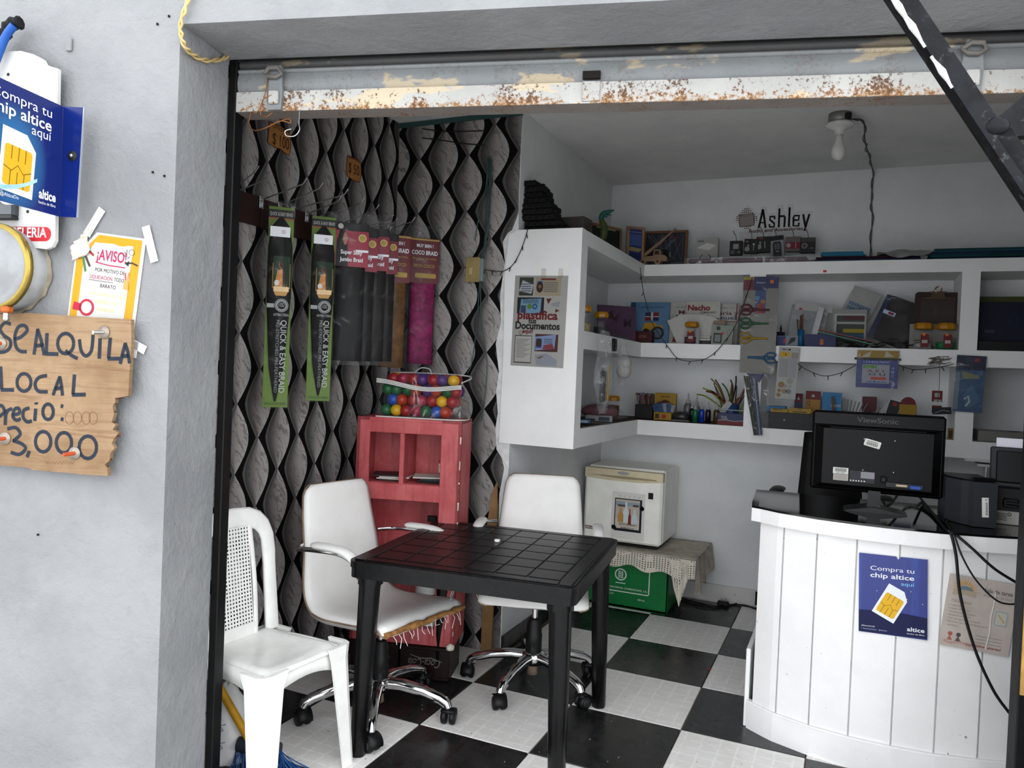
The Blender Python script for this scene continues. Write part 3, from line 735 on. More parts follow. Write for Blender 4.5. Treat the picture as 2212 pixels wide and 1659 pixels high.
def rdrop(a_, b_):
    y = .425+.545*a_; return (.267+.012*math.sin(y*42)*(.3+b_)+.012*b_, y, .366-(.19-.05*a_+.02*math.sin(y*30))*b_)
mb = MB(); mb.sheet(rdrop, 40, 8, M_lace); mb.build('side_drop', cl)
# ---------------------------------------------------------------- red cabinet on soft-drink crates
M_red = None
def redmat():
    m, b = newmat('chipped_red_paint'); o, x, y, z = coords()
    n = noise(o, 5.0, 5, .6); s = noise(comb(x*30.0, y*30.0, z*3.0), 1.0, 4, .6); ch = noise(o, 17.0, 6, .72)
    c = mix(n.step(.35, .7), (.36, .045, .05), (.48, .10, .105)); c = mix(s.step(.5, .7)*.75, c, (.24, .028, .032)); c = mix(noise(comb(x*40.0, y*40.0, z*5.0), 1.3, 4, .65).step(.56, .72)*.4, c, (.52, .20, .19)); c = mix(ch.step(.675, .69), c, (.58, .50, .42))
    V.nt.links.new(c, b.inputs['Base Color']); b.inputs['Roughness'].default_value = .55; bump(b, ch.step(.6, .72)*-1.0+s*.3, .25, .004); return m
M_red = redmat(); M_chip = pm((.62, .56, .48), .8, var=.3)
ca_ = math.radians(15.5); cabL = Vector((-1.02, -1.133, 0)); cabR = Vector((-.549, -1.0, 0)); cw_ = (cabR-cabL).length
cb = thing('red_cabinet', 'tall chipped red wooden cabinet with open cubbyholes against the wallpaper', 'cabinet', (cabL.x, cabL.y, .158), math.atan2(cabR.y-cabL.y, cabR.x-cabL.x))
CH = 1.183-.158; CDp = .23; st = .062
mb = MB(); mb.box((cw_/2, CDp-.006, CH/2), (cw_, .012, CH), M_red); mb.build('back_board', cb)
for x_ in (.009, cw_-.009):
    mb = MB(); mb.box((x_, CDp/2, CH/2), (.018, CDp, CH), M_red, .002); mb.build('side_panel', cb)
mb = MB(); mb.box((cw_/2, CDp/2, CH-.009), (cw_, CDp, .018), M_red, .002); mb.build('top', cb)
mb = MB()
rails = [(CH-.072, CH), (.665, .735), (.33, .36), (.02, .085)]
rails = [(CH-.07, CH), (CH-.375, CH-.300), (.34, .375), (.0, .075)]
for x_ in (st/2, cw_-st*.75): mb.box((x_, .008, CH/2), (st if x_ < .2 else st*1.5, .016, CH), M_red, .002)
for z0_, z1_ in rails: mb.box((cw_/2-.01, .0085, (z0_+z1_)/2), (cw_-st*2+.02, .015, z1_-z0_), M_red, .002)
mb.build('face_frame', cb)
mb = MB(); mb.box((cw_/2-.03, .11, CH-.188), (.022, .21, .236), M_red, .002); mb.build('divider', cb)
for z_ in (CH-.305, .372, .07):
    mb = MB(); mb.box((cw_/2, CDp/2, z_), (cw_-.03, CDp-.02, .014), M_red, .002); mb.build('shelf', cb)
mb = MB()
for k in range(10):
    z_ = .06+.095*k+.05*rnd.random(); mb.box((cw_-.003, .001, z_), (.0035+.004*rnd.random(), .004, .008+.07*rnd.random()**2), M_chip, .001)
mb.lathe([(0, 0), (.018, .002), (.02, .02), (0, .03)], M_chip, 7, Matrix.Translation((cw_-.012, -.005, -.008))); mb.build('bare_wood_chip', cb, kind='stuff')
Mcb = cb.matrix_basis.copy(); Mcb = Matrix.Translation((cabL.x, cabL.y, .158)) @ Matrix.Rotation(math.atan2(cabR.y-cabL.y, cabR.x-cabL.x), 4, 'Z')
def incab(x, y, z): return Mcb @ Vector((x, y, z))
crz = math.atan2(cabR.y-cabL.y, cabR.x-cabL.x)
# papers in the cubbyholes
pp = [pm('#17171a', .5), pm('#b7b3ab', .7), pm('#2c2c30', .5), pm('#8d8a84', .7)]
for k, (x_, lab, mats) in enumerate(((.15, 'flat stack of dark papers in left cubbyhole of red cabinet', (2, 1, 1, 0)), (.345, 'flat stack of black papers in right cubbyhole of red cabinet', (0, 0, 2, 1)))):
    t = thing('paper_stack', lab, 'papers', incab(x_, .115, CH-.298), crz, 'papers in the red cabinet')
    for i, mi_ in enumerate(mats):
        m_ = MB(); m_.box((0, 0, 0), (.10+.02*i, .13, .006), pp[mi_], .001); m_.build('sheet', t, (.006*i*(-1)**i, 0, .004+.007*i), .1*(i-1))
cpk = thing('small_packet', 'small white and orange packet standing in right cubbyhole of red cabinet', 'packet', incab(.375, .17, CH-.262), crz)
m_ = MB(); m_.box((0, 0, .032), (.05, .014, .064), flat('#b9a9a0'), .002); m_.build('box', cpk); m_ = MB(); m_.M = Matrix.Translation((0, -.0072, 0)); m_.disc(-.008, .03, .012, flat('#c2571f'), 1, 10); m_.rect(-.025, .045, .025, .064, flat('#8e1f2c')); m_.build('print', cpk)
fl_ = thing('wall_hook', 'small black hook leaning inside the red cabinet middle shelf', 'hook', incab(.33, .16, .379), crz)
m_ = MB(); m_.cyl((0, 0, .0), (0, 0, .16), .004, pm('#8e1f2c', .5), n=8); m_.box((0, 0, .165), (.045, .012, .03), pm('#0a0a0a', .6), .003); m_.build('stem', fl_)
# paint can in the bottom compartment
pt = thing('paint_can', 'white paint can with printed label in the red cabinet bottom', 'can', incab(.355, .10, .079), crz)
m_ = MB(); m_.lathe([(0, 0), (.075, 0), (.078, .004), (.075, .01), (.075, .17), (.079, .175), (.079, .182), (.070, .182), (.068, .176), (0, .176)], pm((.62, .62, .60), .35, var=.05), 26); m_.build('body', pt)
m_ = MB(); cyl_ = lambda a0, a1, z0, z1, mt: m_.sheet(lambda a_, b_: (.0757*math.cos(a0+(a1-a0)*a_), .0757*math.sin(a0+(a1-a0)*a_), z0+(z1-z0)*b_), 8, 1, mt)
cyl_(-2.3, -.9, .03, .06, pm('#a98a34', .5)); cyl_(-2.3, -1.2, .07, .1, pm('#3a3a3a', .5)); cyl_(-2.1, -.9, .115, .145, pm('#1f1f22', .5)); m_.build('label_print', pt)
M_crt = pm('#1a0a0b', .4, var=.2, name='dark_red_crate')
for k in range(2):
    c_ = thing('drinks_crate', ('dark red drinks crate lying upside down under the red cabinet, left end', 'dark red drinks crate with upside-down white script under the red cabinet')[k], 'crate', incab(-.0+.24*k, .005, -.158), crz, 'crates under the red cabinet')
    m_ = MB(); m_.box((.118, .11, .010), (.232, .225, .02), M_crt, .004)
    for (a_, d_) in (((.118, .004, .078), (.232, .012, .154)), ((.118, .216, .078), (.232, .012, .154)), ((.008, .11, .078), (.012, .22, .154)), ((.228, .11, .078), (.012, .22, .154))): m_.box(a_, d_, M_crt, .004)
    m_.box((.118, -.003, .145), (.232, .008, .016), M_crt, .003); m_.box((.118, -.003, .012), (.232, .008, .016), M_crt, .003); m_.build('body', c_)
    m_ = MB(); m_.M = Matrix.Translation((0, -.0025, 0)); m_.text('Coca-Cola', .195, .095, .036, flat('#6d6a68'), 1, 'l', 0, wid=.15, rot=PI, shear=.25); m_.stroke([(.2, .088), (.15, .102), (.1, .098), (.05, .112)], .006, flat('#6d6a68'), 1, taper=True); m_.build('script_print', c_)

# ================================================================ built-in shelving
ZB, ZM, ZT = (1.057, 1.148), (1.540, 1.628), (2.042, 2.112); XS, YF = -.165, .62
su = thing('shelf_unit', 'white painted L-shaped shelf unit hung on the recess walls', 'shelf', (0, 0, 0))
Lp = [(XA, YW+.03), (XS, YW+.03), (XS, YF), (XR, YF), (XR, YB), (XA, YB)]
for nm, (z0_, z1_) in (('bottom_shelf', ZB), ('middle_shelf', ZM), ('top_shelf', ZT)):
    MB().slab(Lp, z0_, z1_, M_shelf).build(nm, su)
mb = MB(); mb.prism([(-.556, ZB[0]), (XS+.001, ZB[0]-.002), (XS+.001, ZT[1]+.001), (-.50, ZT[1]+.003), (-.548, ZT[1]-.02), (-.562, 1.9), (-.552, 1.5)], YW-.014, YW+.032, M_shelf); mb.build('end_panel', su)
for za_, zb_ in ((ZB[1], ZM[0]), (ZM[1], ZT[0])): MB().box((XS-.017, YW+.056, (za_+zb_)/2), (.034, .048, zb_-za_), M_shelf).build('stile', su)
for x0_, x1_ in ((.467, .557), (1.548, 1.632)):
    for za_, zb_ in ((ZB[1], ZM[0]), (ZM[1], ZT[0])): MB().box(((x0_+x1_)/2, (YF+YB)/2, (za_+zb_)/2), (x1_-x0_, YB-YF, zb_-za_), M_shelf).build('divider', su)
ln = MB(); ln.slab([(XA+.002, YW+.04), (XS-.03, YW+.09), (XS-.004, YF), (.46, YF+.02), (.46, YB-.01), (XA+.002, YB-.01)], ZB[1], ZB[1]+.002, pm('#3a2a1e', .8, var=.5, scale=14)); ln.build('worn_surface', su)
rt = MB(); rt.box((.873, YF-.002, 2.055), (.018, .003, .012), flat('#b8342c')); rt.build('red_tag', su)
# ================================================================ counter
cx_ = [.704, .80, .947, 1.092, 1.22, 1.36, 1.50, 1.62, 1.75]; cy_ = [-.792, -.860, -.915, -.938, -.942, -.930, -.898, -.856, -.795]
def cfr(x, off=0.0):
    y = float(np.interp(x, cx_, cy_)); d = .02; sl = float((np.interp(x+d, cx_, cy_)-np.interp(x-d, cx_, cy_))/(2*d)); L = math.hypot(1, sl)
    return (x-sl/L*off*-1 if False else x+off*sl/L*-1*-1*0, y-off)
M_wb = plaster('white_counter_paint', (.74, .735, .725), (.79, .785, .775), .35, 4.0, '#4a2a26', .10)
M_gl = pm('#050506', .07, var=.3, spec=.6, name='black_gloss_top')
ct = thing('counter', 'white plank-fronted counter with a curved front and glossy black top', 'counter', (0, 0, 0))
xs = [.704+(1.75-.704)*i/30 for i in range(31)]
xs2 = [.690+(1.78-.690)*i/30 for i in range(31)]
mb = MB(); mb.slab([cfr(x, -.03) for x in xs[1:]]+[(1.75, -.30), (.700, -.36), (.735, -.77)], .0, .86, M_wb); mb.build('carcass', ct)
seams = [.722, .820, .943, 1.081, 1.223, 1.362, 1.501, 1.635, 1.748]
for a_, b_ in zip(seams[:-1], seams[1:]):
    n = 4; f_ = [cfr(a_+.003+(b_-a_-.006)*i/n, -.014) for i in range(n+1)]; bk = [(x, y+.016) for x, y in f_]
    mb = MB(); mb.slab(f_+bk[::-1], .0, .862, M_wb); mb.build('front_plank', ct)
mb = MB(); f_ = [cfr(x, 0) for x in xs]; mb.slab(f_+[(x, y+.03) for x, y in f_[::-1]], .0, .105, M_wb)
f2 = [cfr(x, -.004) for x in xs]; mb.slab(f2+[(x, y+.026) for x, y in f2[::-1]], .105, .112, M_wb); mb.build('plinth', ct)
mb = MB(); mb.box((.700, -.58, .16), (.018, .40, .32), M_wb, .003); mb.build('side_skirting', ct)
def top_poly(off): return [cfr(x, off) for x in xs2]+[(1.78, -.27), (.655, -.325), (.680, -.72)]
mb = MB(); f3 = [cfr(x, .022) for x in xs2]; mb.slab(f3+[(x, y+.04) for x, y in f3[::-1]], .852, .905, M_wb); mb.build('edge_band', ct)
mb = MB(); mb.slab([(x, y) for x, y in top_poly(.024)], .9052, .9135, M_gl); mb.build('top', ct)
# blue poster on the counter: lies flat on planks, its plane fitted to the curve
def on_counter(x, y, off=.02):
    best = None
    for i in range(400):
        t = 1.5+2.6*i/400; p_ = CAM+ray(x, y)*t
        d = p_.y-(cfr(min(max(p_.x, .71), 1.74), -.014)[1]-off*.0)
        if d > 0: return p_
    return p_
def counter_sheet(name, label, cat, pix_tl, pix_tr, pix_br, pix_bl):
    P_ = [on_counter(*q) for q in (pix_tl, pix_tr, pix_br, pix_bl)]
    c_ = sum(P_, Vector())/4; ex = ((P_[1]-P_[0])+(P_[2]-P_[3]))*.5; ang = math.atan2(ex.y, ex.x)
    w = Vector((ex.x, ex.y, 0)).length; h = ((P_[0].z-P_[3].z)+(P_[1].z-P_[2].z))/2; tilt = math.atan2(ex.z, w)
    nrm = Vector((math.sin(ang), -math.cos(ang), 0))
    t = thing(name, label, cat, c_+nrm*.016, rot=Euler((0, -tilt, ang))); return t, w, h
def simcard(mb, cx, cz, s, l, rot=0.0):
    Mr = Matrix.Translation((cx, 0, cz)) @ Matrix.Rotation(rot, 4, 'Y')
    wh, yl, ln_ = flat('#dfe3e6'), flat('#d8a723'), flat('#7a5a10')
    mb.poly([(-.30*s, -.45*s), (.30*s, -.45*s), (.30*s, .25*s), (.12*s, .45*s), (-.30*s, .45*s)], wh, l, Mr)
    mb.poly(rrect(-.24*s, -.36*s, .24*s, .22*s, .05*s, 3), yl, l+1, Mr)
    for k in (-1, 0, 1): mb.stroke([(.12*k*s, .02*s), (.12*k*s, .22*s)], .012*s, ln_, l+2, Mr); mb.stroke([(.12*k*s, -.36*s), (.12*k*s, -.14*s)], .012*s, ln_, l+2, Mr)
    mb.stroke([(-.24*s, -.10*s), (-.10*s, -.14*s), (.0, -.04*s), (.10*s, -.14*s), (.24*s, -.08*s)], .012*s, ln_, l+2, Mr)
wht = flat('#dfe1e6')
t, w, h = counter_sheet('altice_poster', 'blue phone-chip poster glued on the white counter planks', 'poster', (1853, 1193), (2002, 1206), (2003, 1378), (1857, 1361))
t.name = 'chip_poster'
def blue():
    m, b = newmat('blue_print'); o, x, y, z = coords(); n = noise(comb(x*22.0, 0.0, z*1.2), 1.0, 3); r = ((z+.03)*(z+.03)+x*x)
    c = mix(n.step(.5, .8)*.5, (.012, .025, .19), (.02, .09, .42)); V.nt.links.new(c, b.inputs['Base Color']); b.inputs['Roughness'].default_value = .35; return m
M_blue = blue()
mb = MB(); mb.prism([(-w/2, -h/2), (w/2, -h/2-.004), (w/2, h/2-.002), (w*.12, h/2), (w*.08, h/2-.012), (w*.05, h/2), (-w/2, h/2+.003)], .0, .0015, M_blue); mb.build('sheet', t)
mb = MB(); mb.poly([(-w/2, -h/2), (w/2, -h/2), (w/2, -h*.24), (0, -h*.20), (-w/2, -h*.22)], flat('#0b1240'), 1)
mb.text('Compra tu', w*.31, h*.305, h*.055, wht, 2, 'r', wid=w*.64); mb.text('chip altice', w*.31, h*.215, h*.058, wht, 2, 'r', .014, wid=w*.64); mb.text('aquí', w*.31, h*.14, h*.045, flat('#7fc4e8'), 2, 'r', wid=w*.19)
simcard(mb, -w*.02, -h*.10, h*.47, 2, math.radians(28)); mb.text('altice', w*.46, -h*.425, h*.050, wht, 2, 'r', .016, wid=w*.25); mb.text('hecho de fibra', w*.46, -h*.465, h*.017, wht, 2, 'r', wid=w*.25)
mb.text('altice.com.do', -w*.46, -h*.425, h*.018, wht, 2, wid=w*.2); mb.text('f  Altice Dominicana    @AlticeDo', -w*.46, -h*.462, h*.014, flat('#aab4d8'), 2, wid=w*.38)
for k in range(7): mb.disc(w*rnd.uniform(-.45, .45), h*rnd.uniform(-.1, .15), .0016, wht, 2, 6)
mb.build('print', t)
t, w, h = counter_sheet('faded_flyer', 'faded homework-class flyer with sunflower on the counter front', 'poster', (2048, 1235), (2197, 1262), (2176, 1417), (2022, 1389))
mb = MB(); mb.box((0, .0008, 0), (w, .0014, h), pm('#b5aaa2', .7, var=.06, scale=20, bmp=.2)); mb.build('sheet', t)
fd_ = flat('#8f857e'); fd2 = flat('#9c8a84'); mb = MB()
for k in range(14):
    a_ = PI*k/13; mb.poly([(-w*.25+.022*math.cos(a_-.12), h*.30+.022*math.sin(a_-.12)), (-w*.25+.048*math.cos(a_), h*.30+.048*math.sin(a_)), (-w*.25+.022*math.cos(a_+.12), h*.30+.022*math.sin(a_+.12))], flat('#c2924a'), 1)
mb.disc(-w*.25, h*.31, .024, flat('#6f7d86'), 2, 14, .014); mb.poly([(-w*.42, h*.22), (-w*.25, h*.25), (-w*.10, h*.22), (-w*.10, h*.30), (-w*.25, h*.31), (-w*.42, h*.30)], flat('#a89a86'), 3)
mb.text('Sala de tarea', w*.42, h*.33, h*.055, flat('#6e6a68'), 1, 'r', .02, wid=w*.40); mb.text('Pequeño girasol', w*.42, h*.265, h*.035, fd_, 1, 'r', wid=w*.40); mb.text('Ofrecemos', -w*.42, h*.12, h*.04, fd2, 1, bold=.01)
for k, s in enumerate(('Matemáticas.', 'Hábitos de estudio.', 'Ejercitamos en literatura.', 'Educación en valores.', 'Nos encargamos de cuidarlos.', 'Ejercicios para el mejor manejo de la')): mb.text('• '+s, -w*.45, h*(.065-.045*k), h*.024, fd_, 1)
mb.text('escritura.', -w*.42, -h*.21, h*.024, fd_, 1); mb.text('Inscripciones abiertas!', w*.38, -h*.44, h*.035, flat('#8b2f3a'), 1, 'r', .01, wid=w*.5)
for k in range(3): mb.rect(-w*.0, -h*(.28+.045*k), w*.38, -h*(.292+.045*k), flat('#9a928d'), 1)
mb.poly(rrect(w*.22, -h*.10, w*.40, h*.10, .005, 3), flat('#8fa6a6'), 1); mb.poly(rrect(w*.235, -h*.085, w*.385, h*.085, .004, 3), flat('#b9b3a9'), 2); mb.stroke([(w*.26, h*.05), (w*.36, -h*.05)], .005, flat('#b39a5a'), 3)
for k in range(12): mb.disc(-w*.42+w*.045*k, -h*(.43+.015*math.sin(k)), .005, flat('#b08a80'), 1, 7)
for k in (0, 1): mb.disc(-w*(.36-.12*k), -h*.32, .008, flat('#a05a50' if k == 0 else '#4c4a4a'), 1, 9); mb.poly([(-w*(.40-.12*k), -h*.41), (-w*(.32-.12*k), -h*.41), (-w*(.36-.12*k), -h*.34)], flat('#a0655a' if k == 0 else '#55504c'), 1)
mb.stroke([(w*.17, h*.35), (w*.175, h*.2), (w*.16, 0), (w*.18, -h*.2), (w*.16, -h*.45)], .004, flat('#d8d4ce'), 4); mb.build('print', t)
# ---------------------------------------------------------------- monitor seen from behind
M_mon = pm('#050506', .45, var=.15, bmp=.03, scale=60, spec=.16, name='dark_monitor_plastic'); M_mon2 = pm('#040405', .35, spec=.3); M_lab = flat('#cfcfc9'); M_ink = flat('#222222')
mo = thing('computer_monitor', 'black flat computer monitor seen from behind, standing on the counter', 'monitor', (1.138, -.645, .9137), 0)
mw, z0_, z1_ = .486, .070, .395
mb = MB(); mb.box((0, .030, (z0_+z1_)/2), (mw, .030, z1_-z0_), M_mon, .010); mb.build('bezel', mo)
mb = MB(); x0, x1, za, zb = -mw/2+.012, mw/2-.012, z0_+.010, z1_-.060
outer = [(x0, za), (x1, za), (x1, zb), (x0, zb)]; inn = [(x0+.032, za+.020), (x1-.030, za+.020), (x1-.030, zb-.010), (x0+.032, zb-.010)]
vs = [(x, .016, z) for x, z in outer]+[(x*.99, -.022, z) for x, z in inn]
mb.add(vs, [(0, 1, 5, 4), (1, 2, 6, 5), (2, 3, 7, 6), (3, 0, 4, 7), (4, 5, 6, 7)], M_mon); mb.build('rear_housing', mo)
mb = MB(); mb.box((0, .012, z1_-.032), (mw-.01, .010, .054), M_mon, .004); mb.build('top_strip', mo)
mb = MB(); mb.M = Matrix.Translation((0, .0065, 0)); mb.text('ViewSonic', 0, z1_-.040, .020, pm('#1d1f24', .3), 1, 'c', .02, wid=.15); mb.build('embossed_name', mo)
mb = MB()
for k in range(70): mb.box((x0+.06+k*(x1-x0-.12)/69, -.004, zb-.010), (.0025, .008, .012), M_mon2, 0, None)
v_ = mb.build('vent_slots', mo); v_['kind'] = 'stuff'
for (x_, zz) in ((-.045, zb-.045), (.065, zb-.045), (-.045, za+.085), (.065, za+.085)):
    mb = MB(); mb.sph((x_, -.0225, zz), .004, M_gal, 8, 5); mb.build('screw', mo)
def barcode(mb, x0, z0, x1, z1, l, n=18):
    for k in range(n):
        a_ = x0+(x1-x0)*k/n; mb.rect(a_, z0, a_+(x1-x0)/n*(.3+.4*((k*7) % 3)/2), z1, M_ink, l)
mb = MB(); mb.M = Matrix.Translation((-.015, -.0225, zb-.062)) @ Matrix.Rotation(math.radians(14), 4, 'Y'); mb.poly(rrect(-.03, -.014, .03, .014, .004), M_lab, 1); barcode(mb, -.022, -.009, .02, .003, 2); mb.rect(-.022, .006, .02, .008, M_ink, 2); mb.build('barcode_sticker', mo)
mb = MB(); mb.M = Matrix.Translation((0, -.0225, 0)); mb.rect(-.155, za+.062, -.098, za+.088, M_lab, 1); barcode(mb, -.148, za+.071, -.105, za+.085, 2); mb.text('N5U13820', -.126, za+.064, .005, M_ink, 2, 'c'); mb.rect(-.153, za+.036, -.098, za+.060, flat('#b8b2aa'), 1)
for k in range(4): mb.rect(-.150, za+.039+.005*k, -.102, za+.041+.005*k, flat('#6d6862'), 2)
mb.rect(-.092, za+.034, -.002, za+.080, flat('#2b2b2e'), 1); mb.rect(-.052, za+.052, -.002, za+.078, flat('#85858a'), 2)
for k in range(6): mb.disc(-.088+.010*k, za+.040, .003, M_lab, 2, 7)
mb.build('rating_labels', mo)
mb = MB(); mb.box((.105, -.021, za+.036), (.135, .010, .022), M_mon2, .002); mb.build('socket_recess', mo)
mb = MB(); mb.box((.095, -.027, za+.036), (.042, .008, .010), pm('#a89a80', .4, .5), .002); mb.build('video_socket', mo)
mb = MB(); mb.box((.143, -.034, za+.034), (.040, .022, .015), pm('#2f4f9a', .45), .003); mb.build('blue_plug', mo)
mb = MB(); mb.box((.03, -.030, za+.055), (.022, .02, .024), M_rub, .004); mb.build('power_plug', mo)
mb = MB(); mb.prism([(-.022, .085), (.022, .085), (.026, .0), (-.024, .0)], -.024, -.002, M_mon2); mb.build('stand_neck', mo)
mb = MB(); mb.prism([(-.11, 0), (.12, -.000), (.10, .006), (.03, .018), (.0, .022), (-.03, .018), (-.09, .006)], -.05, .09, M_mon2); mb.build('stand_foot', mo)
# cables from the monitor over the counter edge
M_cab = pm('#080808', .5)
def cable(name, label, pts, r=.004, mat=None, n=7, sub=8): return MB().tube(spline(pts, sub), r, mat or M_cab, n).build(name, label=label, cat='cable')
def W(x, y, z): return Vector((x, y, z))
ep = cfr(1.375, .04); e1 = gz(2050, 1150, .916)
jx = gy(2206, 1266, cfr(1.56, .1)[1]); jb = gy(2195, 1350, -.98); jc = gy(2180, 1540, -.98)
cable('power_cable', 'thick black cable from monitor drooping low across the counter front', [W(1.168, -.675, .969), W(1.19, -.72, .955), gz(1960, 1050, .965)+W(0, 0, 0), gz(2000, 1090, .93), gz(2040, 1140, .919), W(1.375, -.965, .912), gy(2065, 1200, -.972), gy(2075, 1290, -.975), gy(2105, 1400, -.98), gy(2145, 1490, -.98), jc], .0052)
cable('video_cable', 'black cable from blue plug running right over the counter edge', [W(1.281, -.680, .945), gz(1992, 1085, .925), gz(2000, 1100, .918), gz(2042, 1128, .918), gz(2056, 1150, .917), W(1.39, -.96, .910), gy(2100, 1185, -.972), gy(2150, 1230, -.972), gy(2212, 1268, -.95)], .005)
cable('thin_cable', 'thin black cable looping to the right rail below the counter edge', [gz(2030, 1100, .917), gz(2058, 1145, .917), W(1.385, -.962, .913), gy(2080, 1205, -.975), gy(2110, 1255, -.975), gy(2150, 1295, -.975), gy(2180, 1305, -.972), gy(2212, 1302, -.96)], .0032)
# ---------------------------------------------------------------- printer and its side unit
M_pg = pm('#2a2d31', .42, var=.06, name='grey_printer_plastic'); M_pd = pm('#0c0d10', .4); M_strip = pm('#b7b4ad', .5)
pr_ = thing('printer', 'dark grey printer with raised paper tray at the right counter end', 'printer', (1.545, -.62, .9137), math.radians(-6))
mb = MB(); mb.box((.17, .13, .085), (.36, .26, .115), M_pd, .008); mb.build('body', pr_)
mb = MB(); mb.box((.17, -.004, .026), (.36, .012, .050), M_strip, .002); mb.build('label_strip', pr_)
mb = MB(); mb.M = Matrix.Translation((0, -.0105, 0)); 
for k in range(5): mb.rect(.0, .042-.006*k, .05, .040-.006*k, M_ink, 1)
mb.annul(.058, .040, .004, .0065, M_ink, 1, 12); mb.annul(.098, .028, .005, .008, M_ink, 1, 12); mb.annul(.098, .012, .006, .009, M_ink, 1, 12)
for k in range(8): mb.rect(.112+.012*k, .024, .119+.012*k, .031, M_ink, 1); mb.rect(.112+.012*k, .008, .118+.012*k, .015, M_ink, 1)
mb.build('label_print', pr_)
mb = MB(); mb.box((.06, -.004, .082), (.05, .02, .035), M_pd, .004); mb.cyl((.045, -.012, .082), (.14, -.012, .080), .008, M_pd, n=10); mb.build('latch', pr_)
mb = MB(); Mt = Matrix.Translation((.17, .03, .14)) @ Matrix.Rotation(math.radians(-18), 4, 'X')
mb.box((0, 0, .075), (.36, .012, .16), M_pg, .006, Mt); mb.box((0, -.010, .075), (.32, .010, .125), M_pd, .004, Mt); mb.build('paper_tray', pr_)
mb = MB(); mb.box((.01, .016, .10), (.34, .008, .19), pm((.72, .72, .80), .6), .001, Mt); mb.build('paper', pr_)
si = thing('side_unit', 'charcoal plastic box with white barcode label beside the printer', 'computer', (1.475, -.775, .9137), math.radians(8))
hs_ = .165; mb = MB(); mb.slab([(-.065, .26), (-.075, .12), (-.040, .045), (-.022, .022), (-.012, .0), (.066, .0), (.07, .26)], .002, hs_, M_pg); mb.build('body', si)
mb = MB(); mb.slab([(-.066, .25), (-.070, .12), (-.034, .045), (.066, .04), (.068, .25)], hs_, hs_+.006, M_mon2); mb.box((.03, .045, hs_+.006), (.08, .03, .018), M_mon2, .006); mb.build('lid', si)
mb = MB(); mb.M = Matrix.Translation((.028, -.0005, .075)) @ Matrix.Rotation(math.radians(-3), 4, 'Y'); mb.rect(-.011, -.036, .011, .036, M_lab, 1)
for k in range(12): mb.rect(.001, -.028+.004*k, .008, -.026+.004*k, M_ink, 2)
mb.annul(.003, .028, .0018, .0032, M_ink, 2, 10); mb.build('barcode_label', si)
ws = thing('white_stand', 'white two-tier stand on grey post behind the printer', 'stand', gz(2130, 1060, .9137)+W(.03, .22, 0))
mb = MB(); mb.cyl((0, 0, 0), (0, 0, .10), .014, pm((.5, .5, .5), .2, .9), n=14); mb.cyl((0, 0, 0), (0, 0, .01), .05, M_pd, n=20); mb.build('post', ws)
mb = MB(); mb.slab(rrect(-.05, -.05, .13, .08, .02), .105, .118, pm((.6, .6, .58), .4)); mb.build('lower_tier', ws); mb = MB(); mb.slab(rrect(-.11, -.06, .16, .09, .02), .13, .145, pm((.6, .6, .58), .4)); mb.build('upper_tier', ws)
# ---------------------------------------------------------------- black office chair behind the counter
M_bl = pm('#09090a', .45, var=.2)
bc = thing('desk_chair', 'black office chair behind the counter, armrest and back edge showing', 'chair', (.96, .42, 0), math.radians(180))
mb = MB(); mb.slab(rrect(-.23, -.22, .23, .22, .06), .45, .52, M_bl); mb.build('seat', bc)
mb = MB(); mb.sheet(lambda a_, b_: ((2*a_-1)*(.155-.045*b_), .20+.06*b_+.03*abs(2*a_-1)**2*-1, .55+.62*b_), 8, 8, M_bl, .05); mb.build('backrest', bc)
for s in (-1, 1):
    mb = MB(); mb.tube(spline([(s*.22, -.05, .50), (s*.27, -.05, .60), (s*.27, -.03, .74), (s*.27, 0, .79)], 4), .012, M_bl, 8); ar = mb.build('arm', bc)
    mb = MB(); mb.tube([(s*.27, -.14, .815), (s*.27, -.10, .82), (s*.27, .08, .825), (s*.27, .12, .82)], [.02, .038, .038, .02], M_bl, 10, flat=.4, up=(0, 0, 1)); mb.build('arm_pad', ar)
mb = MB(); mb.cyl((0, 0, .1), (0, 0, .46), .025, M_bl, n=12); mb.build('column', bc)
for k in range(5):
    a_ = 2*PI*k/5+.515; mb = MB(); mb.tube([(0, 0, .13), (.28*math.cos(a_), .28*math.sin(a_), .075)], [.026, .018], M_bl, 8); lg = mb.build('base_leg', bc)
    mb = MB(); mb.cyl((.29*math.cos(a_)-.02, .29*math.sin(a_), .03), (.29*math.cos(a_)+.02, .29*math.sin(a_), .03), .03, M_bl, n=16); mb.build('castor', lg)
# ================================================================ ceiling lamp
M_por = pm((.60, .59, .57), .4, var=.08, dirt=.1)
p = gz(1815, 246, CEIL); lamp = thing('ceiling_lamp', 'bare white bulb in a ceiling lampholder above the counter', 'lamp', (p.x, p.y, CEIL))
mb = MB(); mb.lathe([(0, -.001), (.052, -.001), (.052, -.045), (.048, -.045), (.048, -.010), (0, -.010)], pm('#8c8a86', .5, .6), 20); mb.box((.035, -.035, -.025), (.03, .03, .03), M_rub, .005); mb.build('junction_box', lamp)
mb = MB(); mb.lathe([(0, -.046), (.060, -.046), (.066, -.054), (.060, -.062), (.036, -.070), (.024, -.080), (.022, -.10), (0, -.10)], M_por, 24); mb.build('holder', lamp)
mb = MB(); mb.lathe([(0, -.098), (.016, -.10), (.017, -.125), (.021, -.14), (.031, -.165), (.033, -.185), (.028, -.205), (.015, -.218), (0, -.222)], pm((.62, .61, .59), .25), 20); mb.build('bulb', lamp)
M_wire = pm('#4f5250', .7, var=.3)
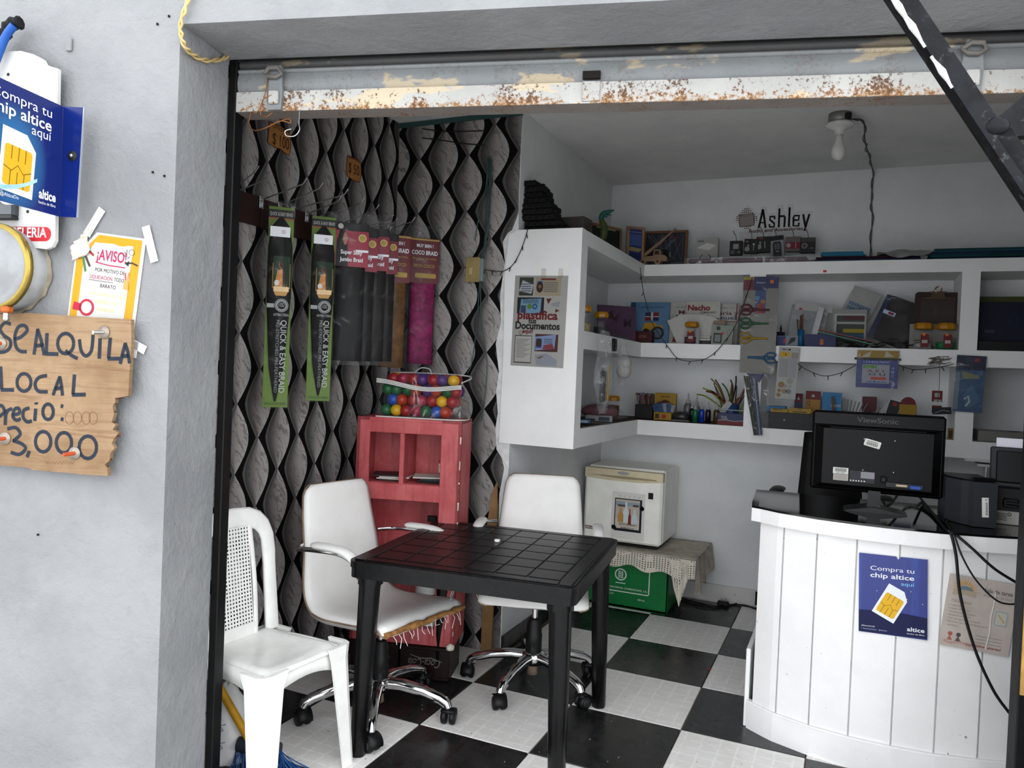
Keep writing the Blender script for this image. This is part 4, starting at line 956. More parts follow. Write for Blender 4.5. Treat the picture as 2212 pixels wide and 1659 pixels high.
w0 = gz(1865, 262, CEIL-.02); wl_ = [W(p.x+.05, p.y, CEIL-.03), w0, gz(1868, 300, CEIL-.05), gz(1872, 320, CEIL-.045), gz(1880, 345, CEIL-.035), gy(1886, 380, YB-.02), gy(1882, 430, YB-.008), gy(1884, 470, YB-.008), gy(1880, 540, YB-.008), gy(1876, 590, YB-.01)]
wl_ = [W(q.x, min(q.y, YB-.012), min(q.z, CEIL-.012)) for q in spline(wl_, 8)]; mb = MB(); mb.tube(wl_, .0035, M_wire, 6); mb.tube([q+W(.008*math.sin(i*.7), 0, -.004+.004*math.cos(i*.9)) for i, q in enumerate(wl_)], .0028, M_wire, 6)
mb.build('lamp_wire', label='twisted grey wire from ceiling lamp down the back wall', cat='wire')

# ================================================================ on the outside pier
def fthing(name, label, cat, u, w, z, group=None, roll=0.0): return thing(name, label, cat, fw(u, w, z), group=group, rot=Euler((0, roll, FA)))
# old white board with a red pill sign
BW = -.276
ob = fthing('sign_board', 'weathered white board with rounded top behind the blue sign', 'sign', 0, BW, 0)
def P(x, y, w): return gf(x, y, w)
pts = [P(x, y, BW) for x, y in ((0, 112), (45, 110), (72, 117), (92, 127), (97, 137), (108, 143), (125, 148), (122, 300), (119, 520), (112, 533), (100, 538), (60, 534), (0, 528))]
M_brd = pm((.52, .515, .495), .6, var=.06, scale=8, bmp=.08, dirt=.12, name='white_board')
mb = MB(); mb.prism([(-.70, pts[-1][1])]+[(-.70, pts[0][1]-.045), (-.68, pts[0][1]-.02), (-.62, pts[0][1])]+pts, 0, .012, M_brd); mb.build('board', ob)
mb = MB(); a_ = P(0, 482, BW); b_ = P(110, 523, BW); rr = (a_[1]-b_[1])/2*.95
mb.poly(rrect(-.672, b_[1]+.002, b_[0], a_[1]-.010, .019), flat('#b01422'), 1); mb.text('PAPELERIA', b_[0]-.014, b_[1]+.013, .027, wht, 2, 'r', .015, wid=.15); mb.build('red_sign_print', ob)
for q in ((18, 161), (60, 457)):
    c_ = P(*q, BW); mb = MB(); mb.disc(c_[0], c_[1], .005, M_ink, 1, 8); mb.build('nail_hole', ob)
# folded blue sheet sign, flange on the wall and the panel standing out
SWp = -.298
bs = fthing('chip_sign', 'folded blue metal phone-chip sign standing out from the pier', 'sign', 0, SWp, 0)
fT, fB = P(137, 230, SWp), P(128, 468, SWp); rT, rB = P(182, 232, SWp), P(165, 470, SWp)
M_sign = pm('#081e66', .22, var=.10, scale=5, name='blue_enamel'); M_edge = pm('#9aa0a6', .4, .4)
mb = MB(); mb.prism([(fT[0], fB[1]), (rB[0], rB[1]), (rT[0]-.003, rT[1]), (fT[0], fT[1])], 0, .003, M_sign); mb.build('flange', bs)
mb = MB(); mb.prism([(rB[0], rB[1]), (rB[0]+.004, rB[1]), (rT[0]+.001, rT[1]), (rT[0]-.003, rT[1])], -.0005, .0035, M_edge); mb.build('flange_edge', bs)
c_ = P(157, 337, SWp); mb = MB(); mb.lathe([(0, .006), (.006, .005), (.007, .002), (.014, .002), (.014, 0)], pm('#20201f', .6), 16, Matrix.Translation((c_[0], 0, c_[1])) @ Matrix.Rotation(PI/2, 4, 'X')); mb.sph((c_[0], -.005, c_[1]), .005, M_gal, 10, 6); mb.build('rivet', bs)
FU = (fT[0]+fB[0])/2; PL = .30; Rz = Matrix.Translation((FU, 0, 0)) @ Matrix.Rotation(PI/2, 4, 'Z')
zt_, zb_ = fT[1], fB[1]
def pp_(x, y):
    o_ = fw(FU, SWp); h_ = hit(x, y, o_, FX); return (h_-o_).dot(FD), h_.z
def panelmat():
    m, b = newmat('blue_sign_print'); o, x, y, z = coords(); d = ((y+.16)*(y+.16)*1.9+(z-1.905)*(z-1.905)*1.1)
    c = mix((1-d*42.0).clamp(), (.006, .016, .13), (.02, .16, .36)); c = mix(((2.28-z)*2.8).clamp()*.0, c, (.01, .02, .1)); V.nt.links.new(c, b.inputs['Base Color']); b.inputs['Roughness'].default_value = .25; return m
M_pan = panelmat()
mb = MB(Rz); mb.prism([(-PL, zb_), (0, zb_), (0, zt_), (-PL, zt_)], 0, .003, M_pan); mb.build('panel', bs)
mb = MB(Rz)
def tx(s, xl, xr, yb, hpx, bold=0, col=wht, full=None):
    a_ = pp_(xl, yb[0]); b2 = pp_(xr, yb[1]); mb.text(s, b2[0], b2[1], hpx, col, 2, 'r', bold, wid=full or (b2[0]-a_[0]))
a_, b2 = pp_(0, 228), pp_(111, 258)
wv = b2[0]-a_[0]
mb.text('Compra tu', b2[0], pp_(110, 255)[1], .025, wht, 2, 'r', 0, wid=wv*1.17); mb.text('chip altice', b2[0], pp_(111, 285)[1], .029, wht, 2, 'r', .014, wid=wv*1.19); mb.text('aquí', b2[0], pp_(110, 308)[1]+.003, .024, wht, 2, 'r', 0, wid=wv*.40)
q = pp_(37, 352); simcard(mb, q[0], q[1], .180, 3, math.radians(4)); q2 = pp_(60, 370)
for k in range(6):
    cx, cz = pp_(20, 375); mb.stroke([(cx+.21*(t_-.6), cz+.016*k*.3-.036+.104*(t_-.35)**2-.0064*k) for t_ in np.linspace(0, 1, 12)], .0028, flat('#a9d8f2'), 6, taper=True)
q = pp_(119, 441); mb.text('altice', q[0], q[1]+.005, .024, wht, 2, 'r', .03, wid=.058); mb.text('hecho de fibra', q[0], q[1]-.010, .008, wht, 2, 'r', wid=.058)
q = pp_(39, 431); mb.text('Altice Dominicana   @AlticeDo', q[0], q[1], .009, wht, 2, 'r', wid=.16); mb.text('altice.com.do', pp_(4, 410)[0], pp_(4, 412)[1], .010, wht, 2, 'r', wid=.09)
mb.build('panel_print', bs)
# warning poster, tilted, top left corner crumpled
av = fthing('notice_poster', 'tilted yellow-bordered ¡AVISO! paper poster taped to the pier', 'poster', 0, -TW-.003, 0)
cTR = P(316, 516, -TW-.003); rot = math.radians(-6.3); w, h = .272, .365
ex = (math.cos(rot), math.sin(rot)); ez = (-math.sin(rot), math.cos(rot))
ac = (cTR[0]-(ex[0]*w/2+ez[0]*h/2)*KS, cTR[1]-(ex[1]*w/2+ez[1]*h/2)*KS); av.scale = (KS, KS, KS); av.location = fw(ac[0], -TW-.003, ac[1]); av.rotation_euler = Euler((0, -rot, FA))
pw = pm('#b4b2ae', .6, var=.03); yl = flat('#b88608'); mg = flat('#9b1a4b')
mb = MB(); mb.prism([(-w/2, -h/2), (w/2, -h/2), (w/2, h/2), (-w/2+.075, h/2), (-w/2+.055, h/2-.025), (-w/2+.015, h/2-.075), (-w/2, h/2-.08)], 0, .0012, pw); mb.build('sheet', av)
mb = MB(); mb.poly([(-w/2+.008, -h/2+.01), (w/2-.014, -h/2+.01), (w/2-.014, h/2-.008), (-w/2+.085, h/2-.008), (-w/2+.06, h/2-.035), (-w/2+.02, h/2-.082), (-w/2+.008, h/2-.086)], yl, 1)
r3 = random.Random(2); top = [(x_, h/2-.038+.006*r3.random()) for x_ in np.linspace(w/2-.045, -w/2+.075, 9)]
mb.poly([(-w/2+.038, -h/2+.06), (w/2-.045, -h/2+.06)]+top+[(-w/2+.038, h/2-.095)], pw, 2)
mb.text('¡AVISO!', .012, .088, .036, mg, 3, 'c', .02, wid=.118); mb.stroke([(-.05, .078), (.0, .073), (.07, .072)], .004, mg, 3)
mb.text('POR MOTIVO DE', .012, .046, .013, M_ink, 3, 'c', wid=.118); mb.text('LIQUIDACION', -.020, .020, .013, mg, 3, 'c', wid=.09); mb.text('TODO', .052, .020, .013, M_ink, 3, 'c', wid=.04); mb.stroke([(-.068, .014), (.03, .014)], .0016, M_ink, 3); mb.text('BARATO', .012, -.008, .013, M_ink, 3, 'c', wid=.062)
fy = flat('#d9c07a')
for k, s in enumerate(('YA NOS VAMOS. ESTAMOS', 'VENDIENDO TODO', 'APROBECHA')): mb.text(s, .012, -.038-.026*k, .011, fy, 3, 'c', wid=(.148, .098, .072)[k])
mb.stroke([(.118, .085), (.095, .092), (.075, .088)], .005, M_ink, 4); mb.poly([(.066, .087), (.084, .098), (.082, .078)], M_ink, 4)
mb.disc(.088, .128, .010, flat('#d8d6d2'), 4, 10); mb.annul(.088, .128, .009, .0105, M_ink, 5, 12); mb.stroke([(.084, .118), (.076, .105)], .002, M_ink, 4); mb.rect(.081, .112, .094, .120, flat('#d8d6d2'), 4)
for a_, b_ in (((.060, .128), (.066, .118)), ((.068, .136), (.070, .126)), ((.058, .116), (.066, .112))): mb.stroke([a_, b_], .002, M_ink, 4)
mb.poly([(.072, -.002), (.094, -.004), (.090, .028), (.074, .030)], flat('#d08a4c'), 4); mb.stroke([(.078, .03), (.074, .055)], .005, flat('#c0404a'), 4); mb.stroke([(.086, .03), (.088, .058)], .006, flat('#c97f34'), 4)
mb.annul(-.062, -.085, .022, .030, flat('#a51232'), 4); mb.poly([(-.085, -.075), (-.115, -.07), (-.118, -.098), (-.085, -.10)], flat('#a51232'), 4); mb.disc(-.062, -.085, .021, flat('#c9b3ac'), 4)
for a_, b_, c_ in (((-.105, .10), (-.085, .04), '#2d6a3c'), ((-.10, .105), (-.07, .06), '#3a2b22'), ((-.088, .118), (-.06, .10), '#8b2f1c')): mb.stroke([a_, b_], .008, flat(c_), 4)
mb.build('print', av)
mb = MB(); mb.sheet(lambda a, b: (-w/2-.01+.062*a+.010*math.sin(9*b), -.006-.018*math.sin(PI*a)*math.sin(PI*b)-.006*math.sin(14*a+8*b), h/2-.085+.07*b+.035*a*b-.03*(1-a)), 10, 10, pm('#c9c2b4', .5, var=.15), .001); mb.build('crumpled_corner', av)
M_tape = pm((.78, .78, .76), .35, var=.04)
for (x0_, y0_, x1_, y1_) in ((222, 452, 188, 508), (316, 489, 335, 566), (293, 738, 287, 772), (288, 742, 315, 757)):
    a_, b_ = P(x0_, y0_, -TW-.004), P(x1_, y1_, -TW-.004); mb = MB(); L = math.hypot(b_[0]-a_[0], b_[1]-a_[1]); an = math.atan2(b_[1]-a_[1], b_[0]-a_[0])
    Mloc = av.matrix_basis; m_ = MB(); m_.box((0, 0, 0), (L/KS, .0012, .030), M_tape); o_ = m_.build('tape_strip', av)
    cu, cz = (a_[0]+b_[0])/2-ac[0], (a_[1]+b_[1])/2-ac[1]; o_.location = ((cu*ex[0]+cz*ex[1])/KS, -.0045, (cu*ez[0]+cz*ez[1])/KS); o_.rotation_euler = (0, -(an-rot), 0)
# plywood for-rent board, brush lettering
PWv = -.282
pl = fthing('plywood_sign', 'broken plywood board hand-painted SE ALQUILA LOCAL in blue', 'sign', 0, PWv, 0)
def plym():
    m, b = newmat('weathered_plywood'); o, x, y, z = coords()
    g = noise(comb(x*6.0, 0.0, z*120.0), 1.0, 4, .6, .4); n = noise(o, 5.0, 4, .6); g2 = noise(comb(x*3.0, 0.0, z*26.0), 1.0, 3, .6, 1.5)
    c = mix(n.step(.3, .7), (.165, .092, .038), (.275, .18, .098)); c = mix(g.step(.48, .68)*.6, c, (.15, .08, .035)); c = mix(g2.step(.58, .74)*.6, c, (.13, .06, .022))
    V.nt.links.new(c, b.inputs['Base Color']); b.inputs['Roughness'].default_value = .75; bump(b, g, .4, .003); return m
M_ply = plym(); M_plyd = pm('#4a2a14', .85, var=.4, scale=50)
op = [(0, 678), (60, 676), (150, 682), (283, 690), (284, 735), (280, 800), (277, 855), (262, 858), (248, 860), (249, 868), (243, 878), (246, 895), (241, 912), (250, 918), (243, 928), (256, 935), (246, 948), (241, 958), (247, 968), (238, 980), (236, 995), (226, 1004), (232, 1012), (233, 1028), (190, 1026), (150, 1022), (70, 1015), (60, 1010), (0, 1005)]
og = [P(x, y, PWv) for x, y in op]
mb = MB(); mb.prism(og+[(-.615, og[-1][1]), (-.61, (og[-1][1]+og[0][1])/2), (-.618, og[0][1])], 0, .013, M_ply); mb.build('board', pl)
mb = MB(); r4 = random.Random(9)
for k in range(34):
    i = 7+int(k/34*16); x_, y_ = op[i][0]+r4.uniform(-3, 5), op[i][1]+r4.uniform(-6, 8); a_ = P(x_, y_, PWv); L = r4.uniform(.015, .05)
    mb.box((a_[0]-L/2-.004, .004+.004*r4.random(), a_[1]), (L, .004, .0035), M_plyd, 0, None)
o_ = mb.build('splinters', pl); o_['kind'] = 'stuff'
M_bp = pm('#0a1828', .6, var=.35, scale=40, name='blue_brush_paint')
def cr_(pts): return [P(x/2.633, 430+y/2.633, PWv) for x, y in pts]
def ell(cx, cy, rx, ry, n=16, a0=0, a1=2*PI): return [(cx+rx*math.cos(a0+(a1-a0)*i/n), cy+ry*math.sin(a0+(a1-a0)*i/n)) for i in range(n+1)]
def sp2(p): return [(v.x, v.y) for v in spline([(x, y, 0) for x, y in p], 5)]
ST = [sp2([(62, 712), (28, 704), (2, 738), (22, 775), (58, 802), (58, 842), (28, 868), (-20, 872)]), sp2([(80, 798), (118, 785), (155, 748), (140, 720), (105, 728), (85, 780), (92, 840), (118, 866), (152, 868)]),
      [(194, 885), (204, 812), (216, 738)], [(214, 738), (234, 800), (252, 888)], [(203, 835), (250, 830)], [(268, 762), (263, 875)], [(258, 880), (332, 882)], ell(374, 822, 46, 58), [(372, 862), (405, 888), (442, 908)],
      sp2([(452, 798), (462, 862), (488, 892), (520, 862), (530, 772)]), [(570, 792), (565, 908)], [(628, 788), (618, 905)], [(612, 908), (682, 908)], [(684, 938), (700, 870), (714, 818)], [(712, 818), (728, 870), (738, 935)], [(692, 895), (734, 890)],
      [(4, 952), (10, 1082)], [(5, 1085), (80, 1086)], ell(137, 1043, 40, 50), sp2([(268, 1004), (222, 1015), (200, 1052), (218, 1092), (272, 1096)]), [(302, 1116), (322, 1060), (342, 1008)], [(340, 1008), (350, 1060), (356, 1118)], [(312, 1078), (360, 1074)], [(424, 998), (416, 1112)], [(410, 1113), (488, 1112)],
      [(-16, 1176), (-20, 1290)], sp2([(-16, 1180), (12, 1176), (24, 1212), (-14, 1244)]), [(34, 1196), (30, 1285)], [(34, 1222), (48, 1200), (70, 1192)], sp2([(72, 1228), (110, 1218), (106, 1190), (82, 1198), (74, 1238), (96, 1258), (118, 1248)]), sp2([(168, 1188), (136, 1202), (132, 1240), (154, 1266), (182, 1262)]), [(204, 1192), (198, 1262)], [(206, 1156), (208, 1168)], ell(274, 1210, 30, 44), [(346, 1176), (360, 1180)], [(346, 1250), (362, 1254)],
      sp2([(42, 1308), (88, 1300), (116, 1335), (84, 1370), (76, 1374), (124, 1392), (146, 1420), (110, 1452), (62, 1440)]), [(168, 1432), (154, 1468)], ell(246, 1380, 44, 58), ell(364, 1386, 44, 58), ell(500, 1412, 50, 64)]
mb = MB()
for i, s in enumerate(ST): mb.stroke(cr_(s), .0100 if len(s) > 2 else .0108, M_bp, 1)
mb.build('brush_lettering', pl)
mb = MB(); pc_ = pm('#6b4a30', .8)
for cx in (395, 440, 490, 530): mb.stroke(cr_(ell(cx, 1245, 24, 36, 14)), .0012, pc_, 1)
mb.stroke(cr_([(262+10*k, 1500+(8 if k % 2 else -10)) for k in range(17)]), .001, pc_, 1); mb.build('pencil_marks', pl)
for k, (x_, y_, red) in enumerate(((225, 718, 0), (3, 742, 1), (12, 947, 1), (162, 979, 1))):
    c_ = P(x_, y_, PWv); mb = MB(); Mz = Matrix.Translation((c_[0], 0, c_[1])) @ Matrix.Rotation(PI/2, 4, 'X')
    mb.lathe([(0, .001), (.018, .001), (.018, .003), (0, .003)], pm('#8d8378', .4, .7), 18, Mz); mb.cyl((c_[0], -.002, c_[1]), (c_[0]-.012, -.028, c_[1]-.002), .0055, pm('#a8401c', .6) if red else M_gal, n=10); mb.build('bolt', pl)
# electricity meter, its face and ring
R_m = .150; mu = P(106, 590, -TW-.004)[0]-R_m*KS; mz = 1.413+.292*KS
me_ = fthing('electric_meter', 'round grey electricity meter with brass ring on the pier', 'meter', mu, -TW-.004, mz); me_.scale = (KS, KS, KS)
M_mg = pm((.26, .265, .265), .5, var=.25, scale=9, bmp=.15, dirt=.2); M_br = pm('#8d7a3c', .28, .85, var=.3, scale=4)
Mx = Matrix.Rotation(PI/2, 4, 'X')
mb = MB(); mb.lathe([(R_m, .0), (R_m, .02), (R_m-.004, .075), (0, .075)], M_mg, 40, Mx); mb.build('body', me_)
mb = MB(); mb.lathe([(R_m-.004, .070), (R_m+.005, .074), (R_m+.006, .090), (R_m-.004, .096), (R_m-.012, .094)], M_br, 40, Mx); mb.build('ring', me_)
mb = MB(); mb.lathe([(R_m-.010, .092), (R_m-.022, .100), (R_m-.03, .098), (R_m-.04, .103), (0, .108)], pm((.24, .245, .25), .2, var=.15), 40, Mx); mb.build('face', me_)
mb = MB(); r5 = random.Random(4); pts = [(R_m*(1.02+.10*r5.random())*math.cos(a_), R_m*(1.02+.10*r5.random())*math.sin(a_)) for a_ in np.linspace(-PI, PI, 40)[:-1]]; mb.prism(pts, -.006, -.001, pm('#8d8372', .9, var=.3)); mb.build('mortar_rim', me_)
mb = MB(); mb.box((.062, -.085, -.148), (.035, .03, .022), pm('#a8531c', .5), .006); mb.box((.06, -.082, -.172), (.018, .02, .03), M_gal, .004); mb.build('seal_latch', me_)
mb = MB(); mb.box((.0, -.035, .205), (.11, .06, .05), pm('#55585a', .4, .6), .008); mb.box((-.01, -.035, .178), (.13, .07, .014), pm('#2a2b2c', .5), .003); mb.cyl((0, -.035, .225), (0, -.035, .30), .022, pm('#2a2b2c', .5), n=14); mb.build('conduit_hub', me_)
mb = MB(); mb.sph((.035, -.06, .235), .022, pm((.7, .7, .68), .7, var=.1), 10, 7, (1.5, 1, .7)); mb.build('sealing_tape', me_)
# cut service cable and the twisted cream wire at the soffit corner
q = [P(*c_, -.30) for c_ in ((-30, 190), (0, 108), (14, 76), (30, 55))]
cc_ = fthing('service_cable', 'cut blue cable end with frayed black sheath on the pier', 'cable', 0, -.30, 0)
mb = MB(); mb.tube(spline([(u, 0, z) for u, z in q], 6), .011, pm('#1d4f9a', .4), 10); mb.build('blue_core', cc_)
mb = MB(); q2 = [P(*c_, -.296) for c_ in ((-40, 120), (0, 80), (16, 52), (40, 46))]; mb.tube(spline([(u, .012, z) for u, z in q2], 6), [.014+.005*((i*7) % 3)/2 for i in range(19)], pm('#0b0b0b', .8, bmp=.6, scale=40), 9); mb.build('black_sheath', cc_)
wt = [P(*c_, -.252) for c_ in ((418, -30), (404, 15), (393, 50), (394, 78))]; pts = [W(*fw(u, -.252, z)) for u, z in wt]
for x_, y_, w_ in ((402, 102, -.24), (420, 120, -.19), (445, 131, -.13), (470, 130, -.06), (492, 122, -.016)):
    u, z = P(x_, y_, w_); pts.append(fw(max(u, .008), w_, z))
mb = MB(); sp_ = spline(pts, 8); M_crm = pm('#b79f6c', .5, var=.15)
for s in (0, PI): mb.tube([p_+FX*(.0045*math.cos(i*.55+s))+W(0, 0, .0045*math.sin(i*.55+s))-FD*.004 for i, p_ in enumerate(sp_)], .0038, M_crm, 6)
mb.build('electric_wire', label='cream twisted two-wire cord at the lintel corner', cat='wire')
# ---------------------------------------------------------------- black angle-iron frame outside, top right
M_ang = pm('#0f1114', .45, .5, var=.5, scale=25, bmp=.3, dirt=.28, dcol=(.20, .205, .21), name='black_angle_iron'); M_wpt = pm((.5, .5, .5), .6)
an = thing('iron_bracket', 'black welded angle-iron frame in front of the shutter, top right', 'bracket', (0, 0, 0)); wA = -.62
def bar(name, a, b, s=.034, flip=1):
    A = Vector((*P(*a, wA), 0)); B = Vector((*P(*b, wA), 0)); pA, pB = fw(A.x, wA, A.y), fw(B.x, wA, B.y); mb = MB()
    prof = [(0, 0), (s, 0), (s, .004), (.004, .004), (.004, s), (0, s)]; t_ = (pB-pA).normalized(); sd = t_.cross(FD).normalized()*flip
    rings = [[q_+sd*(a_-s/2)+FD*b_ for a_, b_ in prof] for q_ in (pA, pB)]; mb.ring(rings, M_ang, True, False); return mb.build(name, an), pA, pB, sd
o_, pA, pB, sd = bar('main_bar', (1925, -50), (2800, 1260))
for k, (f_, L) in enumerate(((.12, .05), (.22, .045), (.44, .035))):
    c_ = pA.lerp(pB, f_*.36); mb = MB(); t_ = (pB-pA).normalized(); q_ = [c_-sd*.0185-FD*.001+t_*a_ for a_ in (-L, L)]
    mb.tube(q_, [.003, .003], M_wpt, 6); mb.tube([q_[0], c_-sd*.0175-FD*.002, q_[1]], [.001, .007, .001], M_wpt, 6); mb.build('paint_blob', o_)
bar('strut', (2150, 282), (2800, -260), .030); bar('cross_bar', (2160, 280), (2800, 245), .026); bar('lower_bar', (2168, 285), (2800, 1190), .028, -1)
mb = MB(); q_ = fw(*[P(2154, 272, wA)[0], wA, P(2154, 272, wA)[1]]); mb.sph(q_, .016, M_ang, 10, 7, (1.3, .6, 1)); mb.build('weld', an)
u1, z1 = P(2800, -255, wA); u2, z2 = P(2800, 1240, wA)
for z_ in (z1, z2): mb = MB(); mb.tube([fw(u1, wA, z_), fw(u1, -TW, z_)], .014, M_ang, 4); mb.build('wall_arm', an)
# ================================================================ on the papered side wall
SX = XW+.001
def wy(x, y, X=SX): p_ = gx(x, y, X); return p_.y, p_.z
M_bw = pm('#22100a', .6, var=.25, scale=10, name='brown_board')
hb = thing('hook_board', 'dark brown wooden strip on the papered wall carrying wire hooks', 'board', (SX, 0, 0), PI/2)
for (y0_, y1_, z0_, z1_) in ((-1.80, -1.60, 1.965, 2.085), (-1.595, -1.27, 1.960, 2.080), (-1.265, -.62, 1.962, 2.078)):
    mb = MB(); mb.box(((y0_+y1_)/2, -.009, (z0_+z1_)/2), (y1_-y0_, .016, z1_-z0_), M_bw, .002); mb.build('plank', hb)
M_hk = pm((.42, .42, .43), .25, .9)
hooks = [((500, 372), (519, 363), (526, 357)), ((512, 400), (578, 384), (585, 377)), ((566, 420), (655, 397), (663, 388)), ((606, 433), (690, 404), (697, 395)), ((634, 442), (744, 420), (750, 412)), ((664, 450), (730, 435), (737, 428)),
         ((697, 460), (780, 428), (787, 420)), ((735, 470), (812, 444), (819, 436)), ((770, 486), (843, 474), (850, 466)), ((775, 494), (852, 481), (859, 473)), ((800, 498), (890, 479), (897, 471))]
HK = []
for k, (a_, b_, c_) in enumerate(hooks):
    yb, zb2 = wy(*a_, SX+.02); zb2 = min(max(zb2, 2.0), 2.075); tip = gy(*b_, yb); t2 = gy(*c_, yb)
    tip.x = min(max(tip.x, -1.08), -.86); 
    h_ = thing('wire_hook', 'chromed display hook, number %s from the street on the brown strip' % ('first second third fourth fifth sixth seventh eighth ninth tenth eleventh'.split()[k],), 'hook', (SX+.018, yb, zb2), group='display hooks on the brown strip')
    h_['label'] = 'thin chromed display hook on brown strip, %s counting from the street' % ('first second third fourth fifth sixth seventh eighth ninth tenth eleventh'.split()[k])
    L = tip.x-SX-.018; mb = MB(); rise = tip.z-zb2
    rise = max(-.02, min(.06, rise)); mb.tube([(.002, 0, 0), (L*.5, 0, rise*.45), (L, 0, rise), (L+.018, 0, rise+.022)], .003, M_hk, 6); mb.build('rod', h_)
    mb = MB(); mb.box((.0015, 0, -.012), (.003, .024, .05), M_hk, .001); mb.box((.006, 0, -.022), (.008, .010, .02), M_hk, .001); mb.build('plate', h_); HK.append((yb, zb2, L, rise))
# handwritten price cards
M_card = pm('#9a6834', .8, var=.12, scale=20); M_brn = flat('#4a1d12'); M_blk2 = flat('#2a1a10')
for k, (pxs, l1, l2, lab, q1, q2) in enumerate((([(582, 263), (606, 272), (627, 290), (628, 318), (624, 336), (614, 330), (606, 322), (592, 318), (578, 308)], 'Unidad 1', '$ 100', 'brown torn card marked $100 high on the papered wall', (583, 290), (583, 312)),
                                          ([(751, 337), (765, 342), (779, 350), (780, 376), (777, 394), (764, 390), (750, 380), (748, 360)], 'Jumbo Braid', '$ 50', 'brown torn card marked $50 on the papered wall', (753, 352), (753, 376)))):
    g_ = [wy(x_, y_, SX+.004) for x_, y_ in pxs]; cy0 = sum(a_ for a_, b_ in g_)/len(g_); cz0 = sum(b_ for a_, b_ in g_)/len(g_)
    t = thing('price_card', lab, 'card', (SX+.004, cy0, cz0), PI/2, 'price cards on the papered wall'); loc_ = [(a_-cy0, b_-cz0) for a_, b_ in g_]
    mb = MB(); mb.prism(loc_, 0, .0012, M_card); mb.build('card', t)
    mb = MB(); mb.stroke(loc_+[loc_[0]], .004, M_brn, 1); wd = max(a_ for a_, b_ in loc_)-min(a_ for a_, b_ in loc_)
    mb.text(l1, -.0, .045, .020, M_brn, 2, 'c', wid=wd*.75); mb.text(l2, 0, -.022, .048, M_blk2, 2, 'c', wid=wd*.72); mb.build('handwriting', t)

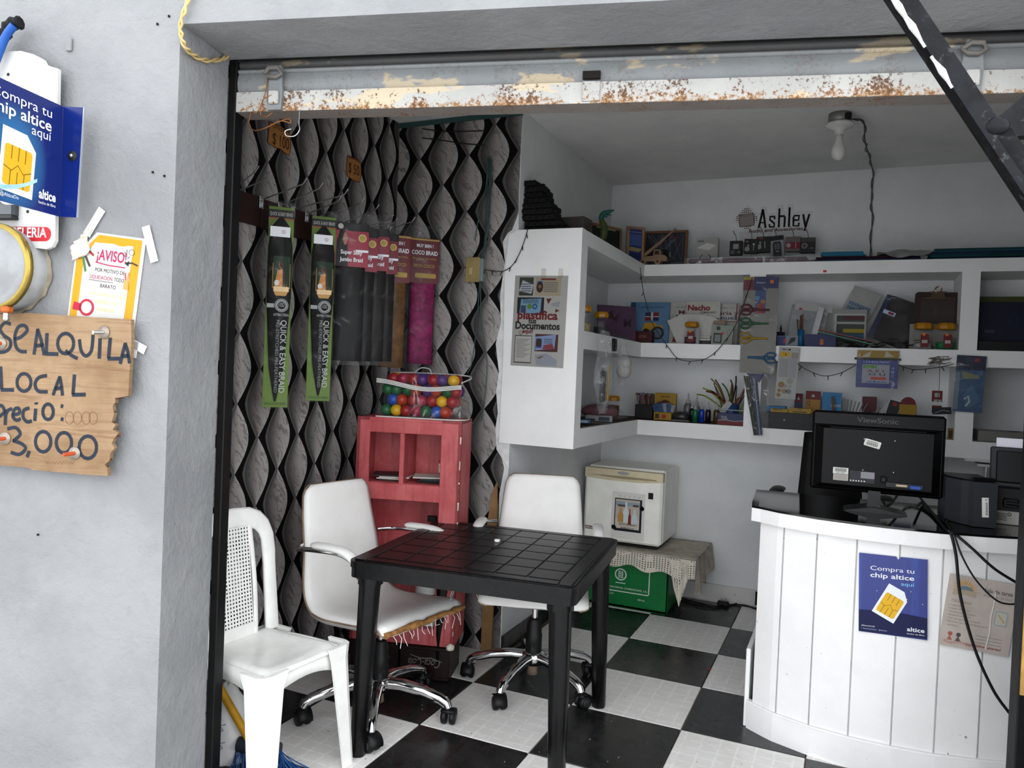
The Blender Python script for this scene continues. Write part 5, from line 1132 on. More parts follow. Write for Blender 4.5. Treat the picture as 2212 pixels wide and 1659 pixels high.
# ---------------------------------------------------------------- packs of braiding hair on the hooks
M_film = film('#ffffff', .90, .12, 11.0, 'pack_film', .35); M_film2 = film('#dfe3e6', .25, .16, 16.0, 'bag_film')
def skin(c): return flat(c)
PRZ = math.radians(42)
def hang_at(xl, yt, xr, yb, X):
    xm = (xl+xr)/2; c_ = gx(xm, yt, X); D_ = (c_-CAM).dot(CF); zb_ = hit(xm-(yb-yt)*.03, yb, c_, (CF.x, CF.y, 0)).z
    return Vector((c_.x, c_.y, zb_)), (xr-xl)/FPX*D_/math.cos(PRZ-YAW), c_.z-zb_
def quick_pack(label, xl, yt, xr, yb, X, group):
    c0, w, h = hang_at(xl, yt, xr, yb, X)
    t = thing('hair_pack', label, 'hair pack', c0, PRZ, group)
    mb = MB(); mb.box((0, .004, h/2), (w, .006, h), pm('#55701f', .5, var=.1), .001); mb.build('green_card', t)
    hr = pm('#040304', .7, var=.5, scale=40, spec=.12, name='black_hair'); hr2 = pm('#180609', .6, var=.4, scale=40, bmp=.4)
    mb = MB(); pr = [(.0, .03*h, .0), (.0, .2*h, .018), (0, .55*h, .030), (0, .8*h, .030), (0, .9*h, .022), (0, .945*h, .004)]
    mb.tube([(p_[0], -.006, p_[1]) for p_ in pr], [w*.04, w*.30, w*.49, w*.49, w*.36, w*.08], hr, 14, flat=.22, up=(0, 1, 0)); mb.build('hair_bundle', t)
    mb = MB(); mb.M = Matrix.Translation((0, -.030, 0)); mb.rect(-w*.42, .845*h, w*.36, .895*h, wht, 1); mb.annul(w*.1, .87*h, w*.05, w*.07, flat('#7a2c2c'), 2, 12)
    mb.poly([(x_*w, z_*h) for x_, z_ in rrect(-.28, .555, .42, .75, .16, 4)], flat('#b5873f'), 1); mb.poly([(x_*w, z_*h) for x_, z_ in rrect(-.25, .60, .40, .745, .15, 4)], flat('#2c4a34'), 2)
    mb.poly([(-.20*w, .60*h), (.30*w, .60*h), (.22*w, .67*h), (.12*w, .69*h), (-.08*w, .68*h)], flat('#b9741d'), 3); mb.disc(.03*w, .705*h, .08*w, flat('#8a5a40'), 4, 10, .016*h); mb.poly([(-.06*w, .64*h), (.0, .725*h), (.10*w, .735*h), (.24*w, .70*h), (.28*w, .60*h), (.14*w, .60*h), (.11*w, .69*h), (.0, .70*h)], flat('#1c110c'), 4)
    mb.rect(-.22*w, .575*h, .38*w, .60*h, flat('#d9b98a'), 4); mb.disc(-.10*w, .618*h, .10*w, flat('#cfc7bd'), 5, 12, .014*h)
    mb.annul(.12*w, .508*h, .16*w, .22*w, flat('#8e9290'), 1, 20); mb.annul(.12*w, .508*h, .24*w, .27*w, flat('#8e9290'), 1, 20); mb.text('100', .12*w, .500*h, .018, flat('#8e9290'), 1, 'c', wid=.22*w); mb.rect(-.45*w, .495*h, -.17*w, .515*h, flat('#8e9290'), 1)
    mb.text('ANTIBACTERIAL', .12*w, .455*h, .010, flat('#8e9290'), 1, 'c', .01, wid=.62*w)
    mb.text('QUICK & EASY BRAID', .12*w, .435*h, .022, flat('#a6a8a6'), 1, 'l', .005, rot=-PI/2, wid=.36*h); mb.text('PRE-STRETCHED PRE-FEATHERED', -.06*w, .435*h, .012, flat('#77797a'), 1, 'l', rot=-PI/2, wid=.36*h); mb.build('front_print', t)
    mb = MB(); mb.rect(-w/2, .945*h, w/2, .985*h, flat('#0c0c0c'), 1); mb.text('QUICK & EASY BRAID', 0, .955*h, .014, flat('#b9bab8'), 2, 'c', wid=.9*w); mb.rect(-w/2, .937*h, w/2, .945*h, flat('#8a4a1c'), 1); mb.text('QUICK & EASY BRAID', 0, .012*h, .010, flat('#22300f'), 1, 'c', wid=.85*w); mb.build('card_print', t)
    mb = MB(); mb.sheet(lambda a, b: (-w*.54+1.08*w*a, -.036*math.sin(PI*a)**.6*(math.sin(PI*min(1, b*1.02))**.5 if 0 < b < .97 else 0)-.002, -.006+(h+.03)*b), 10, 24, M_film); mb.build('clear_sleeve', t)
    return t
quick_pack('long green-backed braid pack nearest the street, black hair inside', 584, 447, 634, 880, -1.06, 'green braid packs'); quick_pack('second long green-backed braid pack, shorter looking, beside the red packs', 677, 468, 725, 866, -1.06, 'green braid packs')
def card_pack(label, cat_t, xl, yt, xr, yb, X, top, hair, lines, gold, portrait, wd=None, group=None, name='hair_pack'):
    c0, w, h = hang_at(xl, yt, xr, yb, X); t = thing(name, label, 'hair pack', c0, PRZ+.06*math.sin(xl), group)
    hr = pm(hair, .6, var=.35, scale=30, spec=.12)
    mb = MB(); mb.sheet(lambda a, b: ((a-.5)*w*.84, -.022*math.sin(PI*a)**.5-.002, h*(.02+.76*b)), 10, 12, hr, .02); mb.build('hair_bundle', t)
    ch = .30 if portrait else .34
    mb = MB(); mb.box((0, -.024, h*(1-ch/2)-.02), (w*.96, .002, h*ch), pm(top, .35), .0005); cd_ = mb.build('header_card', t)
    mb = MB(); mb.M = Matrix.Translation((0, -.0256, 0)); z1_ = h-.02; z0_ = h*(1-ch)-.02
    if portrait:
        mb.rect(-w*.48, z1_-.055*h, w*.48, z1_, flat('#0d0d0d'), 1); mb.disc(-w*.33, z1_-.028*h, w*.08, flat('#a8a4a0'), 2, 12)
        cx = -w*.25; zc = (z0_+z1_)/2; mb.poly([(cx-.20*w, z0_), (cx+.16*w, z0_), (cx+.12*w, zc+.02), (cx+.02*w, zc+.065), (cx-.10*w, zc+.06), (cx-.18*w, zc+.01)], flat('#0b0809'), 2); mb.disc(cx+.06*w, zc+.025, .065*w, flat('#9a6a54'), 3, 12, .028); mb.disc(w*.30, z1_-.10*h, .12*w, flat('#a58a45'), 2, 18); mb.annul(w*.30, z1_-.10*h, .095*w, .11*w, flat('#d6c48a'), 3, 18)
        mb.rect(w*.12, zc-.030, w*.48, zc-.020, wht, 2)
    for i, (s, hh, ww, dz) in enumerate(lines): mb.text(s, 0, z0_+dz*h, hh, wht if i < gold else flat('#a58a45'), 4, 'c', .02, wid=ww*w)
    if not portrait: mb.rect(-w*.48, z1_-.012, w*.48, z1_-.004, flat('#a58a45'), 2); mb.poly(rrect(-w*.30, z0_+.04*h, w*.40, z0_+.075*h, .006), flat('#a58a45'), 2)
    mb.build('print', cd_)
    mb = MB(); mb.sheet(lambda a, b: ((a-.5)*w*1.04, -.034*math.sin(PI*a)**.4-.001-.004*math.sin(11*b+5*a), -.006+(h+.045)*b), 10, 16, M_film); mb.build('clear_bag', t)
    return t
SS = (('Super Silky', .017, .62, .085), ('Jumbo Braid', .017, .66, .035))
card_pack('wide crimson-topped silky braid pack with woman portrait, black hair', '', 726, 474, 796, 786, -1.0, '#8c0f2e', '#060507', SS, 9, True, group='red-topped braid packs')
card_pack('narrow crimson-topped braid pack directly behind the wide one', '', 750, 488, 816, 786, -1.0, '#7c0f2b', '#070508', SS, 9, True, group='red-topped braid packs')
card_pack('third crimson-topped braid pack with portrait, dark plum hair', '', 778, 486, 841, 786, -1.0, '#7c0f2b', '#0c0609', SS, 9, True, group='red-topped braid packs')
card_pack('fourth crimson-topped braid pack, mostly hidden before the brown hair', '', 800, 496, 860, 786, -1.0, '#6c0f25', '#0c0609', SS, 9, True, group='red-topped braid packs')
CO = (('MUY BIEN !', .016, .55, .27), ('COCO BRAID', .020, .86, .215), ('Blend from the U.S.A.', .008, .8, .18), ('RICH COCO', .015, .7, .12))
card_pack('dark red coco braid pack holding golden brown hair', '', 824, 500, 886, 800, -1.0, '#5c0d18', '#5a3a10', CO, 2, False, group='coco braid packs')
card_pack('dark red coco braid pack holding magenta hair, farthest from the street', '', 886, 508, 948, 792, -1.0, '#5c0d18', '#7a0f4c', CO, 2, False, group='coco braid packs')
# ---------------------------------------------------------------- switch and its wires on the papered end wall
p0 = gy(1029, 585, YW-.004); sw = thing('light_switch', 'old beige light switch on the papered wall with wires above', 'switch', (p0.x, YW-.003, p0.z))
M_bei = pm('#8f7d52', .5, var=.1); mb = MB(); mb.box((.012, -.02, 0), (.085, .04, .115), pm('#6f7c7c', .6), .004); mb.build('back_box', sw); mb = MB(); mb.box((0, -.043, 0), (.078, .008, .125), M_bei, .003); pt_ = mb.build('plate', sw)
mb = MB(); mb.box((-.008, -.050, -.008), (.022, .010, .040), pm('#a5946a', .4), .003); mb.build('rocker', sw)
M_tw = pm('#39504f', .6, var=.2)
def wline(pts, Y): return [gy(x, y, Y) for x, y in pts]
mb = MB()
for k, pts in enumerate((((1056, 338), (1052, 420), (1047, 520), (1038, 560)), ((1061, 338), (1058, 430), (1050, 520), (1040, 560)), ((1053, 340), (1050, 400), (1036, 460), (1026, 520)), ((1058, 345), (1055, 460), (1046, 540), (1042, 558)), ((1063, 345), (1060, 400), (1056, 480), (1044, 556)), ((1036, 612), (1030, 700), (1020, 780), (1010, 806)), ((1038, 612), (1040, 700), (1052, 780), (1047, 860), (1040, 910)))):
    mb.tube(spline(wline(pts, YW-.012-.002*k), 6), .0026, M_tw, 5)
mb.build('switch_wires', sw).parent = None
o_ = bpy.data.objects['switch_wires']; tag(o_, 'bundle of thin teal wires hanging past the light switch', 'wire'); o_.name = 'wire_bundle'
for k, pts in enumerate((((912, 278), (960, 284), (1000, 284), (1048, 282)), ((912, 298), (960, 304), (1000, 310), (1046, 314)))):
    MB().tube(spline(wline(pts, YW-.008), 5), .0028, pm('#1a1716', .7), 5).build('wall_wire', label=('upper', 'lower')[k]+' dark wire crossing the papered end wall near the ceiling', cat='wire', group='wires near the ceiling')
# ---------------------------------------------------------------- clear bag of plastic balls on the cabinet
BZ = CH+.0005
ballcol = {'r': '#7c0f14', 'o': '#8e2a0c', 'g': '#0f4a26', 'b': '#12408c', 'y': '#b58a0c', 'p': '#3c1a5c', 'm': '#7d1030'}
mats_b = {k: pm(v, .32, var=.06, name='ball_plastic') for k, v in ballcol.items()}
rows = ['gbyormgbob', 'bgpyormyry', 'gbgrpmorgm', 'ryrmpyorm']; colname = {'r': 'red', 'o': 'orange', 'g': 'green', 'b': 'blue', 'y': 'yellow', 'p': 'purple', 'm': 'crimson'}
front_rows = ['gyrmgbob', 'bormryry', 'gggopogr', 'rmrprpyo']; bm = MB(); bm.sph((0, 0, 0), .0275, mats_b['r'], 18, 12); rb = .0275
bme = {}
for k in ballcol: m_ = MB(); m_.sph((0, 0, 0), rb, mats_b[k], 18, 12); bme[k] = m_.mesh('ball')
ordw = 'first second third fourth fifth sixth seventh eighth ninth tenth'.split(); roww = ('bottom', 'second', 'third', 'top')
for j, s in enumerate(front_rows):
    for i, ch in enumerate(s):
        for d in range(2):
            if j == 3 and d == 2: continue
            c2 = ch if d == 0 else 'rgbyopm'[(i*3+j*5+d*2) % 7]
            x_ = .122+i*.0468+(.024 if j % 2 else 0)+.004*math.sin(i*3+j); 
            if x_ > .45: continue
            y_ = .045+d*.066+(.012 if j % 2 else 0); z_ = BZ+.004+rb+j*.0485
            lab = ('%s plastic ball, %s from left in the %s front row of the bag' % (colname[c2], ordw[i], roww[j])) if d == 0 else '%s plastic ball behind the %s one of the %s row in the bag' % (colname[c2], ordw[i], roww[j])
            obj('ball', bme[c2], None, incab(x_, y_, z_), None, lab, 'ball', 'plastic balls in the clear bag')
bg = thing('clear_bag', 'clear zipped plastic bag full of coloured balls on the red cabinet', 'bag', incab(0, 0, BZ), crz)
M_bag = film('#ffffff', .95, .08, 6.0, 'clear_vinyl', .5); M_pipw = pm((.48, .47, .45), .6, var=.12)
mb = MB(); bh = .200; x0, x1, y0, y1 = .085, .480, .006, .205
def wob(x, z): return .004*math.sin(17*x+30*z)
mb.sheet(lambda a, b: (x0+(x1-x0)*a, y0-.004*math.sin(PI*b)+wob(a, b), bh*b), 16, 6, M_bag); mb.sheet(lambda a, b: (x1, y0+(y1-y0)*a, bh*b), 6, 6, M_bag); mb.sheet(lambda a, b: (x0, y1+(y0-y1)*a, bh*b), 6, 6, M_bag)
mb.sheet(lambda a, b: (x0+(x1-x0)*a, y0+(y1-y0)*b, bh+.012*math.sin(PI*a)*math.sin(PI*b)), 12, 6, M_bag); mb.build('film', bg)
mb = MB()
for zz in (.147, .154, .161): mb.tube([(x0+(x1-x0)*a, y0-.008, zz+.012*math.cos(a*5.5)-.012*a) for a in np.linspace(0, 1, 24)], .0034, M_pipw, 6)
mb.build('zipper', bg)
for pts in ([(x0, y0, .002), (.2, y0-.004, .002), (x1, y0, .002), (x1, y1, .003)], [(x0, y1, bh), (.2, y1, bh+.006), (x1, y1-.05, bh), (x1, y0, bh-.03)]):
    MB().tube(spline(pts, 6), .0035, M_pipw, 6).build('piping', bg)
MB().tube(spline([(.22, y1-.04, bh+.01), (.25, y1-.05, bh+.03), (.29, y1-.05, bh+.025), (.30, y1-.05, bh+.0)], 6), .007, M_pipw, 8, flat=.4).build('handle', bg)
# ---------------------------------------------------------------- broom and white sack behind the pier
br0 = Vector((-.88, -1.90, .10)); 
bt = thing('broom', 'broom with yellow wooden stick and blue bristles behind plastic chair', 'broom', (-.70, -1.935, 0))
a_ = gx(465, 1468, -.92)
b_ = gx(545, 1603, -.80); bt.location = (b_.x, b_.y, 0); dv = (a_-b_)
MB().cyl((0, 0, b_.z-.01), tuple(Vector((0, 0, b_.z))+dv*1.12), .0135, pm('#b5830f', .5, var=.15, scale=20), n=12).build('stick', bt)
mb = MB(); d2 = Vector((.9, .25, 0)).normalized()
mb.tube([tuple(d2*-.05+Vector((0, 0, .085))), tuple(d2*.10+Vector((0, 0, .080)))], .026, pm('#20262e', .5), 10); mb.build('head', bt)
mb = MB(); r6 = random.Random(8); M_bri = [pm('#1c4a86', .5), pm('#12335e', .5), pm('#2d64a8', .5)]
for k in range(170):
    q = d2*r6.uniform(-.06, .11); e = q+d2*r6.uniform(-.02, .09)+Vector((r6.uniform(-.04, .05), r6.uniform(-.05, .05), 0)); mb.tube([tuple(q+Vector((0, 0, .08))), tuple((q+e)/2+Vector((0, 0, .038))), tuple(e+Vector((0, 0, .003)))], .0016, M_bri[k % 3], 3, cap=False)
o_ = mb.build('bristles', bt); o_['kind'] = 'stuff'
sk = thing('plastic_sack', 'crumpled white plastic sack with blue print beside the pier', 'sack', (-1.02, -2.02, 0))
sp_ = gz(500, 1659, 0); sk.location = (-.955, -1.965, 0); sk.scale = (.8, .8, .62)
r7 = random.Random(1); M_sk = pm((.66, .66, .66), .3, var=.06, scale=7, bmp=.5, name='white_sack')
mb = MB(); rings = []
for i, (z_, r_s) in enumerate(((0, .115), (.06, .135), (.16, .13), (.26, .115), (.34, .095), (.40, .06), (.425, .03))):
    rings.append([(r_s*(1+.14*math.sin(3*t+i)+.06*math.sin(7*t+2*i))*math.cos(t), r_s*.8*(1+.12*math.cos(4*t+i))*math.sin(t), z_+.012*math.sin(5*t)) for t in np.linspace(0, 2*PI, 26)[:-1]])
mb.ring(rings, M_sk); mb.build('body', sk)
mb = MB(); mb.M = Matrix.Translation((.03, -.125, .0)) @ Matrix.Rotation(math.radians(20), 4, 'Z'); bl_ = flat('#1b2a6e')
for k, z_ in enumerate((.12, .22)): mb.stroke([(.05, z_), (.075, z_+.015), (.06, z_+.04), (.085, z_+.05)], .004, bl_, 1)
for k in range(6): mb.stroke([(-.01+.008*k, .30), (.0+.008*k, .335)], .004, M_ink, 1)
mb.build('print', sk)

# ================================================================ goods on and at the shelves
def fit(x0, y0, x1, y1, Y, zb=None):
    ym = (y0+y1)/2; xm = (x0+x1)/2; a = gy(x0, ym, Y); b = gy(x1, ym, Y); zt = gy(xm, y0, Y).z; z0 = gy(xm, y1, Y).z if zb is None else zb
    return (a.x+b.x)/2, z0, b.x-a.x, zt-z0
def carton(name, label, cat, px, Y, zb, col, depth=.04, group=None, prints=(), rz=0.0, tilt=0.0, bev=.002, lean=0.0):
    """box-shaped goods; prints: callables drawing on the front (mb, w, h)"""
    cx, z0, w, h = fit(*px, Y, zb); t = thing(name, label, cat, (cx, Y, z0), group=group, rot=Euler((lean, tilt, rz)))
    m_ = MB(); m_.box((0, depth/2, h/2), (w, depth, h), pm(col, .5, var=.06), bev); m_.build('box', t)
    if prints:
        m_ = MB(); m_.M = Matrix.Translation((0, -.0003, 0)); m_.rect(-w/2+.001, .001, w/2-.001, h-.001, pm(col, .5, var=.06), .3)
        for f in prints: f(m_, w, h)
        m_.build('print', t)
    return t
def R(x0, z0, x1, z1, c, l=1): return lambda m, w, h: m.rect(x0*w-w/2, z0*h, x1*w-w/2, z1*h, flat(c), l)
def D(x, z, r, c, l=2): return lambda m, w, h: m.disc(x*w-w/2, z*h, r*w, flat(c), l, 14)
def T(s, x, z, hh, c, wd=None, l=3, al='c', bold=.01): return lambda m, w, h: m.text(s, x*w-w/2, z*h, hh*h, flat(c), l, al, bold, wid=wd*w if wd else None)
def S(pts, wd, c, l=3): return lambda m, w, h: m.stroke([(x*w-w/2, z*h) for x, z in pts], wd*w, flat(c), l)
def PO(pts, c, l=2): return lambda m, w, h: m.poly([(x*w-w/2, z*h) for x, z in pts], flat(c), l)
ZTs, ZMs, ZBs = ZT[1]+.0005, ZM[1]+.0005, ZB[1]+.0025
# ---- top shelf
bk = thing('tray_stack', 'leaning ragged stack of black plastic trays on the shelf end', 'tray', (-.40, -.44, ZTs))
M_k = pm('#040404', .7, var=.4)
for k in range(9):
    m_ = MB(); w_ = .20-.010*k; m_.box((0, 0, 0), (w_, .16, .026), M_k, .003)
    for s in range(5): m_.box((-w_/2+.02+s*w_/5, -.082, .004), (.012, .012, .016), M_k, .002)
    m_.box((w_/2+.004, -.03+.02*(k % 3), .006), (.014, .02, .014), M_k, .002)
    m_.build('tray', bk, (-.012*k+.01*math.sin(k*2), .01*math.cos(k), .015+.029*k), .05*math.sin(k*3))
carton('storage_box', 'low grey box behind the black trays on the top shelf', 'box', (1205, 468, 1262, 496), -.20, ZTs, '#4a4442', .12, rz=-.05)
def frame_pic(label, x0, y0, x1, y1, Y, rz, fcol, prints, lean=.10, th=.022):
    cx, z0, w, h = fit(x0, y0, x1, y1, Y, ZTs); t = thing('framed_picture', label, 'picture', (cx, Y, z0), group='pictures on the top shelf', rot=Euler((-lean, 0, rz)))
    m_ = MB(); fm = pm(fcol, .5, var=.2); b_ = .016
    m_.box((-w/2+b_/2, 0, h/2), (b_, th, h), fm, .003); m_.box((w/2-b_/2, 0, h/2), (b_, th, h), fm, .003); m_.box((0, 0, b_/2), (w-2*b_, th, b_), fm, .003); m_.box((0, 0, h-b_/2), (w-2*b_, th, b_), fm, .003); m_.build('frame', t)
    m_ = MB(); m_.M = Matrix.Translation((0, -.004, 0)); m_.rect(-w/2+b_, b_, w/2-b_, h-b_, flat(prints[0]), 0)
    for f in prints[1:]: f(m_, w, h)
    m_.build('image', t); return t
rr_ = random.Random(12)
frame_pic('framed dark green forest picture leaning on the top shelf corner', 1262, 487, 1354, 573, .40, math.radians(62), '#7a5a40', ['#141a14', R(.1, .06, .9, .3, '#0e1712')]+[S([(.12+.08*k, .1), (.12+.08*k+.01, .9)], .02, '#26301f', 2) for k in range(10)]+[R(.2, .88, .8, .92, '#8c8a6a', 3)], .02)
frame_pic('narrow framed blue lake painting on the top shelf corner', 1352, 490, 1392, 577, .60, math.radians(40), '#8a6a50', ['#27345c', R(.1, .5, .9, .8, '#3c4e80', 1), R(.1, .1, .9, .3, '#1a2450', 1), PO([(.1, .36), (.7, .33), (.9, .42), (.2, .46)], '#8a7a50'), R(.15, .84, .85, .87, '#5a688c', 2)], .02)
frame_pic('framed snowy picture of a black car on the top shelf', 1389, 497, 1484, 568, .80, .0, '#6a4a34', ['#20242c']+[S([(.5+.4*rr_.uniform(-1, 1), .2), (.5+.45*rr_.uniform(-1, 1), .9)], .008, '#5a6068', 1) for k in range(26)]+[R(.06, .06, .94, .16, '#4a5258', 2), PO([(.33, .14), (.62, .14), (.62, .40), (.55, .5), (.40, .5), (.33, .36)], '#060607', 3), R(.6, .3, .64, .42, '#6a6a50', 4), T('Jeepeta', .72, .78, .09, '#5a2030', .25)])
lz = thing('toy_lizard', 'teal and green toy lizard rising above the top shelf edge', 'toy', gy(1298, 523, -.02)); lz.location = (-.25, -.02, ZTs); bx = Vector((-.25, -.02, ZTs))
M_teal = pm('#0f4a42', .5, var=.15); M_ol = pm('#3a4420', .5, var=.3, scale=40); L3 = [gy(x, y, -.02)-bx for x, y in ((1293, 528), (1303, 510), (1305, 490), (1298, 475), (1302, 463), (1313, 458), (1327, 454))]
L3[0].z = .008
MB().tube(spline([tuple(p_) for p_ in L3[:4]], 5), [.012+.010*math.sin(PI*i/15) for i in range(16)], M_ol, 10).build('body', lz)
MB().tube(spline([tuple(p_) for p_ in L3[3:]], 5), [.015, .0155, .016, .0155, .015, .015, .014, .014, .013, .012, .0115, .011, .009, .007, .005, .003], M_teal, 10).build('head', lz)
for k, (dx, dz) in enumerate(((.028, -.012), (.045, -.004))): m_ = MB(); q = L3[4]; m_.tube([tuple(q+Vector((.01, 0, 0))), tuple(q+Vector((dx*.7, -.005, dz*1.6))), tuple(q+Vector((dx*1.15, -.005, dz)))], [.005, .004, .002], M_teal, 6); m_.build('leg', lz)
# wooden toy crane truck
tk = thing('toy_truck', 'pale wooden toy crane truck on the top shelf corner', 'toy', gy(1412, 575, .655)); tk.location.z = ZTs; M_pw = pm('#7d6650', .6, var=.12, scale=20)
m_ = MB(); m_.prism([(-.09, .022), (.085, .022), (.085, .045), (.072, .058), (.05, .060), (.044, .092), (.005, .094), (.0, .055), (-.09, .048)], -.03, .03, M_pw); m_.build('body', tk)
m_ = MB(); m_.prism([(.008, .062), (.038, .062), (.036, .086), (.012, .087)], -.0312, .0312, pm('#2a2018', .7)); m_.build('cab_window', tk)
for x_ in (-.06, .03): m_ = MB(); m_.cyl((x_, -.034, .0185), (x_, .034, .0185), .0185, M_pw, n=18); m_.cyl((x_, -.0355, .0185), (x_, .0355, .0185), .008, pm('#3a2a1c', .7), n=12); m_.build('wheel', tk)
m_ = MB(); m_.tube([(-.08, 0, .05), (.02, 0, .13), (.06, 0, .165)], [.014, .013, .012], M_pw, 4); m_.tube([(.05, 0, .157), (.13, 0, .225)], [.008, .006], M_pw, 6); m_.build('crane_arm', tk)
carton('headset_box', 'white boxed headset on the top shelf, left of hanging chargers', 'box', (1503, 514, 1551, 556), .74, ZTs+.022, '#8f8f8b', .05, prints=(S([(.18, .06), (.22, .24), (.33, .33)], .03, '#111111'), S([(.72, .06), (.68, .26), (.58, .34)], .03, '#111111'), R(.08, .84, .36, .90, '#5c5c5c'), PO([(.05, .6), (.5, .8), (.9, .7), (.6, .5)], '#b2b2b0')))
sb = thing('foam_board', 'flat grey foam panel lying at the back of the top shelf', 'board', (.62, .80, ZTs)); MB().box((0, 0, .010), (1.05, .20, .020), pm('#50555a', .6, var=.1), .002).build('board', sb)
pk = thing('purple_roll', 'purple sheet roll wrapped in plastic along the top shelf edge', 'roll', (.44, YF+.035, ZTs)); m_ = MB(); m_.box((0, 0, .017), (.68, .05, .030), pm('#4a2238', .3, var=.3, scale=25, bmp=.4), .012); m_.build('roll', pk); m_ = MB(); m_.sheet(lambda a, b: (-.36+.72*a, -.030+.004*math.sin(40*a), .001+.034*b), 30, 3, M_film2); m_.build('wrapper', pk)
acc = [((1576, 520, 1603, 551), '#0a0a0b', 0, 'black charger box with white square, first from left', (R(.28, .42, .72, .78, '#7d7d7d'), D(.25, .2, .18, '#4c4c4c'), D(.75, .2, .10, '#5c5c5c'))),
       ((1606, 516, 1636, 547), '#0c0c0d', .06, 'black earphone box, second from left', (R(.1, .78, .3, .84, '#a08080'), D(.25, .28, .18, '#7a7a78'), R(.24, .4, .38, .6, '#6a6a68'), S([(.72, .2), (.70, .6)], .05, '#8a8a88'), D(.7, .62, .08, '#9a9a98'))),
       ((1634, 511, 1665, 545), '#0b0b0c', -.03, 'black earphone box with red heading, third from left', (R(.1, .86, .5, .93, '#7a3030'), D(.2, .36, .18, '#7a7a78'), R(.2, .5, .36, .7, '#6a6a68'), S([(.62, .26), (.60, .7)], .05, '#8a8a88'))),
       ((1665, 509, 1696, 555), '#77797b', -.10, 'grey boxed keypad phone, fourth from left', (R(.0, .78, 1, 1, '#0b0d12'), PO([(.22, .0), (.80, .0), (.82, .62), (.74, .72), (.30, .72), (.22, .62)], '#14171c', 3), R(.32, .34, .74, .64, '#3c464c', 4), R(.42, .24, .62, .28, '#8a8f94', 4), D(.35, .1, .06, '#2c3036', 5), D(.5, .1, .06, '#2c3036', 5), D(.66, .1, .06, '#2c3036', 5))),
       ((1697, 511, 1728, 543), '#55504e', .02, 'grey and crimson cable box, fifth from left', (R(0, .18, 1, .62, '#6a0e22'), D(.2, .40, .16, '#8a8a88', 3), S([(.7, .22), (.7, .6)], .06, '#8a7a78'), R(.12, .86, .3, .92, '#8a4040'))),
       ((1729, 513, 1761, 546), '#101011', .0, 'black camera box with round lens, sixth from left', (R(0, .72, 1, 1, '#3a3836'), D(.28, .46, .21, '#6f6f6d', 3), D(.28, .46, .14, '#3a3a3a', 4), R(.66, .28, .9, .33, '#777777')))]
for k, (px_, col, tl, lab, prs) in enumerate(acc):
    t = carton('accessory_box', lab, 'box', px_, .76+.01*k, None, col, .035, 'boxed accessories under the acrylic sign', prs, tilt=tl)
    cx, z0, w, h = fit(*px_, .76+.01*k, None); m_ = MB(); m_.box((0, .016, h+.012), (w*.5, .0015, .026), M_film2); m_.tube([(.0, .014, h), (-.004, .012, h+.03), (-.022, .010, h+.062)], .0026, pm('#6a5850', .5), 5); m_.build('hang_tab', t)
    t.location.z = max(t.location.z, ZTs+.0205)
sh_c = [('#5a1018', 1757, 546, 1905, 553, 'dark red foam sheet stack on the top shelf'), ('#1d4c66', 1768, 550, 1862, 560, 'light blue foam sheet stack under the red sheets'), ('#141c40', 1850, 551, 1990, 563, 'navy foam sheet stack beside the white bag')]
def sheets(label, x0, y0, x1, y1, Y, cols, zb=ZTs, dz=.006, n=4):
    cx, z0, w, h = fit(x0, y0, x1, y1, Y, zb); t = thing('foam_sheets', label, 'foam sheets', (cx, Y+.12, zb), group='foam sheets on the top shelf')
    for k in range(n): MB().box((0, 0, 0), (w-.004*k, .22, .005), pm(cols[k % len(cols)], .8, var=.08), .001).build('sheet', t, (rnd.uniform(-.01, .01), rnd.uniform(-.008, .008), .003+.0054*k), rnd.uniform(-.02, .02))
    return t
sheets('stack of red and navy foam sheets beside the purple roll', 1757, 540, 1990, 563, YF+.06, ['#141c40', '#3c0c14', '#1d4c66', '#3c0c14'], n=6)
sheets('stack of light blue foam sheets lying on the red ones', 1775, 540, 1870, 556, YF+.02, ['#2a6a86'], zb=ZTs+.034, n=4)
sheets('thick stack of green and blue foam sheets, right end of top shelf', 2006, 528, 2330, 557, YF+.05, ['#10362c', '#123a52', '#14204c', '#10362c', '#1c5a6c'], n=12)
wb = thing('white_bag', 'crumpled white plastic bag on foam sheets of the top shelf', 'bag', gy(1955, 556, YF+.06)); wb.location.z = ZTs+.035; MB().sheet(lambda a, b: (-.14+.28*a, -.06+.20*b, .010+.02*math.sin(PI*a)*math.sin(PI*b)+.006*math.sin(13*a+9*b)-.03*(b < .2)*math.sin(PI*a)), 14, 10, pm('#8f8f8e', .4, var=.06), .001).build('sheet', wb)
# ---- acrylic sign on the back wall
ax0, az1 = gy(1585, 443, YB-.004).x, gy(1585, 443, YB-.004).z
sg = thing('acrylic_sign', 'clear acrylic Ashley shop sign on the back wall', 'sign', (0, YB-.006, 0))
Q = lambda x, y: (gy(1570+x/10.055, 430+y/10.055, YB-.006).x, gy(1570+x/10.055, 430+y/10.055, YB-.006).z)
M_acr = pm((.60, .61, .61), .15, var=.02, name='acrylic')
ol = [Q(*q) for q in ((135, 470), (430, 135), (470, 135), (640, 290), (720, 300), (735, 160), (850, 155), (880, 300), (1070, 295), (1100, 135), (1210, 125), (1230, 270), (1300, 265), (1320, 120), (1430, 115), (1455, 270), (1860, 255), (1770, 660), (1600, 720), (380, 745), (170, 745), (380, 715), (330, 640))]
MB().prism(ol, 0, .004, M_acr).build('plate', sg)
m_ = MB(); K = pm('#050505', .3)
def SQ(pts, wd=.0125, mt=None): m_.stroke([Q(*q) for q in pts], wd, mt or K, 2)
SQ([(690, 632), (740, 430), (785, 222)]); SQ([(785, 222), (815, 420), (842, 630)]); SQ([(725, 515), (830, 512)], .008)
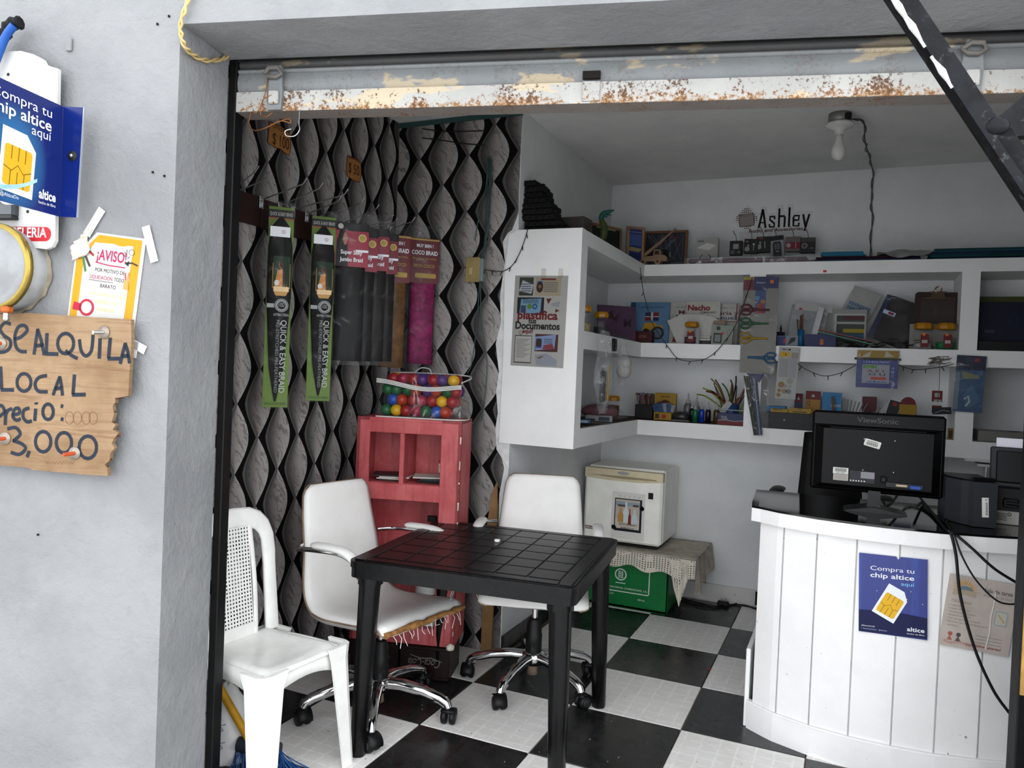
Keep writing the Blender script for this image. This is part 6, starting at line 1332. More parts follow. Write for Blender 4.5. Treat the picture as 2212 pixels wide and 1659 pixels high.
SQ([(1040, 440), (1038, 380), (940, 385), (938, 450), (1030, 530), (1030, 600), (930, 605), (925, 545)]); SQ([(1146, 205), (1128, 615)]); SQ([(1130, 375), (1250, 372), (1262, 400), (1248, 610)]); SQ([(1367, 180), (1348, 605)])
SQ([(1450, 460), (1560, 455), (1572, 360), (1470, 362), (1450, 400), (1445, 585), (1560, 580), (1565, 515)]); SQ([(1660, 330), (1705, 590)]); SQ([(1795, 325), (1740, 500), (1685, 690)])
mr = flat('#4a1018'); a_ = Q(470, 740); b2 = Q(1650, 700); m_.text('Audio and Accessories', a_[0], a_[1]+.002, .021, mr, 2, 'l', .02, wid=b2[0]-a_[0], rot=.02)
r8 = random.Random(6)
for i in range(11):
    for j in range(11):
        x_, y_ = 225+42*i, 215+42*j
        if abs(i-5)+abs(j-5) <= 6: c_ = Q(x_, y_); m_.disc(c_[0], c_[1], 0.0056*(1-.05*(abs(i-5)+abs(j-5))), mr, 1, 7)
m_.poly([Q(*q) for q in ((255, 350), (585, 310), (600, 575), (275, 612))], mr, 2); m_.poly([Q(*q) for q in ((268, 362), (572, 324), (588, 565), (288, 598))], flat('#8a8480'), 3)
c_ = Q(292, 405); m_.text('809-566-1192', c_[0], c_[1], .007, K, 4, 'l', wid=.058, rot=.1)
for k in range(3): q1, q2 = Q(300, 460+40*k), Q(560, 430+40*k); m_.stroke([q1, q2], .001, flat('#6a6460'), 4)
m_.build('lettering', sg)
# ---- middle shelf, left wing and corner
def jar(label, x, y, Y, zb, X=None, hgt=.12, rad=.036, body='#6a5f4a', fill=.5, fcol='#7d6f52', lab=None, group='jars with yellow lids'):
    p_ = gy(x, y, Y) if X is None else Vector((X, Y, 0)); t = thing('jar', label, 'jar', (p_.x, Y, zb), group=group)
    gl = film('#cfd2d2', .93, .05, 5.0, 'jar_plastic', .8)
    m_ = MB(); m_.lathe([(0, .001), (rad, .001), (rad*1.02, .006), (rad*1.02, hgt*.62), (rad*.86, hgt*.72), (rad*.84, hgt*.80)], gl, 8, smooth=False); m_.build('body', t)
    m_ = MB(); m_.lathe([(rad*.84, hgt*.76), (rad*.95, hgt*.78), (rad*.98, hgt*.90), (rad*.80, hgt), (0, hgt)], pm('#a06c0a', .35), 8, smooth=False); m_.build('lid', t)
    m_ = MB(); m_.lathe([(0, .004), (rad*.9, .004), (rad*.92, hgt*.62*fill), (0, hgt*.62*fill+.004)], pm(fcol, .7, var=.5, scale=60), 8); m_.build('contents', t)
    if lab: m_ = MB(); m_.M = Matrix.Translation((.004, -rad*1.06, 0)); m_.poly(rrect(-.020, hgt*.06, .020, hgt*.56, .006), flat(lab), 1); m_.rect(-.013, hgt*.22, .013, hgt*.34, flat('#9a9490'), 2); m_.rect(-.012, hgt*.50, .002, hgt*.60, flat('#c06a10'), 2); m_.build('label_print', t)
    return t
jar('yellow-lidded jar of beige grains at the shelf wing front', 0, 0, -.36, ZMs, X=-.215, hgt=.135, rad=.040, fill=.55, fcol='#8a7c58')
jar('yellow-lidded jar of dark scraps in the shelf wing', 0, 0, -.05, ZMs, X=-.22, hgt=.13, rad=.042, fill=.6, fcol='#2c2a2a')
for k in range(5):
    t = thing('booklet', 'thin grey booklet, %s in the row at the shelf wing' % ordw[k], 'booklet', (-.44+.018*k, -.20+.012*k, ZMs+.11), group='thin grey booklets'); m_ = MB(); m_.box((0, 0, .05), (.007, .09, .085+.01*(k % 2)), pm(('#5c5c5c', '#3a3a3c', '#777574')[k % 3], .6), .001); m_.build('cover', t)
t = thing('black_case', 'black box in the dark shelf wing under the booklets', 'box', (-.40, -.16, ZMs)); m_ = MB(); m_.box((0, 0, .055), (.17, .26, .109), pm('#08080a', .5), .004); m_.build('box', t)
t = thing('purple_folder', 'dull purple folder leaning in the shelf corner', 'folder', (-.29, .50, ZMs), rot=Euler((-.12, 0, math.radians(38)))); m_ = MB(); m_.box((0, 0, .11), (.25, .012, .22), pm('#4a3348', .6, var=.1), .002); m_.build('cover', t); m_ = MB(); m_.M = Matrix.Translation((0, -.0065, 0)); m_.text('M', .07, .09, .05, flat('#33202f'), 1, 'c', .02); m_.poly([(-.08, .15), (-.03, .19), (-.02, .14), (.02, .18), (.0, .12)], flat('#2c1c2a'), 1); m_.build('print', t)
def book(name, label, px, Y, col, prints, rz=0, lean=-.06, th=.012): return carton(name, label, 'book', px, Y, ZMs, col, th, 'school books on the middle shelf', prints, rz, 0, .001, lean)
flag = (R(.30, .66, .47, .75, '#141c44', 3), R(.53, .66, .70, .75, '#6a1418', 3), R(.30, .55, .47, .64, '#6a1418', 3), R(.53, .55, .70, .64, '#141c44', 3), R(.30, .64, .70, .66, '#a8a8a8', 3), R(.47, .55, .53, .75, '#a8a8a8', 3))
book('teal_book', 'teal book standing behind the blue one on middle shelf', (1360, 652, 1372, 742), .80, '#1d4a58', ())
book('exercise_book', 'light blue exercise book with flag and yellow tractor', (1370, 652, 1445, 743), .74, '#4a6a88', (T('CUADERNO PARA LA PRACTICA 1', .5, .86, .035, '#1a2c44', .7),)+flag+(PO([(.24, .36), (.30, .50), (.62, .50), (.66, .44), (.80, .44), (.84, .34), (.24, .32)], '#a87a10', 2), D(.68, .26, .19, '#151517', 3), D(.68, .26, .13, '#4a5a6a', 4), D(.35, .28, .10, '#151517', 3)))
mm = (T('María y', .62, .73, .085, '#5c1420', .75), T('Manuel', .55, .62, .085, '#24406a', .75), T('Aprendo a leer con', .5, .88, .03, '#5a5a5a', .7), R(.0, .56, 1, .575, '#6a0f1c', 2), D(.2, .36, .09, '#151214', 3), PO([(.10, .06), (.34, .06), (.26, .28), (.16, .28)], '#6a1420', 3), PO([(.45, .3), (.62, .36), (.8, .3), (.76, .2), (.5, .2)], '#1a1a1c', 3), R(.93, .6, .96, 1, '#6a0f1c', 2))
book('reading_book', 'white María y Manuel reading book left of the Nacho book', (1446, 653, 1522, 743), .76, '#9c9a94', mm)
book('reading_book', 'white María y Manuel reading book right of the Nacho book', (1520, 655, 1594, 743), .78, '#9c9a94', mm)
book('reading_book', 'white Nacho reading book with red title in front of others', (1480, 651, 1554, 743), .73, '#a09e98', (T('Nacho', .38, .80, .12, '#6a0c18', .66, bold=.04), T('DOMINICANO 1', .66, .73, .045, '#1c1214', .48), PO([(.34, .56), (.5, .66), (.62, .66), (.74, .56), (.54, .52)], '#15100f', 3), D(.56, .55, .08, '#5a3a28', 4), PO([(.74, .5), (.98, .5), (.96, .62), (.82, .62)], '#5a1218', 3)))
t = thing('paper_fan', 'fanned pile of white papers standing before the reading books', 'papers', gy(1497, 740, .69)); t.location.z = ZMs
for k in range(9): m_ = MB(); m_.box((.0, 0, .085), (.10, .0015, .17), pm('#a9a8a4', .6), 0); m_.build('sheet', t, rot=(-.05, math.radians(-26+7*k), 0), loc=(.012*(k-4), .002*k, .012))
m_ = MB(); m_.box((.055, .012, .045), (.10, .05, .012), pm('#a9a8a4', .6), .001); m_.box((.055, .012, .030), (.10, .05, .012), pm('#b0aeaa', .6), .001); m_.box((.05, .012, .012), (.11, .06, .022), pm('#14161c', .5), .001); m_.build('lower_pile', t)
jar('red-labelled yellow-lidded jar in front of the paper fan', 1493, 740, .655, ZMs, hgt=.135, rad=.044, fill=.5, fcol='#3a2a3a', lab='#5c0d14')
carton('foil_packet', 'thin shiny packet standing beside the red-labelled jar', 'packet', (1501, 709, 1511, 743), .615+.02, ZMs, '#7d7d7d', .006)
carton('beige_envelope', 'beige envelope standing behind the grey notepad', 'envelope', (1526, 692, 1566, 735), .71, ZMs, '#7d6a58', .006)
carton('notepad', 'grey-green printed notepad with red tag on the middle shelf', 'notepad', (1536, 702, 1582, 743), .66, ZMs, '#7a8078', .02, None, (R(.1, .08, .5, .58, '#1c2022'), R(.16, .14, .44, .5, '#6a7070', 2), D(.3, .82, .1, '#2c3032'), R(.44, .52, .56, .62, '#a81c14', 3), S([(.6, .2), (.8, .4), (.7, .7), (.9, .8)], .02, '#5a605a')), tilt=.05)
carton('pencil_tin', 'dark red flat pencil box with orange sticker, middle shelf corner', 'box', (1330, 715, 1408, 742), .66, ZMs, '#3a0a0e', .07, None, (T('LETTERS', .25, .45, .2, '#8a5a4c', .2), T('LETTERS', .75, .45, .2, '#8a5a4c', .2), R(.46, .5, .54, .72, '#b5600c', 3)))
mpk = thing('clear_packet', 'crumpled clear packet beside the dark red pencil box', 'packet', (-.235, .30, ZMs)); m_ = MB(); m_.sheet(lambda a, b: (.13*(a-.5), .30*(b-.5), .005+.03*math.sin(PI*a)*math.sin(PI*b)+.006*math.sin(23*a+17*b)), 12, 14, film('#a8b0b8', .6, .1, 20.0)); m_.build('film', mpk); m_ = MB(); m_.box((0, .02, .008), (.08, .2, .012), pm('#3a4a58', .5, var=.4, scale=30), .004); m_.build('contents', mpk)
# ---- middle shelf, right bay
t = thing('sleeve_pack', 'pack of clear plastic sleeves with white header standing in right bay', 'packet', gy(1737, 735, .80)); t.location.z = ZMs; t.rotation_euler = (-.08, .10, 0)
m_ = MB(); m_.box((0, 0, .125), (.20, .012, .25), pm('#7d8084', .2, var=.15, scale=8, bmp=.5), .002); m_.build('sleeves', t); m_ = MB(); m_.box((.02, -.009, .245), (.21, .004, .05), pm('#9c9c9a', .3, var=.05), .001); m_.rect(-.06, .222, -.042, .232, flat('#9a1414'), 16); m_.build('header', t); m_ = MB(); m_.sheet(lambda a, b: (-.10+.2*a, -.012-.02*math.sin(PI*a)*math.sin(PI*b), .02+.20*b), 8, 8, film('#ffffff', .5, .08, 12.0, gl=.9)); m_.build('film', t)
t = thing('ruler', 'clear plastic ruler leaning in the sleeve pack', 'ruler', gy(1752, 738, .74), rot=Euler((0, .20, 0))); t.location.z = ZMs; m_ = MB(); m_.box((.0, 0, .12), (.035, .003, .24), pm('#8a8d90', .2), .001); m_.M = Matrix.Translation((0, -.0018, 0))
for k in range(20): m_.rect(-.017, .015+.011*k, -.010 if k % 5 else -.004, .0165+.011*k, M_ink, 1)
m_.build('blade', t)
t = carton('periodic_chart', 'tilted periodic-table chart sheet in right bay', 'chart', (1785, 628, 1848, 735), .86, ZMs, '#8f8f8c', .006, None, tuple(R(.1+.1*i, .30+.075*j, .185+.1*i, .36+.075*j, '#4a6a86' if j > 3 or i > 5 else '#7d8a94', 2) for i in range(8) for j in range(6))+(R(.5, .60, .62, .68, '#7a2c4c', 3),), tilt=.42)
t.location.z = ZMs+.03
carton('form_pad', 'framed printed form with yellow and blue bars in right bay', 'form', (1798, 668, 1872, 735), .76, ZMs, '#7c7c7a', .008, None, (R(.06, .04, .96, .88, '#a0a09c'), R(.12, .04, .94, .84, '#2c3430', 2), R(.32, .74, .94, .82, '#4a1014', 3), R(.32, .40, .94, .5, '#8a7a14', 3), R(.32, .26, .94, .36, '#1c4a6a', 3), R(.06, .62, .94, .68, '#8a8a88', 3)))
t = thing('folder_bundle', 'plastic bag of dark brown and blue folders leaning in right bay', 'folders', gy(1925, 745, .76), rot=Euler((-.05, .38, 0))); t.location.z = ZMs+.02
for k, (c_, dx) in enumerate((('#0a0506', 0), ('#14060a', -.008), ('#0c1c3a', -.03), ('#10301c', -.02), ('#0c1c3a', -.038))): MB().box((dx, .006*k, .135), (.20, .004, .26), pm(c_, .5), .001).build('folder', t)
m_ = MB(); m_.sheet(lambda a, b: (-.14+.27*a, -.012-.008*math.sin(9*a+5*b), .0+.29*b), 12, 12, film('#8a8a8a', .86, .1, 12.0, gl=.3)); m_.build('clear_bag', t); m_ = MB(); m_.box((-.085, -.014, .165), (.065, .002, .022), flat('#9fb2c4'), 0); m_.box((-.075, -.0155, .165), (.03, .001, .014), flat('#7a2030'), 0); m_.build('label_print', t)
cb2 = thing('clipboard', 'brown clipboard with a shiny steel clip in right bay', 'clipboard', gy(2019, 748, .74), rot=Euler((-.10, .02, 0))); cb2.location.z = ZMs
cx, z0, w, h = fit(1966, 630, 2066, 748, .74, ZMs); h = .325
m_ = MB(); m_.prism(rrect(-w/2, 0, w/2, h, .02), 0, .005, pm('#2c1a16', .6, var=.1)); m_.build('board', cb2); m_ = MB(); m_.prism([(-w*.36, .10), (w*.36, .10), (w*.36, h-.04), (-w*.36, h-.04)], -.003, 0, pm('#3a302e', .7, var=.05)); m_.build('sheet', cb2)
m_ = MB(); M_cl = pm('#a08a7a', .15, .95); m_.prism([(-.085, h-.045), (.085, h-.045), (.08, h-.036), (.035, h-.030), (.028, h-.002), (-.028, h-.002), (-.035, h-.030), (-.08, h-.036)], -.016, -.004, M_cl); m_.tube(arc_ := [(.016*math.cos(a_), -.012, h+.012+.016*math.sin(a_)) for a_ in np.linspace(0, 2*PI, 16)[:-1]], .004, M_cl, 6, closed=True); m_.cyl((-.04, -.010, h-.004), (.04, -.010, h-.004), .006, M_cl, n=10); m_.build('clip', cb2)
carton('white_card', 'white card standing behind the two jars in right bay', 'card', (1964, 700, 2070, 752), .72, ZMs, '#77756f', .003)
jar('yellow-lidded jar with red label left of the pair under the clipboard', 1993, 752, .655, ZMs, hgt=.142, rad=.050, fill=.35, fcol='#8a8a8a', lab='#5c0d14'); jar('yellow-lidded jar with green pieces right of the pair under the clipboard', 2042, 752, .655, ZMs, hgt=.142, rad=.050, fill=.45, fcol='#14663a', lab='#5c0d14')
carton('blue_pouch', 'navy zip pouch with orange price tag, front of right bay', 'pouch', (1738, 722, 1806, 748), .66, ZMs, '#12184a', .05, None, (R(.50, .18, .60, .6, '#b5600c'), T('15', .55, .3, .2, '#1a1208', .06)), bev=.012)
carton('stapler_box', 'small printed box showing a stapler, front left of right bay', 'box', (1678, 725, 1724, 748), .66, ZMs, '#3c4658', .04, None, (R(.05, .1, .4, .9, '#1c2c5c'), R(.32, .3, .42, .7, '#a01c1c', 2), PO([(.5, .1), (.85, .5), (.88, .85), (.66, .8)], '#16181a', 2), R(.42, .0, 1, 1, '#6a7076', 1)))
def pencilcup(label, x, y, Y, zb, cupc, cols, hgt=.08, rad=.028, L=.15, group='cups of pencils', spread=.25):
    p_ = gy(x, y, Y); t = thing('pencil_cup', label, 'cup', (p_.x, Y, zb), group=group); MB().lathe([(0, .001), (rad*.9, .001), (rad, hgt), (rad*.93, hgt), (rad*.85, .004), (0, .004)], pm(cupc, .4, var=.15), 14).build('cup', t); rq = random.Random(len(label))
    for k, c_ in enumerate(cols): a_ = 2*PI*k/len(cols); b_ = Vector((rad*.5*math.cos(a_), rad*.5*math.sin(a_), .008)); e = b_+Vector((spread*.5*rq.uniform(-1, 1)*L, spread*.3*rq.uniform(-1, 1)*L, L*rq.uniform(.85, 1.1))); MB().cyl(tuple(b_), tuple(e), .0036, pm(c_, .5), n=6).build('pencil', t)
    return t
pencilcup('purple mesh cup with black pens at right bay edge', 1684, 726, .72, ZMs, '#1c1028', ['#08080a', '#0c0c10', '#1a1a20', '#0a0a0a'], .085, .030, .12)
pencilcup('blue packet of coloured pencils in right bay', 1729, 745, .68, ZMs, '#14507a', ['#5c2a10', '#7a5a1c', '#1c3a1c', '#5a1c14', '#3a2c1c'], .10, .018, .17)
for k, (c_, lab) in enumerate((('#5c1018', 'dark red'), ('#1c5a44', 'sea-green'))):
    a_, b_ = gy(1768, 712+5*k, .64), gy(1884, 738+6*k, .64); t = thing('plastic_ruler', lab+' plastic strip lying slanted across the right bay', 'strip', (a_+b_)/2, rot=Euler((0, math.atan2(a_.z-b_.z, b_.x-a_.x), 0)), group='slanted strips in right bay'); MB().box((0, 0, 0), ((b_-a_).length, .03, .008), pm(c_, .4), .001).build('strip', t)
nb = thing('mesh_net', 'heap of dark brown netting on the floor of right bay', 'net', gy(1912, 750, .70)); nb.location.z = ZMs; m_ = MB(); rn = random.Random(14)
for k in range(60): q = [Vector((rn.uniform(-.22, .22), rn.uniform(-.05, .05), rn.uniform(.003, .035))) for _ in range(3)]; q[1] = q[0]+Vector((rn.uniform(-.05, .05), rn.uniform(-.02, .02), .02*rn.uniform(-1, 1))); q[2] = q[1]+Vector((rn.uniform(-.05, .05), 0, 0)); m_.tube([(v.x, v.y, max(v.z, .003)) for v in q], .0022, pm('#1c1512', .8), 4)
o_ = m_.build('strands', nb); o_['kind'] = 'stuff'
# far right bay
carton('blue_binder', 'big dark blue folder standing in the far right bay', 'folder', (2113, 652, 2300, 758), .76, ZMs, '#060f26', .03, None, (R(.08, .38, .2, .44, '#2a3444'), S([(.42+.05*math.cos(a_), .62+.14*math.sin(a_)) for a_ in np.linspace(0, 6.28, 20)], .004, '#22304a')), lean=-.06)
carton('olive_folder', 'olive green folder showing above the dark blue one', 'folder', (2113, 640, 2300, 700), .80, ZMs, '#3a3e14', .012, lean=-.03); carton('dark_box', 'low black box in front of the dark blue folder', 'box', (2112, 738, 2300, 758), .66, ZMs, '#07070a', .08)
# ---- bottom shelf, corner and left bay
for k, (x_, y_, c_, lab) in enumerate(((-.30, -.40, '#4a2c14', 'brown leaflet'), (-.33, -.20, '#241a14', 'dark leaflet'), (-.26, .02, '#55504a', 'grey leaflet'), (-.30, .22, '#2c2c30', 'black folder'))):
    t = thing('leaflet', lab+' lying flat on the bottom shelf wing', 'leaflet', (x_, y_, ZBs), .2*(k-1), 'papers on the bottom shelf wing'); MB().box((0, 0, .003), (.19, .15, .005), pm(c_, .7, var=.2), .001).build('sheets', t)
t = thing('blue_tube', 'flat blue and white tube box on the bottom shelf wing', 'box', (-.27, -.22, ZBs+.006), .4); m_ = MB(); m_.box((0, 0, .012), (.13, .04, .022), pm('#15476a', .5), .003); m_.build('box', t); m_ = MB(); m_.box((.02, -.0205, .012), (.06, .001, .012), flat('#8a8f94')); m_.build('label_print', t)
t = thing('glue_box', 'white printed box lying in the bottom shelf wing', 'box', (-.24, .05, ZBs+.006), .25); m_ = MB(); m_.box((0, 0, .018), (.15, .05, .034), pm('#77757a', .5), .003); m_.build('box', t); m_ = MB(); m_.M = Matrix.Translation((0, -.0255, 0)); m_.rect(-.07, .004, -.02, .016, flat('#141416'), 1); m_.rect(.0, .006, .06, .028, flat('#222a3a'), 1); m_.build('print', t)
pkb = thing('pink_bag', 'pink fabric in a clear bag on the bottom shelf corner', 'bag', (-.31, .28, ZBs+.006)); m_ = MB(); m_.sph((0, 0, .045), .10, pm('#6a4048', .7, var=.2, scale=20, bmp=.4), 16, 10, (1.1, .9, .45)); m_.build('fabric', pkb); m_ = MB(); m_.sheet(lambda a, b: (-.15+.30*a, -.12+.22*b, .012+.088*(math.sin(PI*a)*math.sin(PI*b))**.5+.004*math.sin(20*a+13*b)), 14, 12, film('#c0b0b4', .6, .12, 16.0)); m_.build('film', pkb)
jar('yellow-lidded jar with brown contents behind the pink bag', 0, 0, .62, ZBs, X=-.33, hgt=.14, rad=.045, fill=.9, fcol='#4a3020')
t = thing('stick_display', 'brown box display of wrapped sticks on the bottom shelf', 'box', gy(1391, 903, .74)); t.location.z = ZBs
m_ = MB(); m_.box((0, .02, .045), (.115, .07, .09), pm('#140e0c', .5), .003); m_.box((0, .05, .115), (.10, .004, .09), pm('#4a2c20', .5, var=.2), .001); m_.build('box', t)
for k in range(10): m_ = MB(); a_ = rnd.uniform(-1, 1); m_.cyl((.008*(k-5), 0, .02), (.008*(k-5)+.025*a_, -.01, .15+.02*rnd.random()), .003, pm('#6a3a3a' if k % 2 else '#5a5a5c', .4), n=6); m_.sph((.008*(k-5)+.025*a_, -.01, .155), .009, pm('#6a6a6e' if k % 3 else '#5a2a30', .3), 8, 6); m_.build('wrapped_stick', t)
def yel_display(label, px_, Y): 
    return carton('crayon_display', label, 'box', px_, Y, ZBs, '#8a6a0c', .03, None, (T('prints', .5, .84, .07, '#1c140a', .4), PO([(.16, .1), (.84, .1), (.9, .62), (.5, .76), (.1, .62)], '#4a100c', 2), T('Borra', .45, .5, .09, '#8a6a0c', .4), D(.8, .66, .1, '#8a6a0c', 3)))
yel_display('yellow and red counter display box standing on the bottom shelf', (1414, 849, 1460, 905), .76)
t = thing('sachet_box', 'low yellow box with blue sachets before the yellow display', 'box', gy(1431, 907, .68)); t.location.z = ZBs; m_ = MB(); m_.box((0, .02, .026), (.11, .06, .05), pm('#8a6a0c', .5), .003); m_.build('box', t); m_ = MB(); m_.M = Matrix.Translation((0, -.0105, 0)); m_.disc(.01, .026, .014, flat('#8a1c10'), 1); m_.rect(-.045, .012, -.02, .04, flat('#2a1c08'), 1); m_.build('print', t)
for k in range(4): m_ = MB(); m_.box((0, 0, .035), (.06, .004, .07), pm(('#1d3a5c', '#6a7480')[k % 2], .3, var=.3, scale=30), .001); m_.build('sachet', t, (-.02+.014*k, .012*k, .035), rot=(0, -.3+.2*k, 0))
t = thing('clear_pouch', 'flat clear pouch of dark pieces between sachets and bottles', 'pouch', gy(1468, 907, .69)); t.location.z = ZBs; m_ = MB(); m_.sph((0, .02, .03), .055, pm('#2c2e30', .3, var=.4, scale=30), 12, 8, (1, .6, .55)); m_.build('pieces', t); m_ = MB(); m_.box((0, .02, .005), (.12, .07, .009), pm('#5c5a58', .5), .002); m_.build('card', t)
def bottle(label, x, y, Y, h, col, r=.016, capc='#8f8f8c', group='glitter glue bottles'):
    p_ = gy(x, y, Y); t = thing('glue_bottle', label, 'bottle', (p_.x, Y, ZBs), group=group)
    MB().lathe([(0, .001), (r, .001), (r, h*.55), (r*.55, h*.66), (0, h*.66)], pm(col, .25, var=.3, scale=50), 14).build('body', t); MB().lathe([(r*.6, h*.63), (r*.62, h*.72), (r*.22, h*.80), (r*.12, h), (0, h)], pm(capc, .4), 12).build('nozzle', t)
for x_, y_, Y_, h_, c_, lab, r_ in ((1485, 903, .80, .175, '#5c5e60', 'tall clear glue bottle at the back, left', .026), (1494, 908, .72, .13, '#10141a', 'black glitter glue bottle, first in the row', .017), (1501, 910, .68, .125, '#0f5a34', 'green glitter glue bottle in the row', .016), (1504, 905, .82, .16, '#7d8084', 'white-capped clear bottle behind the glitter row', .020), (1515, 908, .70, .13, '#12308a', 'blue glitter glue bottle in the row', .017), (1529, 909, .70, .13, '#1c1216', 'dark red glitter glue bottle in the row', .017), (1547, 915, .66, .135, '#3a2c12', 'bronze glitter glue bottle by the blue box', .019)): bottle(lab, x_, y_, Y_, h_, c_, r_)
pk_ = pencilcup('blue cup holding fuzzy craft wires on the bottom shelf', 1578, 905, .74, ZBs, '#123a6a', ['#5c7a1c', '#0c0c10', '#5a1c14', '#10142c', '#3a3c14', '#6a4c10', '#7a3414', '#0c0c10', '#4a6a1c', '#5a2c1c'], .13, .05, .24, 'cups of pencils', .95)
t = thing('chenille_bundle', 'bundle of bent yellow-green and black craft wires above the cup', 'craft wires', gy(1578, 880, .72))
bz = t.location.copy(); cols_ = ['#6a7d12', '#0a0a0c', '#5a6a14', '#5c2410', '#7d8a1c', '#0c0e18', '#4c3414', '#6a3c14', '#3c4c1c', '#5c1c14']; rc = random.Random(21)
ends = [(1505, 852), (1528, 842), (1536, 818), (1545, 820), (1518, 838), (1590, 812), (1578, 820), (1600, 860), (1560, 828), (1525, 845)]
for k, (ex_, ey_) in enumerate(ends): e_ = gy(ex_, ey_, .70-.004*k)-bz; m_ = MB(); s_ = Vector((.012*(k-5)/2, 0, -.02)); mid = (e_+s_)*.55+Vector((.02*rc.uniform(-1, 1), -.01, .03)); m_.tube(spline([tuple(s_), tuple(mid), tuple(e_)], 6), .0042, pm(cols_[k], .9, bmp=.8, scale=200), 6); m_.build('wire', t)
m_ = MB(); m_.box((-.02, -.03, -.01), (.035, .001, .075), pm('#8f8f8b', .5), 0, Matrix.Rotation(.6, 4, 'Y')); m_.build('barcode_tag', t)
carton('eraser_box', 'red and navy printed box open at top, bottom shelf left bay', 'box', (1550, 893, 1610, 923), .64, ZBs, '#1c2248', .07, None, (R(0, 0, 1, .34, '#5c0c12'), S([(0, .36), (.3, .42), (.6, .34), (1, .42)], .02, '#8f8f8f'), T('School', .22, .62, .16, '#9c9c9c', .2), T('& OFFICE', .25, .46, .12, '#9c9c9c', .24)))
carton('paper_card', 'white flap standing in the red and navy box', 'card', (1555, 885, 1608, 900), .665, ZBs+.085, '#8f9094', .004)
# ---- bottom shelf, right bay
def C(name, label, px_, Y, col, prints=(), d=.04, **k): return carton(name, label, 'box', px_, Y, ZBs, col, d, 'school supplies in the bottom right bay', prints, **k)
C('laminator', 'long black machine lying at the front of bottom right bay', (1650, 893, 1790, 930), .63, '#08090a', (D(.32, .55, .014, '#8a8a8a'), R(.06, .5, .12, .54, '#3a3a3a'), R(.5, .5, .58, .54, '#3a3a3a')), .16, bev=.006)
def SH(name, label, px_, Y, col, prints=(), d=.03, zb=None, **k):
    return carton(name, label, 'box', px_, Y, ZBs if zb is None else zb, col, d, 'school supplies in the bottom right bay', prints, **k)
zl = gy(1720, 893, .63).z
SH('light_blue_box', 'light blue box lying on the black machine, leftmost', (1654, 877, 1698, 893), .68, '#1d5a86', (), .06, zl)
SH('yellow_tool_box', 'yellow tool box with battery print on the black machine', (1664, 883, 1702, 893), .645, '#8a6c0c', (T('WIRED TOYS', .4, .55, .35, '#1c1606', .5),), .03, zl)
SH('yellow_card_box', 'long yellow hang-slot box on the black machine', (1703, 882, 1752, 894), .645, '#8a6c0c', (R(.4, .75, .6, .85, '#1c1606'), R(.2, .2, .8, .35, '#1c1606')), .03, zl)
SH('marker_pack', 'maroon-topped marker pack at the bay back, leftmost', (1716, 850, 1733, 900), .80, '#12183a', (R(0, .75, 1, 1, '#5c1018'), PO([(.3, .82), (.7, .82), (.5, .92)], '#9a9a9a'), S([(.3, .1), (.3, .7)], .12, '#1c2c5a'), S([(.7, .1), (.7, .7)], .12, '#4a1418')))
SH('colour_box', 'yellow colour-pencil box marked 12 with maroon top', (1740, 845, 1772, 900), .78, '#8a6010', (R(0, .78, 1, 1, '#5c0f16'), PO([(.36, .85), (.64, .85), (.5, .93)], '#9a9a9a'), T('12', .2, .62, .12, '#2a1a06', .22), R(.1, .3, .7, .5, '#a8701c')))
SH('crayon_box', 'light blue and yellow crayon box in bottom right bay', (1776, 848, 1818, 900), .80, '#1d6a9a', (PO([(0, .55), (.4, .48), (.5, .2), (1, .2), (1, 0), (0, 0)], '#a8860f'), PO([(.1, .4), (.55, .5), (.8, .3), (.7, .1), (.1, .1)], '#0a0a0a', 3), T('crayons', .7, .62, .10, '#a8b0b4', .5)))
t = thing('brown_stick', 'brown wooden stick standing beside the light blue box', 'stick', gy(1804, 900, .76), rot=Euler((0, -.10, 0))); t.location.z = ZBs; MB().box((0, 0, .10), (.012, .012, .20), pm('#6a3c10', .6), .002).build('stick', t)
t = thing('straw_bundle', 'clear bundle of thin rods standing in bottom right bay', 'rods', gy(1822, 900, .72)); t.location.z = ZBs
for k in range(7): MB().cyl((.008*k, 0, .004), (.008*k+.012*k, .01, .19-.004*k), .0035, pm('#6f6c68', .3, var=.1), n=6).build('rod', t)
t = thing('glue_stick_bundle', 'slanted clear glue sticks leaning right in bottom right bay', 'glue sticks', gy(1842, 900, .70)); t.location.z = ZBs
for k in range(5): MB().cyl((.012*k, .004*k, .005), (.012*k+.14, .004*k, .15+.016*k), .005, film('#b0b0ac', .35, .2, 10.0), n=8).build('stick', t)
SH('red_pen_box', 'dark red pen box behind loose pens in bottom right bay', (1862, 857, 1893, 900), .82, '#4a0c18')
pencilcup('crowded pen pot with pink and black pens, bottom right bay', 1885, 900, .74, ZBs, '#140f10', ['#8a1440', '#0c0c0c', '#0f3a24', '#6a6a6a', '#101018', '#5c1018', '#8a8a86', '#0c1c10'], .07, .042, .115, 'cups of pencils', .8)
SH('calculator_card', 'black tilted gadget card with red tag in bottom right bay', (1902, 863, 1926, 900), .72, '#0c0d10', (R(.2, .1, .5, .5, '#6a6a68'), R(.3, .86, .7, .95, '#8a1c14')), tilt=.25)
t = SH('round_top_box', 'blue box with rounded maroon and yellow top', (1942, 874, 1980, 905), .72, '#0c1c4a', (PO([(0, .72), (.5, .5), (1, .72), (1, 1), (0, 1)], '#8a6c0c'),))
m_ = MB(); cx, z0, w, h = fit(1942, 874, 1980, 905, .72, ZBs); m_.prism([(w/2*math.cos(a_)*.9, h+.042*math.sin(a_)) for a_ in np.linspace(0, PI, 14)], -.001, .004, flat('#5c0f16')); m_.build('arched_top', t)
